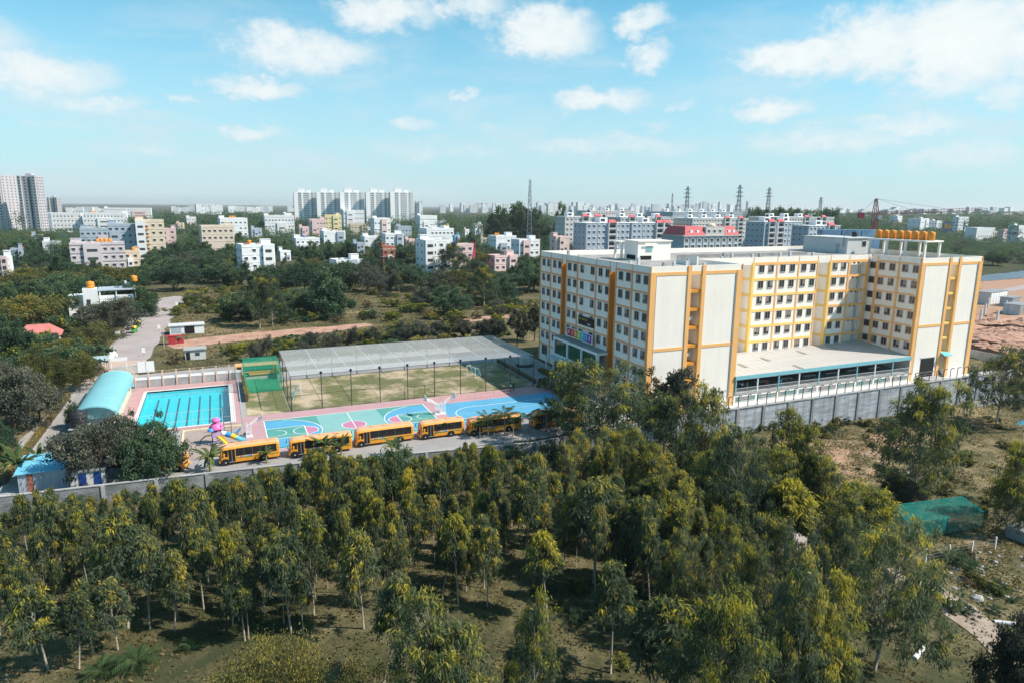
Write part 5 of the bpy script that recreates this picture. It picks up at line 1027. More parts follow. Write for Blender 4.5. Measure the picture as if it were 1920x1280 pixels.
def house(px0, px1, yt, yb, fl, wm, label, rot=0.0, k=.75, name='house', cat='house', tank=None, stair=.3, D=None, group=None, band=None, wincol=3.3, face2=None, split=True, balc=0):
    if D is None: D = depth(at((px0 + px1) / 2, yb, 0))
    w, d, c = fit(px0, px1, D + 4, k, rot); base = tzs(c.x, c.y); P = Vector((c.x, c.y, base)); Pf = P - FH * min(d, w) * .35; h = max(2.8, hpx(Vector((Pf.x, Pf.y, base)), yt)); fh = h / (fl + .3)
    HID.append((px0, px1, yt, yt + .62 * (yb - yt), D)); FOOT.append((c.x, c.y, max(w, d) * .62))
    r = thing(name, label, cat, P, rot, group); wmat = M[wm]
    MB().box(-w / 2, w / 2, -d / 2, d / 2, -1.5, h - .75).build('wall', wmat, r)
    pr = MB(); t_ = .18
    for (a, b_, e, f) in ((-w / 2, w / 2, -d / 2, -d / 2 + t_), (-w / 2, w / 2, d / 2 - t_, d / 2), (-w / 2, -w / 2 + t_, -d / 2 + t_ + .003, d / 2 - t_ - .003), (w / 2 - t_, w / 2, -d / 2 + t_ + .003, d / 2 - t_ - .003)): pr.box(a, b_, e, f, h - .748, h)
    pr.build('parapet', wmat, r)
    bm = M[band or wm]
    for q in range(1, fl + 1):
        z = q * fh; lb = MB(); lb.box(-w / 2 - .12, w / 2 + .12, -d / 2 - .14, -d / 2 - .002, z - .12, z + .08); lb.box(-w / 2 - .14, -w / 2 - .002, -d / 2, d / 2, z - .12, z + .08); lb.build('floor_ledge', bm, r)
    wmesh = hwin(1.3, 1.3, wmat); nc = max(1, int(w / wincol)); nd = max(1, int(d / (wincol * 1.15))); rr = random.Random(label)
    joined = MB()
    for q in range(fl):
        z = q * fh + fh * .52
        for i in range(nc):
            x = -w / 2 + w * (i + .5) / nc
            if balc and i % 3 == 1:
                bx = MB(); bx.box(x - 1.3, x + 1.3, -d / 2 - 1.2, -d / 2 - .002, q * fh + .1, q * fh + .22); bx.box(x - 1.3, x + 1.3, -d / 2 - 1.2, -d / 2 - 1.1, q * fh + .22, q * fh + 1.1)
                bx.build('balcony', M[balc], r); MB().box(x - .9, x + .9, -d / 2 - .03, -d / 2 - .001, q * fh + .3, q * fh + 2.3).build('balcony_opening', M['housedark'], r); continue
            if rr.random() < .1: continue
            if split: put('window', wmesh, r, (x, -d / 2 - .001, z))
            else: joined.box(x - .7, x + .7, -d / 2 - .06, -d / 2 - .001, z - .7, z + .7)
        for i in range(nd):
            y = -d / 2 + d * (i + .5) / nd
            if rr.random() < .15: continue
            if split: put('window', wmesh, r, (-w / 2 - .001, y, z), -math.pi / 2)
            else: joined.box(-w / 2 - .06, -w / 2 - .001, y - .7, y + .7, z - .7, z + .7)
    if joined.f: stuff(joined.build('window_rows', M['housedark'], r))
    if stair:
        bw_ = w * .32; bx0 = -w / 2 + (w - bw_) * rr.random(); bh = (fl - rr.choice((0, 0, 1))) * fh
        if fl > 1 and rr.random() < .75:
            bay = MB().box(bx0, bx0 + bw_, -d / 2 - 1.3, -d / 2 - .16, -1, bh + .9).build('front_bay', M[rr.choice((wm, wm, 'pinkwall', 'bluegrey', 'housewhite'))], r)
            for q in range(int(bh / fh)): MB().box(bx0 + bw_ * .2, bx0 + bw_ * .8, -d / 2 - 1.36, -d / 2 - 1.301, q * fh + .9, q * fh + 2.3).build('bay_window', M['housedark'], bay)
        pg_ = MB()
        for q in range(rr.choice((0, 3, 5))): x_ = rr.uniform(-w * .45, w * .45); y_ = rr.uniform(-d * .3, d * .4); s0_ = rr.uniform(.4, 1.1); pg_.box(x_ - s0_, x_ + s0_, y_ - s0_ * .7, y_ + s0_ * .7, h - .748, h - .2 + rr.uniform(0, .8))
        if pg_.f: pg_.build('roof_clutter', M[rr.choice(('bluegrey', 'palegrey', 'brickred'))], r)
        sw_ = min(w * stair, 4.5); sx = (w / 2 - sw_ / 2 - .25) * (1 if rr.random() < .5 else -1); sh = MB().box(sx - sw_ / 2, sx + sw_ / 2, -.1, min(d / 2 - .3, 3.2), h - .749, h + 1.9).build('stair_head', wmat, r)
        MB().box(sx - sw_ / 2 - .2, sx + sw_ / 2 + .2, -.35, min(d / 2 - .2, 3.4), h + 1.901, h + 2.05).build('slab', wmat, sh)
    if tank:
        for q in range(tank[1]):
            m_ = {'o': tank_o, 'b': tank_b, 'u': tank_u}[tank[0]]; lp = Vector((tank[2] * w + q * 1.9, -d * .15, h - .75 + tank[3])); g = Matrix.Rotation(rot, 4, 'Z') @ lp + P
            tag(put('water_tank', m_, None, g, 0, 1.0), tank[4], 'water tank', tank[4] if tank[1] > 1 else None)
            if tank[3] > .5:
                sx = MB(); 
                for a in (-.6, .6):
                    for b_ in (-.6, .6): sx.box(lp.x + a - .08, lp.x + a + .08, lp.y + b_ - .08, lp.y + b_ + .08, h - .75, h - .75 + tank[3] - .1)
                sx.box(lp.x - .9, lp.x + .9, lp.y - .9, lp.y + .9, h - .75 + tank[3] - .1, h - .75 + tank[3] - .004); sx.build('tank_stand', wmat, r)
    return r, w, d, h
H = house
H(-14, 28, 481, 548, 5, 'housewhite', 'grey-white block of flats cut by the left frame edge', .05, 1.0, cat='building')
H(22, 46, 465, 505, 3, 'bluegrey', 'small bluish house behind the flats at the left frame edge', .1)
H(80, 116, 452, 476, 2, 'housewhite', 'low white house below the blue sheet fence')
H(133, 236, 455, 505, 3, 'lilacwall', 'wide lilac grey three storey house with dark floor lines', .1, .55, band='housedark', tank=('o', 4, .0, .9, 'orange water tank on the roof of the lilac house'))
H(152, 216, 428, 470, 3, 'bluegrey', 'blue-grey house behind the lilac house', .1, .7)
H(206, 264, 420, 485, 5, 'bluegrey', 'tall plain blue-grey block left of the cream flats', .08, .8, cat='building')
H(258, 312, 412, 485, 5, 'cream', 'cream block of flats with orange balconies', .08, .8, cat='building', balc='orange')
H(305, 332, 428, 470, 4, 'pinkwall', 'pale pinkish block right of the cream flats', .05, .8)
H(232, 264, 470, 500, 2, 'cream', 'small cream house in the trees below the cream flats', tank=('o', 1, .1, .9, 'orange water tank on the small cream house'))
H(72, 158, 399, 436, 4, 'housewhite', 'left half of the long white institute below the tower', .0, .3, cat='building', split=False)
H(158, 242, 399, 436, 4, 'housewhite', 'right half of the long white institute with orange tanks', .0, .3, cat='building', split=False, tank=('o', 3, -.3, .9, 'orange water tank on the long white institute'))
H(196, 286, 390, 412, 5, 'housewhite', 'distant white slab block on the skyline above the trees', .0, .25, cat='building', split=False, D=1250)
H(375, 441, 423, 478, 4, 'beige', 'beige four storey block with small windows among dark trees', .12, .8, cat='building')
H(410, 466, 409, 455, 4, 'housewhite', 'pale block with orange tanks behind the beige block', .12, .7, tank=('o', 3, -.1, .9, 'orange water tank on the pale block behind the beige one'))
H(445, 517, 458, 521, 4, 'housewhite', 'tall plain white house at the edge of the dark trees', .18, .8, tank=('o', 1, -.2, .9, 'orange water tank on the tall plain white house'))
H(495, 553, 404, 442, 3, 'housewhite', 'white house left below the five white towers', .0, .7)
H(578, 612, 411, 445, 3, 'pinkwall', 'pinkish white house in front of the towers', .05); H(606, 641, 403, 440, 4, 'paleyellow', 'pale yellow house in front of the towers', .05); H(640, 684, 394, 432, 4, 'housewhite', 'white house directly below the middle tower', .0)
H(600, 648, 433, 462, 2, 'housewhite', 'low white house with terrace among trees', .1); H(548, 600, 446, 470, 2, 'housewhite', 'low white house with blue roof tank', .1, tank=('u', 1, -.1, .9, 'blue water tank on a low white house'))
H(695, 733, 409, 450, 3, 'housewhite', 'white three storey house among the town trees', .1); H(676, 718, 443, 470, 2, 'housewhite', 'low white house left of the brick house', .1); H(716, 757, 438, 474, 3, 'housewhite', 'white house with tall stair room behind the brick house', .05, stair=.45)
H(778, 820, 404, 436, 3, 'housewhite', 'white house right of the towers', .1); H(785, 851, 428, 466, 3, 'housewhite', 'white house with slim tank tower behind the large grey-white block', .1, tank=('o', 1, .38, 2.6, 'orange water tank on a slim white tower'))
H(780, 848, 449, 520, 5, 'housewhite', 'large grey-white five storey block facing the scrub', .1, .75, cat='building')
r_, w_, d_, h_ = H(844, 888, 457, 510, 4, 'pinkwall', 'pinkish block with slanting red fin on its right', .05, .6, stair=0)
MB().add([(w_ / 2 + .01, -d_ / 2 - .3, 0), (w_ / 2 + .9, -d_ / 2 - .3, 0), (w_ / 2 + .9, -d_ / 2 - .3, h_ + .6), (w_ / 2 + .01, d_ / 2, 0), (w_ / 2 + .9, d_ / 2, 0), (w_ / 2 + .9, d_ / 2, h_ + .6), (w_ / 2 - 2.2, -d_ / 2 - .3, 0)], [(6, 1, 2), (1, 4, 5, 2), (0, 3, 4, 1), (4, 3, 5)]).build('red_fin', mat('finred', (.55, .05, .10), .6, .05), r_)
H(713, 742, 463, 510, 3, 'brickred', 'narrow brick red house with white side', .12, .7, band='housewhite'); H(618, 681, 486, 518, 2, 'housewhite', 'white two storey house in front of the dark round trees', .2, .7)
H(915, 968, 442, 482, 3, 'housewhite', 'white house with orange tanks left of the school', .1, tank=('o', 2, -.4, .9, 'orange water tank on the white house left of the school')); r_, w_, d_, h_ = H(958, 1012, 449, 495, 3, 'housewhite', 'white house with teal stripe beside the school', .1, .7)
MB().box(-.4, .5, -d_ / 2 - .25, -d_ / 2 - .16, .2, h_ + .8).build('teal_stripe', M['tealpaint'], r_)
H(912, 972, 478, 508, 2, 'pinkwall', 'low pinkish house in the bushes left of the school', .15, .6); H(849, 863, 442, 470, 3, 'bluesheet', 'narrow bright blue house behind the pinkish block', .1)
H(1030, 1067, 443, 500, 4, 'pinkwall', 'pinkish white house directly behind the school roof corner', .05, .8)
# white house by the road
wr = thing('white_roadside_house', 'white stepped house with orange tanks beside the road', 'house', at(172, 600, 0), .12); FOOT.append((wr.location.x, wr.location.y, 9)); HID.append((148, 247, 520, 585, 200))
MB().box(-5.2, -1.4, -3, 5, 0, 7.4).build('wall', M['housewhite'], wr); MB().box(-1.39, 2.3, -4.2, .5, 0, 9.6).build('stair_tower', M['housewhite'], wr); MB().box(2.31, 11.5, -1, 7, 0, 6.2).build('wall', M['housewhite'], wr)
MB().box(2.4, 12.4, -1.8, 7.4, 8.6, 8.9).build('terrace_roof', M['bluegrey'], wr)
for (x, y) in ((2.8, -1.4), (7, -1.4), (12, -1.4), (2.8, 7), (12, 7)): MB().box(x - .15, x + .15, y - .15, y + .15, 6.2, 8.6).build('post', M['housewhite'], wr)
MB().box(2.31, 11.5, -1.15, -1.0, 6.2, 7.2).build('parapet', M['housewhite'], wr); MB().box(5, 9, -2.2, -1.0, 3.0, 3.2).build('balcony', M['bluesheet'], wr)
hm = hwin(1.3, 1.3, M['housewhite'])
for (x, y, z) in ((-3.4, -3, 2.0), (-3.4, -3, 5.2), (4, -1, 1.8), (9.8, -1, 1.8), (4, -1, 4.8)): put('window', hm, wr, (x, y - .001, z))
MB().box(-.6, .4, -4.25, -4.201, 4.6, 6.6).build('stair_window', M['housedark'], wr)
g0 = wr.location; tag(put('water_tank', tank_o, None, g0 + Vector((.9, -1.8, 9.6)), 0, 1.25), 'orange water tank on the stair tower of the roadside house', 'water tank'); tag(put('water_tank', tank_o, None, g0 + Vector((11.5, 5.5, 8.9 + 1.6)), 0, 1.1), 'orange water tank on a stand at the end of the roadside house', 'water tank')
MB().box(9.5, 11.2, 5.9, 7.3, 8.901, 10.49).build('tank_stand', M['housewhite'], wr)
# red roofed bungalow
rb = thing('red_bungalow', 'bungalow with red hipped roof among trees at the left', 'house', at(76, 652, 0), .1); FOOT.append((rb.location.x, rb.location.y, 7))
MB().box(-4, 4, -3, 3, 0, 3.4).build('wall', M['pinkwall'], rb)
MB().add([(-4.8, -3.8, 3.3), (4.8, -3.8, 3.3), (4.8, 3.8, 3.3), (-4.8, 3.8, 3.3), (-2.2, -.9, 5.6), (2.2, -.9, 5.6), (2.2, .9, 5.6), (-2.2, .9, 5.6)], [(0, 1, 5, 4), (1, 2, 6, 5), (2, 3, 7, 6), (3, 0, 4, 7), (4, 5, 6, 7), (3, 2, 1, 0)]).build('roof', mat('coralroof', (.52, .17, .16), .8, .15, .8, bump=.2), rb)
MB().add([(-4.5, -8.2, 2.5), (3.0, -8.2, 2.5), (3.0, -3.82, 3.2), (-4.5, -3.82, 3.2), (-4.5, -8.2, 2.4), (3.0, -8.2, 2.4), (3, -3.82, 3.1), (-4.5, -3.82, 3.1)], [(0, 1, 2, 3), (7, 6, 5, 4), (0, 4, 5, 1), (1, 5, 6, 2), (3, 0, 4, 7)]).build('porch_roof', M['pinkwall'], rb)
for x in (-4.2, 2.7): MB().box(x - .12, x + .12, -8.0, -7.76, 0, 2.45).build('post', M['beige'], rb)
MB().box(2.4, 3.6, -3.06, -3.002, .2, 2.3).build('door', M['housedark'], rb)
# small houses scattered in the trees
rr = random.Random(3)
small = [(330, 346, 418), (470, 492, 428), (530, 548, 400), (655, 690, 420), (740, 772, 424), (820, 838, 414), (868, 880, 430), (885, 905, 420), (900, 914, 446), (560, 580, 425), (400, 412, 452), (60, 84, 440), (120, 134, 470), (350, 368, 407), (985, 1005, 432), (660, 684, 455), (757, 778, 448), (520, 545, 470), (1665, 1690, 405), (1700, 1740, 410), (1845, 1872, 431), (1740, 1765, 414)]
for i, (a, b_, yt) in enumerate(small):
    H(a, b_, yt, yt + rr.uniform(16, 26), 2, rr.choice(('housewhite', 'housewhite', 'pinkwall', 'bluegrey', 'cream')), 'small pale flat roofed house half buried in the town trees', rr.uniform(-.2, .3), .8, group='small houses in the town trees', split=False)
# five white towers
for i, (a, b_, lb) in enumerate(((553, 594, 'leftmost of the five white residential towers'), (595, 637, 'second white residential tower from the left'), (638, 684, 'middle one of the five white residential towers'), (686, 731, 'fourth white residential tower from the left'), (731, 776, 'rightmost tall one of the five white residential towers'))):
    w, d, c = fit(a - .5, b_ + .5, 950, .25, .0); P = Vector((c.x, c.y, 0)); h = hpx(P, 361); r = thing('tower_block', lb, 'tower block', P, .0, 'white residential towers on the skyline'); HID.append((a, b_, 345, 404, 950))
    MB().box(-w / 2, w / 2, -d / 2, d / 2, 0, h).build('wall', M['housewhite'], r); nf = 17; fh = h / nf
    for x0, x1 in ((-.5, -.34), (-.16, -.10), (.20, .26), (.40, .5)): MB().box(x0 * w, x1 * w, -d / 2 - .45, -d / 2 - .002, 0, h + .3).build('fin', M['white'], r)
    MB().box(.28 * w, .38 * w, -d / 2 - .3, -d / 2 - .001, 0, h).build('shaft', M['palegrey'], r)
    wn_ = MB()
    for q in range(nf):
        z = q * fh + fh * .5
        for x in (-.28, -.21, -.03, .05, .13, .33, .45): wn_.box(x * w - .75, x * w + .75, -d / 2 - .55 if x in (.45,) else -d / 2 - .36, -d / 2 - .005, z - .55, z + .55)
        for y in (-.3, 0, .3): wn_.box(-w / 2 - .1, -w / 2 - .001, y * d - .8, y * d + .8, z - .7, z + .7)
    stuff(wn_.build('window_rows', M['housedark'], r)); MB().box(-.30 * w, .02 * w, -d * .2, d * .3, h + .001, h + 5.5).build('lift_room', M['housewhite'], r); MB().box(.1 * w, .3 * w, -d * .2, d * .1, h + .001, h + 3).build('lift_room', M['white'], r)
H(776, 793, 376, 402, 14, 'housewhite', 'low end block right of the white towers', -.1, .5, name='tower_block', cat='tower block', D=980, split=False)
# grey tower at the left
for (a, b_, yt, D, nf, lb) in ((-60, 42, 329, 715, 21, 'grey high-rise tower cut by the left frame edge'), (44, 93, 331, 700, 21, 'lilac grey high-rise tower at the left, dark slot in front'), (93, 119, 371, 1100, 18, 'smaller pale tower behind the grey high-rise')):
    w, d, c = fit(a, b_, D, .6, -.35); P = Vector((c.x, c.y, 0)); h = hpx(P, yt); r = thing('tower_block', lb, 'tower block', P, -.35); HID.append((a, b_, yt, 425, D))
    MB().box(-w / 2, w / 2, -d / 2, d / 2, 0, h).build('wall', M['towergrey'], r); fh = h / nf
    nx = max(4, int(w / 5)); wn_ = MB()
    for i in range(nx):
        x = -w / 2 + w * (i + .5) / nx
        if i % 3 == 0: MB().box(x - 1.6, x + 1.6, -d / 2 - 1.2, -d / 2 - .002, 0, h + (.8 if i % 2 else .2)).build('bay', M['aptgrey'], r)
        for q in range(nf): z = q * fh + fh * .5; wn_.box(x - .95, x + .95, -d / 2 - (1.26 if i % 3 == 0 else .06), -d / 2 - .001, z - .7, z + .55)
    for i in range(max(3, int(d / 5))):
        y = -d / 2 + d * (i + .5) / max(3, int(d / 5))
        for q in range(nf): z = q * fh + fh * .5; wn_.box(w / 2 + .001, w / 2 + .06, y - .9, y + .9, z - .7, z + .55); wn_.box(-w / 2 - .06, -w / 2 - .001, y - .9, y + .9, z - .7, z + .55)
    stuff(wn_.build('window_rows', M['housedark'], r)); MB().box(w * .05, w * .12, -d / 2 - .2, -d / 2 - .003, 0, h - 2).build('dark_slot', M['housedark'], r); MB().box(-w * .15, w * .15, -d * .2, d * .2, h + .001, h + 2.6).build('lift_room', M['towergrey'], r)
bf = thing('blue_fence', 'long bright blue sheet fence in the town at the left', 'fence', atD(120, 443, 640) * 1.0); bf.location.z = 0; dd = RT
for k in range(9): c = RT * (-62 + k * 14.2); MB().cb((c.x, c.y, 2.2), (13.9, .2, 4.6), math.atan2(RT.y, RT.x)).build('sheet_panel', mat('fenceblue', (.02, .22, .50), .5, .1) if 'fenceblue' not in M else M['fenceblue'], bf)
# apartment estate behind the school
def apartment(px0, px1, yt, D, fl, label, wm='aptblue', rot=.06, k=.45, caps=(.3,), roomy=True):
    w, d, c = fit(px0, px1, D, k, rot); P = Vector((c.x, c.y, 0)); Pf = P - FH * d * .4; h = hpx(Vector((Pf.x, Pf.y, 0)), yt); r = thing('apartment_block', label, 'apartment block', P, rot, 'apartment estate behind the school'); FOOT.append((c.x, c.y, w * .55)); HID.append((px0, px1, yt, yt + 45, D))
    MB().box(-w / 2, w / 2, -d / 2, d / 2, 0, h).build('wall', M[wm], r); fh = h / fl; MB().box(-w / 2 - .3, w / 2 + .3, -d / 2 - .3, d / 2 + .3, h + .001, h + .35).build('roof_slab', M['housewhite'], r)
    n = max(3, int(w / 3.4)); wmesh = hwin(1.3, 1.4, M['white'])
    for cx in caps:
        x = cx * w; MB().add([(x - 3, -d / 2 - 1.5, h + .36), (x + 3, -d / 2 - 1.5, h + .36), (x + 2.2, -d / 2 + .4, h + 2.2), (x - 2.2, -d / 2 + .4, h + 2.2), (x - 3, -d / 2 + .6, h + .36), (x + 3, -d / 2 + .6, h + .36)], [(0, 1, 2, 3), (1, 5, 2), (0, 3, 4), (3, 2, 5, 4)]).build('red_cap', M['redroof'], r)
        for q in range(fl):
            z = q * fh; b_ = MB(); b_.box(x - 2.7, x + 2.7, -d / 2 - 1.4, -d / 2 - .002, z - .1, z + .1); b_.box(x - 2.7, x + 2.7, -d / 2 - 1.4, -d / 2 - 1.3, z + .1, z + .95); b_.build('balcony', M['aptgrey'], r); MB().box(x - 2.5, x + 2.5, -d / 2 - .05, -d / 2 - .001, z + .3, z + 2.5).build('balcony_opening', M['housedark'], r)
        for s_ in (-2.8, 2.8): MB().box(x + s_ - .15, x + s_ + .15, -d / 2 - 1.5, -d / 2 - .001, 0, h + .34).build('pier', M['white'], r)
    for i in range(n):
        x = -w / 2 + w * (i + .5) / n
        if any(abs(x - cx * w) < 4 for cx in caps): continue
        if i % 4 == 2: MB().box(x - .12, x + .12, -d / 2 - .25, -d / 2 - .002, 0, h).build('down_pipe', M['white'], r)
        for q in range(max(0, fl - 5), fl): put('window', wmesh, r, (x + .6, -d / 2 - .001, q * fh + fh * .5))
    for i in range(max(1, int(d / 4))):
        for q in range(max(0, fl - 5), fl): put('window', wmesh, r, (-w / 2 - .001, -d / 2 + d * (i + .5) / max(1, int(d / 4)), q * fh + fh * .5), -math.pi / 2)
    if roomy:
        rs = random.Random(label)
        for q in range(max(1, int(w / 16))):
            x = -w / 2 + w * (q + .5) / max(1, int(w / 16)); rm = MB().box(x - 2.8, x + 2.8, -2, 3, h + .352, h + 3.4).build('roof_room', M['housewhite'], r)
            MB().box(x - 2.2, x + 1.0, -2.06, -2.001, h + .9, h + 2.6).build('dark_opening', M['housedark'], rm)
            if rs.random() < .6: g = Matrix.Rotation(rot, 4, 'Z') @ Vector((x + 1.5, 0, h + 3.4)) + P; tag(put('water_tank', tank_b, None, g), 'black water tank on an apartment roof behind the school', 'water tank', 'black tanks on the apartment roofs')
apartment(1040, 1125, 407, 540, 7, 'grey apartment block at the left end of the estate', 'aptgrey', caps=(.05, .4)); apartment(1074, 1178, 419, 420, 7, 'blue-grey apartment block nearest to the stair head, red balcony cap', caps=(.08,)); apartment(1160, 1250, 419, 455, 7, 'blue-grey apartment block with two red caps, left of the mansard house', caps=(.25, .46))
apartment(1130, 1260, 408, 600, 7, 'pale apartment block in the second row behind the blue-grey ones', 'aptgrey', caps=(-.3, .2)); apartment(1255, 1400, 410, 620, 7, 'pale apartment block behind the mansard house', 'aptgrey', caps=(.1, .35)); apartment(1395, 1500, 417, 470, 7, 'blue-grey apartment block right of the mansard house, red caps', caps=(-.33, -.1)); apartment(1480, 1570, 424, 430, 7, 'blue-grey apartment block behind the grey lift room', caps=(.18,)); apartment(1400, 1560, 408, 640, 7, 'pale apartment block with red cap at the right end of the estate', 'aptgrey', caps=(.0, .3))
apartment(1080, 1190, 396, 780, 6, 'pinkish long block at the back of the estate', 'lilacwall', caps=()); apartment(1210, 1390, 398, 800, 6, 'grey long block at the back of the estate under the pylons', 'bluegrey', caps=())
# mansard house
w, d, c = fit(1238, 1382, 375, .45, .06); mh = thing('mansard_house', 'grey house with red mansard roof and dormers behind the school', 'building', Vector((c.x, c.y, 0)), .06); HID.append((1230, 1385, 415, 470, 375)); FOOT.append((c.x, c.y, w * .5))
ht = hpx(Vector((c.x, c.y, 0)) - FH * d * .4, 443); MB().box(-w / 2, w / 2, -d / 2, d / 2, 0, ht).build('wall', M['bluegrey'], mh); MB().box(-w / 2 - .8, w / 2 + .8, -d / 2 - .8, d / 2 + .8, ht + .001, ht + .5).build('eave', M['aptgrey'], mh)
for (x0, x1) in ((-.49, -.12), (.22, .5)): 
    a, b_ = x0 * w, x1 * w; rf_ = MB().add([(a, -d / 2 - .6, ht + .52), (b_, -d / 2 - .6, ht + .52), (b_, d / 2, ht + .52), (a, d / 2, ht + .52), (a + 2.4, -d / 2 + 2.2, ht + 5.2), (b_ - 2.4 * (x1 > .4), -d / 2 + 2.2, ht + 5.2), (b_ - 2.4 * (x1 > .4), d / 2 - 2, ht + 5.2), (a + 2.4, d / 2 - 2, ht + 5.2)], [(0, 1, 5, 4), (1, 2, 6, 5), (2, 3, 7, 6), (3, 0, 4, 7), (4, 5, 6, 7)]).build('mansard_roof', M['redroof'], mh)
    for q in (.35, .65): x = a + (b_ - a) * q; dm = MB().box(x - .8, x + .8, -d / 2 + .1, -d / 2 + 1.6, ht + 1.8, ht + 3.2).build('dormer', M['white'], rf_)
MB().box(-.12 * w, .22 * w, -d / 2 - .3, d / 2 - 1, ht + .51, ht + 5.0).build('attic', M['aptgrey'], mh)
MB().lathe((.02 * w, -d / 2 + 2, ht + 5.0), [(2.6, 0), (2.5, .8), (1.8, 1.6), (0, 2.0)], 12).build('cupola', M['cream'], mh)
for q in range(9):
    x = -w / 2 + w * (q + .5) / 9; MB().box(x - 1.8, x - 1.3, -d / 2 - .3, -d / 2 - .002, 0, ht).build('pier', M['aptgrey'], mh)
    for z in (ht - 2.2, ht - 5.4, ht - 8.6): put('window', hwin(1.8, 1.7, M['white']), mh, (x + .2, -d / 2 - .001, z))
for x in (-.06, .04, .14): put('window', hwin(1.3, 1.4, M['white']), mh, (x * w, -d / 2 - .301, ht + 2.6))
# far right buildings
r_, w_, d_, h_ = H(1783, 1813, 407, 432, 6, 'housewhite', 'white slab building with horizontal balconies on the right hillside', .0, .4, cat='building', split=False, D=900)
bb = thing('billboard', 'blue and orange billboard left of the white hillside building', 'billboard', atD(1776, 432, 890)); bb.location.z = tzs(bb.location.x, bb.location.y); rz = math.atan2(RT.y, RT.x)
for x in (-3, 3): c = RT * x; MB().cb((c.x, c.y, 4), (.4, .4, 10), rz).build('post', M['steel'], bb)
MB().cb((0, 0, 12), (12, .5, 14), rz).build('board', M['billboardblue'], bb); c = FH * -.3; MB().cb((c.x, c.y, 13.5), (10, .1, 6), rz).build('poster', M['billboardorange'], bb)
H(1808, 1864, 427, 440, 1, 'housewhite', 'long low white shed on the right hillside', .0, .4, D=760, stair=0, split=False); H(1886, 1926, 423, 446, 2, 'housewhite', 'white villa at the right frame edge', .0, .6, D=640, split=False); H(1868, 1890, 430, 444, 1, 'pinkwall', 'small house with reddish walls left of the white villa', .0, .6, D=660, stair=0)
# site huts on the building site
for (px, py, w, d, h, m, lb) in ((1857, 568, 15, 5, 4.5, 'palegrey', 'half built grey site store with white panels on the red earth'), (1905, 588, 9, 5, 3.4, 'tin', 'grey site container at the right frame edge'), (1893, 573, 8, 4, 3.2, 'bluegrey', 'low dark site hut behind the grey container')):
    s_ = thing('site_hut', lb, 'site hut', at(px, py, 0), .2); MB().box(-w / 2, w / 2, -d / 2, d / 2, 0, h).build('wall', M[m], s_); MB().box(-w / 2 - .2, w / 2 + .2, -d / 2 - .2, d / 2 + .2, h + .002, h + .15).build('roof', M['steel'], s_)
    for k in range(int(w / 2.4)): MB().box(-w / 2 + .3 + k * 2.4, -w / 2 + 2.3 + k * 2.4, -d / 2 - .08, -d / 2 - .002, .2, h - .4).build('panel', M['white'] if m == 'palegrey' else M['steel'], s_)
for (px, py) in ((1846, 590), (1852, 577), (1885, 583), (1838, 601), (1869, 603)): tag(MB().box(-.25, .25, -.25, .25, 0, 3.6).build('concrete_column', M['palegrey'], None, at(px, py, 0)), 'bare concrete column standing on the red building site', 'column', 'columns on the building site')
for k in range(30):
    P = at(random.uniform(1836, 1925), random.uniform(588, 672), 0); mb = MB(); rr_ = random.uniform(1.0, 3.4); mb.lathe((0, 0, -.35), [(rr_ * 1.5, 0), (rr_ * 1.2, .3), (rr_ * .9, .55), (rr_ * .6, .8), (rr_ * .3, .95), (0, 1.05)], 17); mb.v = [(x * random.uniform(.75, 1.3), y * random.uniform(.75, 1.3), z * random.uniform(.7, 1.3)) for x, y, z in mb.v]
    tag(mb.build('earth_mound', M['dirt'], None, P), 'mound of red earth on the building site', 'mound', 'earth mounds on the site')
# tarpaulin screens on the roofline behind
ts_ = thing('blue_screens', 'row of blue tarpaulin screens behind the school roof block', 'screen', atD(1592, 450, 230)); ts_.location.z = 0
hz = hpx(ts_.location, 431)
for k in range(3): c = RT * (-7 + k * 6.6); MB().cb((c.x, c.y, hz / 2), (6.2, 4.0, hz), rz).build('screen', mat('tarp', (.16, .30, .45), .5, .4, .25) if 'tarp' not in M else M['tarp'], ts_)
# lattice structures
def lattice(name, label, cat, px, yb, yt, D, wb, wt, m, arms=(), group=None, seg=9):
    P = atD(px, yb, D); P.z = tzs(P.x, P.y); h = hpx(P, yt); r = thing(name, label, cat, P, rz, group); mb = MB(); t_ = wb * .045 + .05
    cs_ = [(-1, -1), (1, -1), (1, 1), (-1, 1)]; W_ = lambda q: (wb + (wt - wb) * q) / 2
    for (a, b_) in cs_: mb.beam((a * wb / 2, b_ * wb / 2, 0), (a * wt / 2, b_ * wt / 2, h), t_ * 1.5)
    for k in range(seg):
        q0, q1 = k / seg, (k + 1) / seg
        for i in range(4): a, b_ = cs_[i], cs_[(i + 1) % 4]; mb.beam((a[0] * W_(q0), a[1] * W_(q0), q0 * h), (b_[0] * W_(q1), b_[1] * W_(q1), q1 * h), t_); mb.beam((b_[0] * W_(q0), b_[1] * W_(q0), q0 * h), (a[0] * W_(q1), a[1] * W_(q1), q1 * h), t_)
    mb.build('mast', m, r)
    for (q, l) in arms: a = MB(); a.beam((-l, 0, q * h), (l, 0, q * h), t_ * 2); a.beam((-l, 0, q * h), (0, 0, q * h + l * .35), t_); a.beam((l, 0, q * h), (0, 0, q * h + l * .35), t_); a.build('cross_arm', m, r)
    return r, h
for (px, yt, D, lb) in ((1287, 350, 1250, 'leftmost lattice power pylon on the skyline'), (1384, 347, 1200, 'tallest lattice power pylon above the estate'), (1439, 352, 1350, 'third lattice power pylon from the left'), (1537, 370, 1800, 'small distant power pylon right of the others')):
    lattice('power_pylon', lb, 'pylon', px, 400, yt, D, 9, 2.2, M['pylon'], ((.72, 7), (.82, 6.4), (.92, 5.6)), 'power pylons on the skyline')
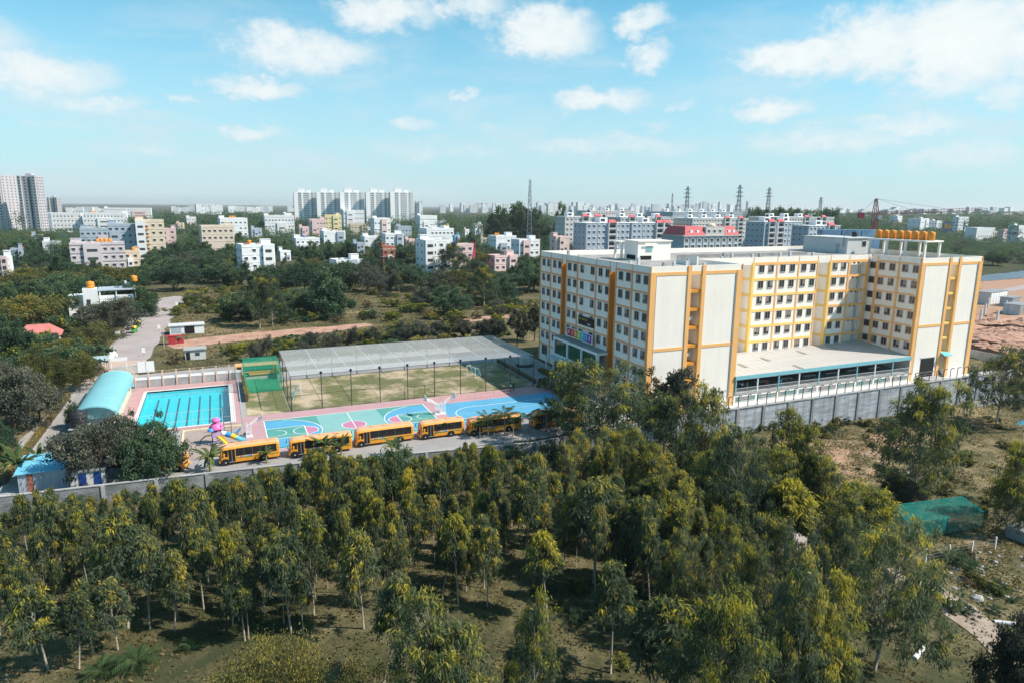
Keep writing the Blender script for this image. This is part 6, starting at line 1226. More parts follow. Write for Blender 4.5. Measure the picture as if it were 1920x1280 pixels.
r_, h_ = lattice('phone_mast', 'tall phone mast with antennas above the dark trees', 'mast', 993, 400, 337, 620, 5, 1.4, M['pylon'], (), None, 14)
for k in range(10): MB().cb((.9 * math.cos(k * 2.1), .9 * math.sin(k * 2.1), h_ * (.62 + .035 * k)), (.7, .5, 2.2), k * 2.1).build('antenna', M['palegrey'], r_)
lattice('phone_mast', 'slim distant phone mast above the estate roofs', 'mast', 1259, 402, 363, 800, 3, .9, M['pylon'])
# tower crane
P = atD(1634, 470, 330); P.z = 0; cz_ = hpx(P, 404); ct = hpx(P, 373); cn = thing('tower_crane', 'dark red tower crane with long jib behind the school roof', 'crane', P, rz)
mb = MB(); 
for a in (-1, 1):
    for b_ in (-1, 1): mb.beam((a, b_, 0), (a, b_, cz_), .28)
for k in range(int(cz_ / 2)):
    z = k * 2.0
    for a in (-1, 1): mb.beam((a, -1, z), (a, 1, z + 2), .16); mb.beam((-1, a, z), (1, a, z + 2), .16)
mb.build('mast', M['cranered'], cn); mb = MB()
for a in (-1, 1):
    for b_ in (-1, 1): mb.beam((a * 1.2, b_, cz_), (a * .35 - .5, b_ * .3, ct), .26)
for k in range(4): z = cz_ + (ct - cz_) * k / 4; s_ = 1.1 - .2 * k; mb.beam((-s_, -s_, z), (s_, s_, z + 1.6), .15); mb.beam((s_, -s_, z), (-s_, s_, z + 1.6), .15)
mb.build('tower_head', M['cranered'], cn); jl = 51.0; tl_ = 3.0; mb = MB()
for y in (-.6, .6): mb.beam((1, y, cz_ + .2), (jl, y, cz_ + tl_), .16)
mb.beam((1, 0, cz_ + 1.6), (jl, 0, cz_ + tl_ + 1.0), .16)
for k in range(34): t0, t1 = k / 34, (k + 1) / 34; x0, x1 = 1 + (jl - 1) * t0, 1 + (jl - 1) * t1; z0 = cz_ + .2 + (tl_ - .2) * t0; z1 = cz_ + .2 + (tl_ - .2) * t1; mb.beam((x0, -.6, z0), ((x0 + x1) / 2, 0, z0 + 1.3), .1); mb.beam(((x0 + x1) / 2, 0, z0 + 1.3), (x1, .6, z1), .1)
mb.build('jib', M['cranered'], cn); mb = MB()
for y in (-.6, .6): mb.beam((-8, y, cz_ + .1), (-1, y, cz_ + .2), .2)
mb.box(-8.2, -5.6, -.8, .8, cz_ - 1.5, cz_ + 1.2); mb.build('counter_jib', M['cranered'], cn); MB().box(.4, 2.2, -1.9, -.7, cz_ - 1.9, cz_ - .1).build('cab', M['bluegrey'], cn)
mb = MB(); mb.beam((-.3, 0, ct), (18, 0, cz_ + 2.3), .09); mb.beam((-.3, 0, ct), (34, 0, cz_ + 3.2), .09); mb.beam((-.5, 0, ct), (-7.5, 0, cz_ + .9), .09); mb.build('tie_rope', M['darksteel'], cn)
r_, h_ = lattice('tower_crane', 'tiny distant tower crane on the horizon', 'crane', 897, 398, 381, 1900, 2.5, 2.5, M['terracotta'])
MB().box(-9, 26, -.6, .6, h_ - 3, h_ - 1.6).build('jib', M['terracotta'], r_)
# far skyline
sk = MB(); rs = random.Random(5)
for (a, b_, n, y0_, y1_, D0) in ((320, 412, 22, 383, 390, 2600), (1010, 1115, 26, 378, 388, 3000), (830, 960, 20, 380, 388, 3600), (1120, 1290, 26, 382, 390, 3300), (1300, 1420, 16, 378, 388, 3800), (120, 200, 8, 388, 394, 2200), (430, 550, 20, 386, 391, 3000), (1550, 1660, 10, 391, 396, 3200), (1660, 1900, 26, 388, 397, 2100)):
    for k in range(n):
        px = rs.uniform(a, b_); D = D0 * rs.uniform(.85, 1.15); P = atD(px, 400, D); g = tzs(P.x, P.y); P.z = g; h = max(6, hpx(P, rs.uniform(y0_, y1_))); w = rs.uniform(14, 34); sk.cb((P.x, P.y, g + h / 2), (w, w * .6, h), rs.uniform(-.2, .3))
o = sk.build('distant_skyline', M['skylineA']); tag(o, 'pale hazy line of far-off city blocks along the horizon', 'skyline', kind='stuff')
# ------------------------------------------------------------------ vegetation
def leafmesh(name, P, Dv, Ln, Wd, age, m, fold=.25):
    n = len(P); Dv = Dv / np.linalg.norm(Dv, axis=1, keepdims=True); R_ = rng.normal(size=(n, 3)); S_ = np.cross(Dv, R_); S_ /= np.linalg.norm(S_, axis=1, keepdims=True) + 1e-9
    Ln = np.broadcast_to(Ln, (n,))[:, None]; Wd = np.broadcast_to(Wd, (n,))[:, None]
    a = P; b = P + Dv * Ln * .45 + S_ * Wd; c = P + Dv * Ln; d = P + Dv * Ln * .45 - S_ * Wd
    V = np.stack([a, b, c, d], 1).reshape(-1, 3); F = np.arange(4 * n).reshape(n, 4)
    me = bpy.data.meshes.new(name); me.vertices.add(4 * n); me.vertices.foreach_set('co', V.astype(np.float32).ravel()); me.loops.add(4 * n); me.loops.foreach_set('vertex_index', F.astype(np.int32).ravel())
    me.polygons.add(n); me.polygons.foreach_set('loop_start', (np.arange(n) * 4).astype(np.int32)); me.polygons.foreach_set('loop_total', np.full(n, 4, np.int32)); me.update(calc_edges=True)
    at_ = me.attributes.new('age', 'FLOAT', 'FACE'); at_.data.foreach_set('value', np.clip(age, 0, 1).astype(np.float32)); me.materials.append(m); return me
def trunkmesh(name, pts, rads, limbs, m, n=6):
    mb = MB(); mb.tube(pts, rads, n)
    for (a, b, r) in limbs:
        a, b = Vector(a), Vector(b); mid = a.lerp(b, .5) + Vector((0, 0, .02)); mb.tube([a, mid, b], [r, r * .7, r * .25], 5, cap=False)
    return mb.mesh(name, m, True)
def trunk_at(pts, z):
    for a, b in zip(pts[:-1], pts[1:]):
        if b[2] >= z: t_ = (z - a[2]) / (b[2] - a[2] + 1e-9); return tuple(a[i] + (b[i] - a[i]) * t_ for i in range(3))
    return pts[-1]
def make_euc(seed, n, R, lo, tops=1, yel=.5, bark='bark', m='euc', ll=.050, lw=.0054, nC=92, cs_=.0175):
    """slender drooping crown on a bare trunk; unit height"""
    r = np.random.default_rng(seed); cs = []; bend = r.normal(size=2) * .034
    pts = [(0, 0, -.06), (bend[0] * .5, bend[1] * .5, .25), (bend[0], bend[1], .5), (bend[0] * 1.3, bend[1] * 1.3, .62 if tops > 1 else .75), (bend[0], bend[1], .70 if tops > 1 else .97)]
    tp = [(r.normal() * .3 * R * (tops > 1), r.normal() * .3 * R * (tops > 1), 1 - .13 * i * r.random()) for i in range(tops)]
    for i in range(nC):
        q = r.random() ** .8; t_ = tp[i % tops]; z = lo + (t_[2] - lo) * q; rad = R * 1.22 * min(1, (q / .22) ** .5 + .15) * (1 - q * .97) ** .55 * (.30 + .75 * r.random() ** .6); a = r.random() * 6.283
        cs.append((t_[0] * q + bend[0] + rad * math.cos(a), t_[1] * q + bend[1] + rad * math.sin(a), z - .02 * r.random(), q, rad / (R + 1e-6)))
    cs += [(t_[0] + bend[0], t_[1] + bend[1], t_[2] - .025 - .03 * k, 1, 0) for t_ in tp for k in range(2)]
    P, D, A = [], [], []; per = n // len(cs); cage = r.normal(size=len(cs)) * .13
    for i, c in enumerate(cs):
        k = int(per * r.uniform(.6, 1.4)); s_ = r.uniform(.75, 1.25); g = r.normal(size=(k, 3)) * np.array([cs_ * s_, cs_ * s_, cs_ * 1.5 * s_]); g[:, 2] -= np.abs(g[:, 2]) * .3
        P.append(np.array(c[:3]) + g); dv = r.normal(size=(k, 3)) * .40 + np.array([c[0] * .8, c[1] * .8, -.85]); D.append(dv)
        tip = r.random() < yel * (.10 + .95 * c[3] ** 2 + .28 * c[4]); A.append(.10 + .22 * c[3] + .12 * c[4] + (r.uniform(.15, .55) if tip else 0) + 2.2 * g[:, 2] * (1 + 2 * tip) + cage[i] * .6 + r.normal(size=k) * .07)  # upper, outer tips turn yellow: young growth plus sunlight painted into the leaf colour
    P = np.concatenate(P); D = np.concatenate(D); A = np.concatenate(A)
    cr = leafmesh('crown', P, D, ll * r.uniform(.7, 1.3, len(P)), lw * r.uniform(.7, 1.3, len(P)), A, M[m])
    rr_ = .0085 * (.8 + R); lim = []
    for c in cs[::3]:
        z0 = max(lo * .75, c[2] - .10 - .6 * abs(c[4]) * R); lim.append((trunk_at(pts, min(z0, .93 if tops == 1 else .66)), c[:3], rr_ * .26))
    return trunkmesh('trunk', pts, [rr_ * 1.15, rr_, rr_ * .8, rr_ * .5, rr_ * .15], lim, M[bark]), cr
def make_round(seed, n, lo, R, m, bark='darkbark', nC=70, ll=.05, lw=.016, flat=1.0, ragged=.2, open_=.0):
    """broad crown of overlapping clumps, unit height"""
    r = np.random.default_rng(seed); pts = [(0, 0, -.06), (.01, 0, lo * .6), (.0, .015, lo), (.01, .01, lo + (1 - lo) * .55)]; cz = lo + (1 - lo) * .42; cs = []
    lobes = [(r.normal() * R * .42, r.normal() * R * .42, cz + r.normal() * .07, r.uniform(.5, .8)) for _ in range(7)] + [(0, 0, cz + .05, .85)]
    for i in range(nC):
        l = lobes[i % len(lobes)]; d = r.normal(size=3); d[2] = abs(d[2]) * 1.0 - .25; d /= np.linalg.norm(d); rad = r.uniform(.75, 1.08)
        cs.append((l[0] + d[0] * R * l[3] * rad, l[1] + d[1] * R * l[3] * rad, l[2] + d[2] * (1 - cz) * l[3] * rad * flat))
    zz = np.array([c[2] for c in cs]); sc = (1 - lo * .92) / (zz.max() - zz.min() + .04); cs = [(c[0], c[1], lo * .92 + (c[2] - zz.min()) * sc) for c in cs]
    P, D, A = [], [], []; per = n // nC; cage = r.normal(size=nC) * .14
    for i, c in enumerate(cs):
        k = int(per * r.uniform(.5, 1.5)); s_ = r.uniform(.7, 1.3); g = r.normal(size=(k, 3)) * np.array([.055 * s_ * (R / .5), .055 * s_ * (R / .5), .038 * s_])
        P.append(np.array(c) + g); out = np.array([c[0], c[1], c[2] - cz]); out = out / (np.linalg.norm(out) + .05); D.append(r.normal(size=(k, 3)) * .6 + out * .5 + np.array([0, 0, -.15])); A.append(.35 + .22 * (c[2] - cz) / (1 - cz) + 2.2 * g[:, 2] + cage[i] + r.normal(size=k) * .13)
    P = np.concatenate(P); cr = leafmesh('crown', P, np.concatenate(D), ll * r.uniform(.7, 1.3, len(P)), lw * r.uniform(.7, 1.3, len(P)), np.concatenate(A), M[m])
    lim = [(trunk_at(pts, lo * .7 + .2 * r.random() * (1 - lo)), c, .012) for c in cs[::4]]
    return trunkmesh('trunk', pts, [.035, .026, .022, .008], lim, M[bark]), cr
PRO = {}
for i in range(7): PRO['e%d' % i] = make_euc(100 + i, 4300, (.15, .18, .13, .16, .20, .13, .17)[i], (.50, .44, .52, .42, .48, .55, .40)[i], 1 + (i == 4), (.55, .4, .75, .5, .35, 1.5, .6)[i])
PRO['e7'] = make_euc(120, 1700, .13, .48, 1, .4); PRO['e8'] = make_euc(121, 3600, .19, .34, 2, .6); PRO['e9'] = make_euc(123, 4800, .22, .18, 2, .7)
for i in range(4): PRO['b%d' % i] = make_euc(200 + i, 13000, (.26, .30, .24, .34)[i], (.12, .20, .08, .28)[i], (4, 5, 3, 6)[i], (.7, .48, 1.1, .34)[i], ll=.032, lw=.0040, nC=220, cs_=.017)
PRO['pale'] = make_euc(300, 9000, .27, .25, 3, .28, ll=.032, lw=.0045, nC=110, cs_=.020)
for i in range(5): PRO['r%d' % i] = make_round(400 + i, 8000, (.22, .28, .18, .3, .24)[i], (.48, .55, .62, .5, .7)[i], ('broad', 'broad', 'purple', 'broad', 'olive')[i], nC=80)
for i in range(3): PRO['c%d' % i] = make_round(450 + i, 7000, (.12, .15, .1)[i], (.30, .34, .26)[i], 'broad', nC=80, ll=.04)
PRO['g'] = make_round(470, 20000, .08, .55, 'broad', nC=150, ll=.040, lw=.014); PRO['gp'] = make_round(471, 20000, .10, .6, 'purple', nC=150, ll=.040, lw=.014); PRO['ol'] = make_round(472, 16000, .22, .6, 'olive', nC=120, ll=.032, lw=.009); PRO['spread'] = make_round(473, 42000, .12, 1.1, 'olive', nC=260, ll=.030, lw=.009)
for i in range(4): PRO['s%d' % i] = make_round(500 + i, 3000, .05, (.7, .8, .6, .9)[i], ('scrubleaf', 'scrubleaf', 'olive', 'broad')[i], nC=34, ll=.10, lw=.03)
PRO['dry'] = make_round(510, 2200, .1, .6, 'dryleaf', nC=30, ll=.09, lw=.02)
PRO['small'] = make_round(511, 3500, .42, .36, 'purple', nC=40, ll=.06, lw=.02)
NT = 0
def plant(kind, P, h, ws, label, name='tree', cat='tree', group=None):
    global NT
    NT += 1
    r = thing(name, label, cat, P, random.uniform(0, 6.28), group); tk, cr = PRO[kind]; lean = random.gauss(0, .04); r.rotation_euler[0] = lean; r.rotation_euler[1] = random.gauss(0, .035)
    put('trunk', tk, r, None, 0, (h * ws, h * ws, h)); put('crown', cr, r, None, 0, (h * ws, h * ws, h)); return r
TREES = []   # (x, y, r)
def key(px, py, yt, kind, ws, label, name='eucalyptus_tree', cat='tree', wpx=None, group=None):
    P = at(px, py); h = hpx(P, yt)
    if wpx:
        co = np.empty(len(PRO[kind][1].vertices) * 3, np.float32); PRO[kind][1].vertices.foreach_get('co', co); x = co.reshape(-1, 3)[:, 0]; ext = np.percentile(x, 98) - np.percentile(x, 2); ws = wpx / FPX * depth(P) * 1.0 / (ext * h)
    TREES.append((P.x, P.y, 2.2)); return plant(kind, P, h, ws, label, name, cat, group)
ORD = 'first second third fourth fifth sixth seventh eighth ninth tenth eleventh twelfth thirteenth fourteenth fifteenth'.split()
# --- marked trees of the plantation
key(92, 1257, 1093, 'e1', 1.3, 'bare-trunked eucalyptus at the lower left corner of the plantation'); key(148, 1255, 1118, 'e3', 1.1, 'short eucalyptus second from the lower left corner'); key(175, 1220, 1085, 'e0', 1.1, 'slender eucalyptus behind the short one at lower left'); key(222, 1217, 1085, 'e6', 1.2, 'eucalyptus with curved white trunk above the fern-like palms'); key(243, 1177, 965, 'e1', 1.2, 'tall leaning eucalyptus with pale trunk, left part of the plantation')
for i, (a, b, c, kd, w) in enumerate(sorted(((282, 1177, 1010, 'e0', 1), (327, 1182, 1035, 'e3', 1), (383, 1143, 985, 'e4', 1), (460, 1200, 1036, 'e1', 1), (467, 1198, 1060, 'e2', 1), (547, 1187, 993, 'e4', 1), (570, 1190, 1075, 'e0', 1), (590, 1153, 960, 'e6', 1), (683, 1177, 990, 'e3', 1.1), (908, 1103, 965, 'e0', 1), (913, 1137, 985, 'e1', .9), (1180, 1120, 935, 'e4', 1.1), (987, 1070, 905, 'e0', 1)))):
    key(a, b, c, kd, w, ORD[i] + ' bare-stemmed eucalyptus from the left along the open lower plantation edge', group='eucalyptus along the lower plantation edge')
key(715, 1290, 1080, 'e2', 1.2, 'lone yellow-topped eucalyptus between the olive bush and the big leafy one'); key(860, 1130, 960, 'e5', 1.0, 'brightest yellow narrow eucalyptus in the middle of the plantation'); key(727, 1110, 1010, 'e5', .9, 'small bright yellow eucalyptus left of the middle'); key(1028, 1163, 997, 'e5', 1.25, 'yellow-topped eucalyptus beside the central clearing'); key(1145, 1262, 1060, 'e0', 1.15, 'slim lone eucalyptus in the lower right-centre clearing'); key(1112, 1093, 903, 'e4', 1.2, 'tall eucalyptus with straight trunk right of the central clearing')
key(825, 1440, 1103, 'b2', 1, 'large dense yellow-green eucalyptus at the bottom centre', wpx=185); key(1000, 1430, 1112, 'b0', 1, 'drooping eucalyptus right of the large one at the bottom centre', wpx=125); key(520, 1420, 1195, 'spread', 1, 'wide olive-yellow bush with pale twigs at the bottom edge', 'spreading_tree', wpx=360); key(1320, 1440, 1102, 'b1', 1, 'broad weeping eucalyptus at the bottom right of centre', wpx=205); key(1215, 1330, 1130, 'e4', 1.6, 'smaller eucalyptus left of the broad weeping one'); key(1480, 1400, 1042, 'b0', 1, 'tall eucalyptus with pointed crown at the bottom right', wpx=140); key(1570, 1400, 1082, 'b2', 1, 'yellow crowned eucalyptus right of the pointed one at the bottom', wpx=130); key(1640, 1255, 947, 'b3', 1, 'huge rounded eucalyptus in front of the green cage', wpx=205); key(1900, 1370, 1168, 'gp', 1, 'dark bush at the lower right corner', 'bush', 'bush', wpx=130)
key(1120, 860, 662, 'b3', 1, 'big spreading eucalyptus in front of the school porch', wpx=190); key(1060, 838, 690, 'b1', 1, 'smaller eucalyptus hugging the big one left of the school', wpx=70); key(1262, 800, 692, 'small', 1, 'dark leafy small tree against the white end wall', 'leafy_tree', wpx=60); key(1215, 790, 690, 'dry', 1, 'brownish thin tree at the foot of the end wall', 'leafy_tree', wpx=50)
key(1335, 925, 716, 'b0', 1, 'tall eucalyptus before the orange corner of the near wing', wpx=95); key(1250, 935, 735, 'b1', 1, 'full eucalyptus left of the near wing corner', wpx=110); key(1390, 1060, 800, 'b3', 1, 'large eucalyptus below the retaining wall start', wpx=130); key(1310, 1040, 850, 'b0', 1, 'dark full eucalyptus left of the large one below the wall', wpx=110); key(1485, 950, 766, 'b2', 1, 'pointed eucalyptus in front of the retaining wall', wpx=95); key(1712, 945, 712, 'b1', 1, 'lone tall open eucalyptus standing on the dry slope', wpx=125); key(1868, 795, 640, 'b3', 1, 'airy eucalyptus with several pale stems at the right edge', wpx=110); key(1885, 1000, 822, 'b0', 1, 'eucalyptus at the right frame edge behind the rubble', wpx=85); key(1575, 1075, 893, 'b2', 1, 'yellow rounded eucalyptus left of the green cage', wpx=125); key(1475, 1090, 905, 'e5', 1.7, 'bright yellow topped eucalyptus left of the rounded yellow one'); key(1430, 1150, 960, 'b1', 1, 'half shaded eucalyptus in the right part of the plantation', wpx=100); key(1685, 950, 895, 'gp', 1, 'dark low bush behind the green cage', 'bush', 'bush', wpx=60)
for i, (a, b, c, w) in enumerate(sorted(((1190, 985, 800, 75), (1225, 1010, 850, 70), (1275, 1100, 905, 85), (1345, 1150, 950, 90), (1140, 940, 800, 65), (1090, 920, 805, 60), (1440, 1000, 830, 80), (1530, 1010, 850, 80), (1540, 1160, 960, 85), (1300, 1190, 985, 90), (1205, 1120, 930, 70), (1390, 1230, 1000, 95), (1490, 1215, 1000, 90), (1245, 1210, 1020, 85), (1600, 1010, 905, 60)))):
    key(a, b, c, ('b0', 'b1', 'b2', 'b3')[i % 4], 1, ORD[i] + ' eucalyptus from the left in the dense grove below the school wing', wpx=w, group='eucalyptus grove below the school wing')
# --- the rest of the plantation, planted in rows
pb_x = [-60, 0, 200, 450, 620, 700, 900, 960, 1010, 1060, 1150, 1250, 1400, 1480]; pb_y = [1240, 1225, 1195, 1175, 1165, 1150, 1110, 1060, 1050, 1100, 1140, 1200, 1120, 1050]
wl = [p[0] for p in CWL]; wv = [p[1] for p in CWL]; cnt = 0
LB = {'e0': 'green slender eucalyptus inside the dense plantation', 'e1': 'grey-green eucalyptus inside the dense plantation', 'e2': 'yellow topped narrow eucalyptus inside the dense plantation', 'e3': 'low branched eucalyptus inside the dense plantation', 'e4': 'two topped eucalyptus inside the dense plantation', 'e5': 'bright yellow eucalyptus inside the dense plantation', 'e6': 'olive eucalyptus inside the dense plantation', 'e7': 'sparse thin eucalyptus inside the dense plantation', 'e8': 'forked loose eucalyptus inside the dense plantation', 'e9': 'short bushy eucalyptus inside the dense plantation'}
EX = [-50, 0, 60, 90, 150, 230, 330, 420, 520, 600, 680, 760, 820, 880, 960, 1000, 1080, 1150, 1250, 1400, 1500]; EY = [975, 978, 910, 908, 926, 916, 894, 900, 868, 836, 855, 850, 850, 822, 848, 845, 818, 832, 845, 840, 840]
for u0 in np.arange(-118, 22, 2.75):
    for v0 in np.arange(-62, -9.5, 2.45):
        u = u0 + random.gauss(0, .7); v = v0 + random.gauss(0, .7)
        if v > np.interp(u, wl, wv) - 2.6: continue
        P = Vector((u, v, tzs(u, v))); px, py = proj(P)
        if not (-45 < px < 1500) or py > np.interp(px, pb_x, pb_y) or (px > 1290 and u > 8): continue
        if px < 75 and py < 1000 - (px - 0) * .3: continue
        if px < 420 and v > np.interp(u, wl, wv) - 5.5: continue
        if any((u - a) ** 2 + (v - b) ** 2 < 2.6 for a, b, _ in TREES): continue
        if cnt >= 280: continue
        h = random.uniform(5.4, 9.2) + max(0, (u + 60) / 60) * 1.6; h = min(h, hpx(P, np.interp(px, EX, EY) + abs(random.gauss(0, 7))))
        if h < 4.6: continue
        cnt += 1; kd = random.choice(('e0', 'e0', 'e1', 'e1', 'e2', 'e3', 'e4', 'e6', 'e6', 'e5', 'e7', 'e7', 'e8', 'e9', 'e2'))
        TREES.append((u, v, 1.5)); plant(kd, P, h, random.uniform(.64, .96), LB[kd], 'eucalyptus_tree', 'tree', 'plantation eucalyptus')
# --- bananas, palms
def blade(L, wd, droop, n=7, ribs=True):
    pts = []; mb = MB()
    for i in range(n + 1):
        t_ = i / n; x = L * t_ * (1 - .25 * droop * t_); z = L * (.75 * t_ - droop * t_ * t_); w = wd * math.sin(math.pi * min(1, .12 + .88 * t_)) ** .6 if i < n else .02
        mb.v += [(x, -w, z - w * .35), (x, 0, z), (x, w, z - w * .35)]
    for i in range(n):
        for k in range(2): a = i * 3 + k; mb.f.append((a, a + 1, a + 4, a + 3)); mb.m.append(0)
    return mb
def ageme(me, a): x = me.attributes.new('age', 'FLOAT', 'FACE'); x.data.foreach_set('value', [min(1, max(0, random.gauss(a, .15))) for _ in range(len(me.polygons))]); return me
BL = [ageme(blade(L_, w_, d_).mesh('leaf', M['bananaleaf']), a) for L_, w_, d_, a in ((2.3, .21, .55, .35), (2.1, .20, .85, .5), (2.4, .22, .38, .3), (1.9, .18, 1.05, .75))]
stem_b = MB().tube([(0, 0, -.2), (.03, 0, .8), (0, .02, 1.7)], [.16, .13, .10], 8).mesh('stem', mat('bananastem', (.20, .22, .08), .8, .2))
def banana(P, h, n, label):
    r = thing('banana_plant', label, 'banana plant', P, random.random() * 6, 'banana plants along the compound wall'); s_ = h / 3.8; put('stem', stem_b, r, None, 0, s_)
    for k in range(n + 6): o = put('leaf', random.choice(BL), r, (0, 0, (1.45 + random.uniform(0, .3)) * s_), 0, s_ * random.uniform(.8, 1.15)); o.rotation_euler = (0, random.uniform(-.5, .15), k * 2.4 + random.uniform(-.3, .3))
banana(at(40, 905, 0), 5.6, 15, 'largest banana plant, left of the tin shed'); banana(at(75, 885, 0), 4.6, 11, 'banana plant touching the blue shed roof'); banana(at(12, 890, 0), 4.2, 10, 'banana plant at the left frame edge'); banana(at(395, 884, 0), 4.6, 15, 'banana plant in front of the bus nose'); banana(at(610, 856, 0), 4.2, 12, 'banana plant in front of the second bus'); banana(at(640, 853, 0), 3.4, 9, 'small banana plant beside the second bus'); banana(at(735, 858, 0), 3.8, 10, 'banana plant behind the dark round tree'); banana(at(500, 868, 0), 3.0, 9, 'low banana plant at the rear of the first bus'); banana(at(125, 855, 0), 3.0, 10, 'yellowish banana plant beside the drive')
def frond(L, droop, m='bananaleaf', n=13, ll=.42):
    mb = MB(); pr = []
    for i in range(n + 1): t_ = i / n; pr.append(Vector((L * t_ * (1 - .2 * droop * t_), 0, L * (.8 * t_ - droop * t_ * t_))))
    for a, b in zip(pr[:-1], pr[1:]): mb.beam(a, b, .03)
    for i in range(1, n + 1):
        t_ = i / n; l = ll * L * .5 * math.sin(math.pi * (.15 + .8 * t_)) + .1; p = pr[i]
        for s_ in (-1, 1): q = p + Vector((l * .45, s_ * l, -l * .45)); mb.add([p + Vector((-.05, 0, 0)), q, p + Vector((.07, 0, .02))], [(0, 1, 2)])
    return mb
FR = [ageme(frond(2.2, d_).mesh('frond', M['bananaleaf']), a) for d_, a in ((.75, .15), (.95, .25), (.55, .1))]
pst2 = MB().tube([(0, 0, -.2), (.02, 0, 1.2), (0, 0, 2.6)], [.10, .08, .06], 7).mesh('trunk', M['bark'])
def palm(P, h, label, group, n=13, low=False):
    r = thing('palm', label, 'palm', P, random.random() * 6, group); s_ = h / 4.2
    if not low: put('trunk', pst2, r, None, 0, s_)
    for k in range(n): o = put('frond', random.choice(FR), r, (0, 0, .1 if low else 2.5 * s_), 0, s_ * random.uniform(.8, 1.1)); o.rotation_euler = (0, random.uniform(-.45, .25), k * 2.4 + random.uniform(-.3, .3))
for (a, b, h, lb) in ((915, 817, 4.4, 'palm at the left end of the clump before the fifth bus'), (946, 815, 5.2, 'tallest palm of the clump before the fifth bus'), (962, 818, 4.2, 'palm leaning at the right of the tallest palm'), (992, 812, 4.0, 'bushy palm between the fifth and sixth bus'), (1024, 810, 5.4, 'tall single palm before the sixth bus'), (900, 822, 3.2, 'small palm at the nose of the fifth bus'), (832, 818, 3.2, 'palm partly covering the short bus')): palm(at(a, b, 0), h, lb, 'palms along the bus road')
palm(at(190, 1262), 3.2, 'fern-like low palm at the lower left', 'low palms', 16, True); palm(at(258, 1245), 3.7, 'larger fern-like low palm beside the curved trunk', 'low palms', 18, True); palm(at(360, 1215), 2.6, 'small fern-like low palm in the open ground', 'low palms', 14, True)
# --- campus and roadside trees
kk = lambda *a, **k: key(*a, **k)
kk(196, 905, 786, 'gp', 1, 'dark round mango tree left of the pair by the pool', 'mango_tree', wpx=125); kk(296, 892, 772, 'g', 1, 'dark round mango tree right of the pair by the pool', 'mango_tree', wpx=105); kk(250, 872, 770, 'g', 1, 'mango tree behind and between the round pair', 'mango_tree', wpx=80); kk(745, 938, 826, 'g', 1, 'dense dark round tree outside the compound wall', 'mango_tree', wpx=120)
kk(143, 802, 746, 'g', 1, 'small tree beside the black water tank', 'leafy_tree', wpx=42); kk(28, 815, 690, 'gp', 1, 'large greyish tree over the left drive', 'leafy_tree', wpx=115); kk(98, 752, 645, 'ol', 1, 'olive tree lining the drive below the red bungalow', 'leafy_tree', wpx=95); kk(75, 790, 690, 'ol', 1, 'second olive tree lining the left drive', 'leafy_tree', wpx=75); kk(-5, 800, 680, 'gp', 1, 'greyish tree at the left frame edge above the banana plants', 'leafy_tree', wpx=110); kk(-8, 850, 780, 'g', 1, 'dark tree at the left frame edge over the bananas', 'leafy_tree', wpx=95); kk(168, 668, 605, 'ol', 1, 'olive tree left of the white car', 'leafy_tree', wpx=90); kk(213, 632, 562, 'gp', 1, 'spreading grey tree over the auto rickshaws', 'leafy_tree', wpx=84); kk(236, 612, 560, 'r1', 1, 'dark tree behind the spreading grey one by the road', 'leafy_tree', wpx=62); kk(246, 594, 522, 'g', 1, 'dark tree beside the far road bend', 'leafy_tree', wpx=78); kk(200, 606, 568, 'r0', 1, 'dark layered tree in front of the roadside house', 'leafy_tree', wpx=45); kk(112, 612, 532, 'r3', 1, 'dark tree left of the roadside house', 'leafy_tree', wpx=62); kk(60, 640, 555, 'r4', 1, 'broad olive tree above the red bungalow', 'leafy_tree', wpx=120); kk(20, 690, 590, 'r3', 1, 'dark tree left of the red bungalow', 'leafy_tree', wpx=80); kk(150, 735, 660, 'ol', 1, 'olive tree beside the gate shelter', 'leafy_tree', wpx=80)
kk(20, 648, 610, 's1', 1, 'yellow flowering bush left of the red roof', 'bush', 'bush', wpx=60)
kk(488, 615, 512, 'pale', 1, 'pale tall eucalyptus pair left stem beside the dirt track', wpx=45); kk(512, 613, 515, 'pale', 1, 'pale tall eucalyptus pair right stem beside the dirt track', wpx=48); kk(610, 597, 505, 'c0', 1, 'dark dense tree at the edge of the scrub', 'leafy_tree', wpx=85); kk(460, 600, 545, 'r0', 1, 'dark low tree left of the pale eucalyptus pair', 'leafy_tree', wpx=75); kk(560, 590, 540, 'r1', 1, 'dark tree right of the pale eucalyptus pair', 'leafy_tree', wpx=60); kk(908, 578, 494, 'pale', 1, 'pale slender eucalyptus standing in the scrub', wpx=55); kk(850, 522, 455, 'pale', 1, 'pale tree in front of the large grey-white block', wpx=55); kk(690, 548, 492, 'r2', 1, 'purplish round tree left of the white block', 'leafy_tree', wpx=75); kk(745, 545, 500, 'r2', 1, 'purplish round tree right of its twin', 'leafy_tree', wpx=60); kk(790, 545, 495, 'r0', 1, 'dark tree at the foot of the grey-white block', 'leafy_tree', wpx=60); kk(855, 590, 535, 'r0', 1, 'green tree in the middle of the scrub', 'leafy_tree', wpx=65); kk(640, 545, 490, 'r1', 1, 'dark broad tree behind the scrub', 'leafy_tree', wpx=85)
for (a, b, c, w) in ((970, 650, 583, 36), (930, 640, 598, 34), (905, 642, 600, 30), (1002, 640, 575, 34), (820, 640, 602, 32), (790, 645, 603, 32), (868, 640, 600, 30)): kk(a, b, c, 'small', 1, 'small dark tree in the row behind the field net', 'leafy_tree', wpx=w, group='small trees behind the field net')
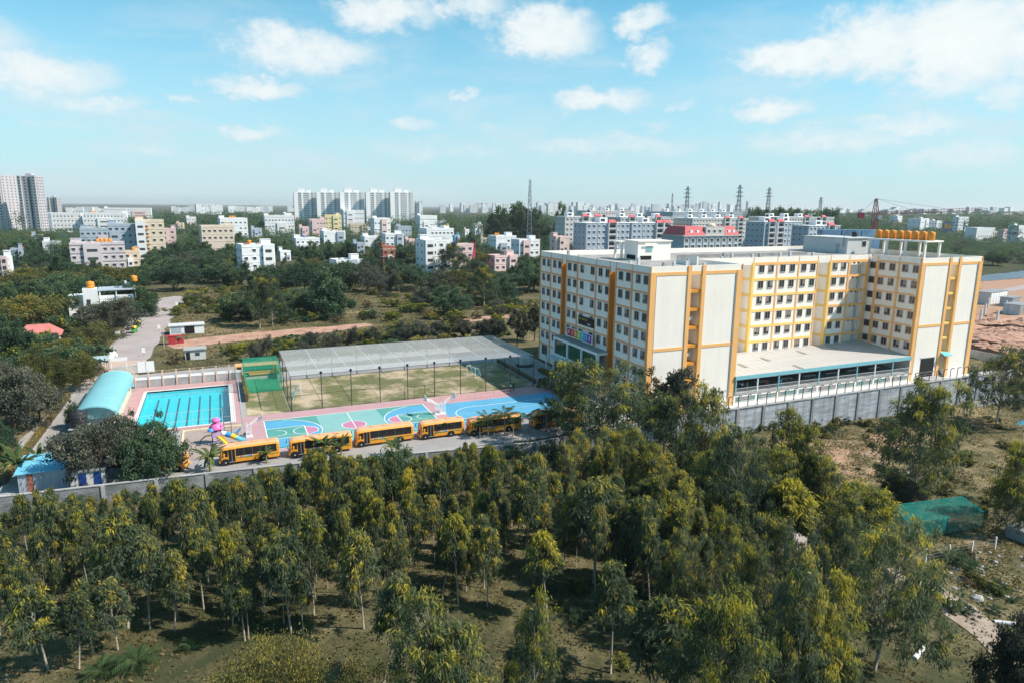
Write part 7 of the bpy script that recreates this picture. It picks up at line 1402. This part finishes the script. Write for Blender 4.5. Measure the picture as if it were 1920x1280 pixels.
for (a, b, c, w) in ((620, 660, 618, 44), (580, 655, 625, 36), (500, 668, 628, 36), (480, 675, 640, 34), (700, 645, 612, 40), (760, 640, 600, 42), (660, 650, 612, 38)): kk(a, b, c, 'r2', 1, 'greyish bush in the row behind the field net', 'bush', 'bush', wpx=w, group='grey bushes behind the field')
def hidden(px, py, top, D):
    for (a, b, yt, yb, hd) in HID:
        if D < hd and a - 4 < px < b + 4 and top < yb - 1 and py > yt: return True
    return False
# scrub between the field and the town
n_s = 0
while n_s < 270:
    px = random.uniform(330, 1015); py = random.uniform(560, 700) if random.random() < .55 else random.uniform(520, 600); P = at(px, py, 0)
    if P.x > 70 or (P.x > -1.5 and P.y < 60) or P.x < -80.5 or P.y < 62 or P.y > 265: continue
    if (-80 < P.x < -26 and abs(P.y - np.interp(P.x, [-79, -66, -50, -38, -27], [87, 92, 95, 97, 101])) < 6.5): continue
    if any(abs(px - x) < w_ and abs(py - y) < h__ for x, y, w_, h__ in ((351, 618, 42, 26), (367, 665, 34, 22))): continue
    n_s += 1; kd = random.choice(('s0', 's0', 's0', 's1', 's1', 's1', 's2', 's2', 's3', 'dry', 'r2')); h = random.uniform(1.2, 3.2) * (1.25 if kd in ('s3', 'r2') else 1)
    plant(kd, P, h, random.uniform(.9, 1.3), {'s0': 'yellow-green scrub bush on the waste ground', 's1': 'yellow flowering scrub bush on the waste ground', 's2': 'olive scrub bush on the waste ground', 's3': 'dark green scrub bush on the waste ground', 'dry': 'dry brownish bush on the waste ground', 'r2': 'greyish leafy bush on the waste ground'}[kd], 'scrub_bush', 'bush', 'scrub bushes on the waste ground')
# slope bushes at the right
for k in range(95):
    px = random.uniform(1530, 1920); py = random.uniform(775, 1000)
    if (py > 960 and px > 1640) or px > 1900 and py < 800: continue
    P = at(px, py); plant(random.choice(('s0', 's2', 's3', 'dry', 's2')), P, random.uniform(.4, 1.3), random.uniform(1, 1.6), 'low scrub bush on the slope below the retaining wall', 'slope_bush', 'bush', 'slope bushes')
for k in range(40):
    px, py = (random.uniform(1640, 1900), random.uniform(1015, 1150)) if k < 22 else (random.uniform(1000, 1230), random.uniform(1100, 1270))
    plant(random.choice(('s2', 's3', 's0', 'dry')), at(px, py), random.uniform(.5, 1.2), random.uniform(1, 1.4), 'low undergrowth bush in the open ground of the plantation', 'undergrowth_bush', 'bush', 'undergrowth bushes')
for k in range(26): plant(random.choice(('s3', 's2')), at(random.uniform(1380, 1840), random.uniform(790, 812)), random.uniform(.8, 1.8), 1.2, 'green weed bush at the foot of the retaining wall', 'weed_bush', 'bush', 'weeds along the retaining wall')
# left thicket
for k in range(34):
    px = random.uniform(-20, 140); py = random.uniform(575, 720); P = at(px, py, 0)
    if any((P.x - a) ** 2 + (P.y - b) ** 2 < (c * .8) ** 2 for a, b, c in FOOT): continue
    plant(random.choice(('r0', 'r4', 's0', 'r3', 's3')), P, random.uniform(3, 6.5), random.uniform(.9, 1.2), 'leafy tree in the thicket left of the road', 'leafy_tree', 'tree', 'thicket left of the road')
# --- town trees, nearest ones as individuals
n_t = 0; tries = 0
TL = {'r0': 'dark green round tree between the town houses', 'r1': 'broad dark green tree between the town houses', 'r2': 'purplish tree between the town houses', 'r3': 'green domed tree between the town houses', 'r4': 'olive broad tree between the town houses', 'c0': 'tall dense dark tree between the town houses', 'c1': 'tall bushy dark tree between the town houses', 'c2': 'narrow dark tree between the town houses', 'pale': 'pale feathery tree between the town houses'}
while n_t < 285 and tries < 9000:
    tries += 1
    px = random.uniform(-30, 1025); D = 205 + 330 * random.random() ** 1.15
    if px > 330 and D < 262 - 30 * (px > 800): continue
    P = atD(px, 480, D); P.z = 0
    if abs(P.x + 84) < 15 and P.y < 203: continue
    if any((P.x - a) ** 2 + (P.y - b) ** 2 < c * c for a, b, c in FOOT): continue
    h = random.uniform(6, 12); bx, by = proj(P); tx, ty = proj(P + Vector((0, 0, h)))
    if hidden(px, by, ty, D): h *= .5; ty = proj(P + Vector((0, 0, h)))[1]
    if hidden(px, by, ty, D): continue
    if any((P.x - a) ** 2 + (P.y - b) ** 2 < 30 for a, b, c in TREES): continue
    TREES.append((P.x, P.y, 3)); n_t += 1; kd = random.choice(('r0', 'r0', 'r1', 'r1', 'r2', 'r3', 'r3', 'r4', 'c0', 'c1', 'c2', 'pale')); plant(kd, P, h * (1.2 if kd[0] == 'c' else 1), random.uniform(.95, 1.3), TL[kd], 'town_tree', 'tree', 'trees between the town houses')
# --- farther woods: one mass
def cloud_tree(c, h, R, n, r):
    d = r.normal(size=(n, 3)); d[:, 2] = np.abs(d[:, 2]) * .9 - .2; d /= np.linalg.norm(d, axis=1, keepdims=True); rad = r.uniform(.7, 1.0, n)[:, None]; lob = r.normal(size=(5, 3)) * np.array([R * .35, R * .35, h * .1]); k = r.integers(0, 5, n)
    return np.array(c) + np.array([0, 0, h * .5]) + lob[k] + d * rad * np.array([R * .8, R * .8, h * .45])
PP, AA, LL = [], [], []; r = np.random.default_rng(21); got = 0; tries = 0
while got < 3000 and tries < 20000:
    tries += 1; zone = r.random()
    px = r.uniform(-60, 1080) if zone < .54 else r.uniform(1550, 1990); D = (460 + 1900 * r.random() ** 2.0) if zone < .54 else (260 + 1900 * r.random() ** 1.6)
    if zone >= .94: px = r.uniform(1040, 1600); D = r.uniform(850, 2300)
    P = atD(px, 430, D); P.z = tzs(P.x, P.y)
    if any((P.x - a) ** 2 + (P.y - b) ** 2 < c * c for a, b, c in FOOT): continue
    if P.x < 420 and 190 < P.x and P.y < 190: continue
    h = r.uniform(6, 12); ty = proj(P + Vector((0, 0, h)))[1]; by = proj(P)[1]
    if hidden(px, by, ty, D): h *= .55; ty = proj(P + Vector((0, 0, h)))[1]
    if hidden(px, by, ty, D): continue
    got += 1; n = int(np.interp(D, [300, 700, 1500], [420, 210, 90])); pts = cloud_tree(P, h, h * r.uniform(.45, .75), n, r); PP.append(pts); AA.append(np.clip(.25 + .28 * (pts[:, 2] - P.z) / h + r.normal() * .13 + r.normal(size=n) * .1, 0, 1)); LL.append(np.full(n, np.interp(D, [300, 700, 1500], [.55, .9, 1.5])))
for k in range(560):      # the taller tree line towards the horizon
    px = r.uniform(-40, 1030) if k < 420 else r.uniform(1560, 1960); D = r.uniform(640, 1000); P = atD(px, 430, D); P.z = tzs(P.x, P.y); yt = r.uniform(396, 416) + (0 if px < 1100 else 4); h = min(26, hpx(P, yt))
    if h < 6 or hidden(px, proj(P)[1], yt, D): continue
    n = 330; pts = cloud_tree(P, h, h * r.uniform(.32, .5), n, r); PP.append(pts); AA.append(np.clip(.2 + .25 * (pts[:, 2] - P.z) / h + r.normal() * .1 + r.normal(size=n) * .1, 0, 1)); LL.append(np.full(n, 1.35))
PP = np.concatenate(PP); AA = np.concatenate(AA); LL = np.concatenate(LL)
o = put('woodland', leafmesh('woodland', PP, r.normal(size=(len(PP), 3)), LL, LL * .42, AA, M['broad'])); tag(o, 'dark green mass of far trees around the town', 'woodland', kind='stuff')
# dark tall trees on the skyline
for (a, b, c, D, w, lb) in ((945, 400, 388, 640, 50, 'dark skyline tree at the left of the tall clump'), (965, 402, 380, 640, 55, 'tall dark skyline clump left of the phone mast'), (985, 402, 386, 640, 50, 'dark skyline tree under the phone mast'), (1057, 402, 381, 640, 34, 'rounded dark skyline tree right of the phone mast'), (1015, 402, 391, 640, 40, 'lower dark skyline tree between the mast and the rounded tree')):
    P = atD(a, b, D); P.z = 0; h = hpx(P, c); plant('c0', P, h, w / FPX * D / (h * .62), lb, 'skyline_tree', 'tree', 'dark trees on the skyline')
for k in range(26):
    px = 1412 + k * 6.0; P = atD(px, 410, random.uniform(640, 720)); P.z = 0; h = hpx(P, random.uniform(388, 397)); plant('c%d' % (k % 3), P, h, random.uniform(.55, .8), 'dark tree in the belt behind the apartment estate', 'skyline_tree', 'tree', 'tree belt behind the estate')
for k in range(30):
    px = random.uniform(1040, 1420); P = atD(px, 450, random.uniform(330, 400)); P.z = 0
    if any((P.x - a) ** 2 + (P.y - b) ** 2 < (c * .9) ** 2 for a, b, c in FOOT): continue
    plant('r%d' % (k % 4), P, random.uniform(5, 9), 1.1, 'green tree at the foot of the apartment estate', 'town_tree', 'tree', 'trees at the estate')
for k in range(16): px = random.uniform(1720, 1925); P = at(px, random.uniform(470, 500), 0); plant('r%d' % (k % 4), P, random.uniform(5, 9), 1.2, 'green tree beyond the pond at the right', 'town_tree', 'tree', 'trees beyond the pond')
# hedges and shrubs on campus
def hedge(u0, u1, v0, v1, h, label, n=1400, m='hedgeleaf'):
    P = np.stack([rng.uniform(u0, u1, n), rng.uniform(v0, v1, n), rng.uniform(0, h, n) ** .8], 1) - np.array([(u0 + u1) / 2, (v0 + v1) / 2, 0]); g = thing('hedge', label, 'hedge', ((u0 + u1) / 2, (v0 + v1) / 2, .05)); put('foliage', leafmesh('foliage', P, rng.normal(size=(n, 3)), .16, .06, np.clip(.25 + .5 * P[:, 2] / h + rng.normal(size=n) * .15, 0, 1), M[m]), g)
    MB().box(-(u1 - u0) / 2 + .1, (u1 - u0) / 2 - .1, -(v1 - v0) / 2 + .1, (v1 - v0) / 2 - .1, 0, h * .8).build('twig_core', M['darkbark'], g)
hedge(-6.0, -4.6, 19, 31, .8, 'clipped yellow-green hedge beside the porch drive', 2600); hedge(-63.9, -63.2, 29, 44, 1.8, 'yellow flowering hedge strip behind the pool deck', 1800); hedge(-10.9, -10.3, 22, 42, .9, 'low green hedge along the school end of the field', 2400, 'scrubleaf'); hedge(-93.2, -92.3, 2, 44, 1.0, 'yellow hedge along the left drive', 5200); hedge(-57.6, -57.1, 44, 47.5, 2.2, 'yellow bush at the corner of the field cage', 900)
for (u, v, h, kd, lb) in ((-9.6, 15.5, 3.2, 'dry', 'reddish shrub at the corner of the blue court'), (-8.2, 12.5, 3.6, 'dry', 'reddish shrub beside the big eucalyptus'), (-10.0, 19.0, 1.8, 's1', 'small yellow shrub at the field corner'), (-9.2, 9.0, 3.0, 's2', 'olive shrub beside the blue court')): plant(kd, Vector((u, v, .05)), h, 1, lb, 'shrub', 'shrub')
for k in range(14): plant('s3', Vector((-84 + k * 5.1 + random.uniform(-1, 1), np.interp(-84 + k * 5.1, wl, wv) - random.uniform(.8, 1.8), tzs(-84 + k * 5.1, -9))), random.uniform(1.0, 2.2), 1.0, 'climbing weed bush against the outside of the compound wall', 'weed_bush', 'bush', 'weeds along the compound wall')
# --- undergrowth: grass tufts over the near ground
n = 120000; U = rng.uniform(-118, 40, n); V = rng.uniform(-66, -7, n); k_ = (V < np.interp(U, wl, wv) - .6); U, V = U[k_], V[k_]
U2 = rng.uniform(6, 110, 60000); V2 = rng.uniform(-66, -5, 60000); U3 = rng.uniform(-80, -1, 26000); V3 = rng.uniform(58, 215, 26000); kk_ = ~((np.abs(V3 - np.interp(U3, [-79, -66, -50, -38, -27], [87, 92, 95, 97, 101])) < 5.0) & (U3 < -26)); U = np.concatenate([U, U2, U3[kk_]]); V = np.concatenate([V, V2, V3[kk_]])
den = np.sin(U * .9 + 2 * np.sin(V * .5)) + np.sin(V * 1.1 + 1.5 * np.sin(U * .6)) + rng.normal(size=len(U)) * .8; k_ = den > -.3; U, V = U[k_], V[k_]
Z = tz(U, V); P = np.stack([U, V, Z - .03], 1); far = V > 50; Ln = rng.uniform(.18, .48, len(U)) * np.where(far, 1.9, 1)
Dg = rng.normal(size=(len(U), 3)) * .6; Dg[:, 2] = .35
ga = np.clip(.35 + .22 * np.sin(U * .23 + V * .31) + rng.normal(size=len(U)) * .2 + np.where(far, .15, 0), 0, 1)
o = put('undergrowth', leafmesh('undergrowth', P, Dg, Ln, Ln * .22, ga, M['grassblade'])); tag(o, 'rough grass and weeds covering the plantation floor and waste ground', 'grass', kind='stuff')
# ------------------------------------------------------------------ haze
hm_ = bpy.data.materials.new('haze'); hm_.use_nodes = True; t = hm_.node_tree
for n in list(t.nodes): t.nodes.remove(n)
o_ = t.nodes.new('ShaderNodeOutputMaterial'); pv_ = t.nodes.new('ShaderNodeVolumePrincipled'); pv_.inputs['Color'].default_value = (.90, .96, 1.0, 1); pv_.inputs['Density'].default_value = .000075; pv_.inputs['Absorption Color'].default_value = (1, 1, 1, 1); pv_.inputs['Anisotropy'].default_value = .2
t.links.new(pv_.outputs[0], o_.inputs['Volume'])
hz_o = MB().box(-16500, 16500, -3500, 18500, -9, 96).build('haze', hm_); tag(hz_o, 'thin pale blue haze over the far town', 'haze', kind='stuff')
hz_o.display_type = 'WIRE'
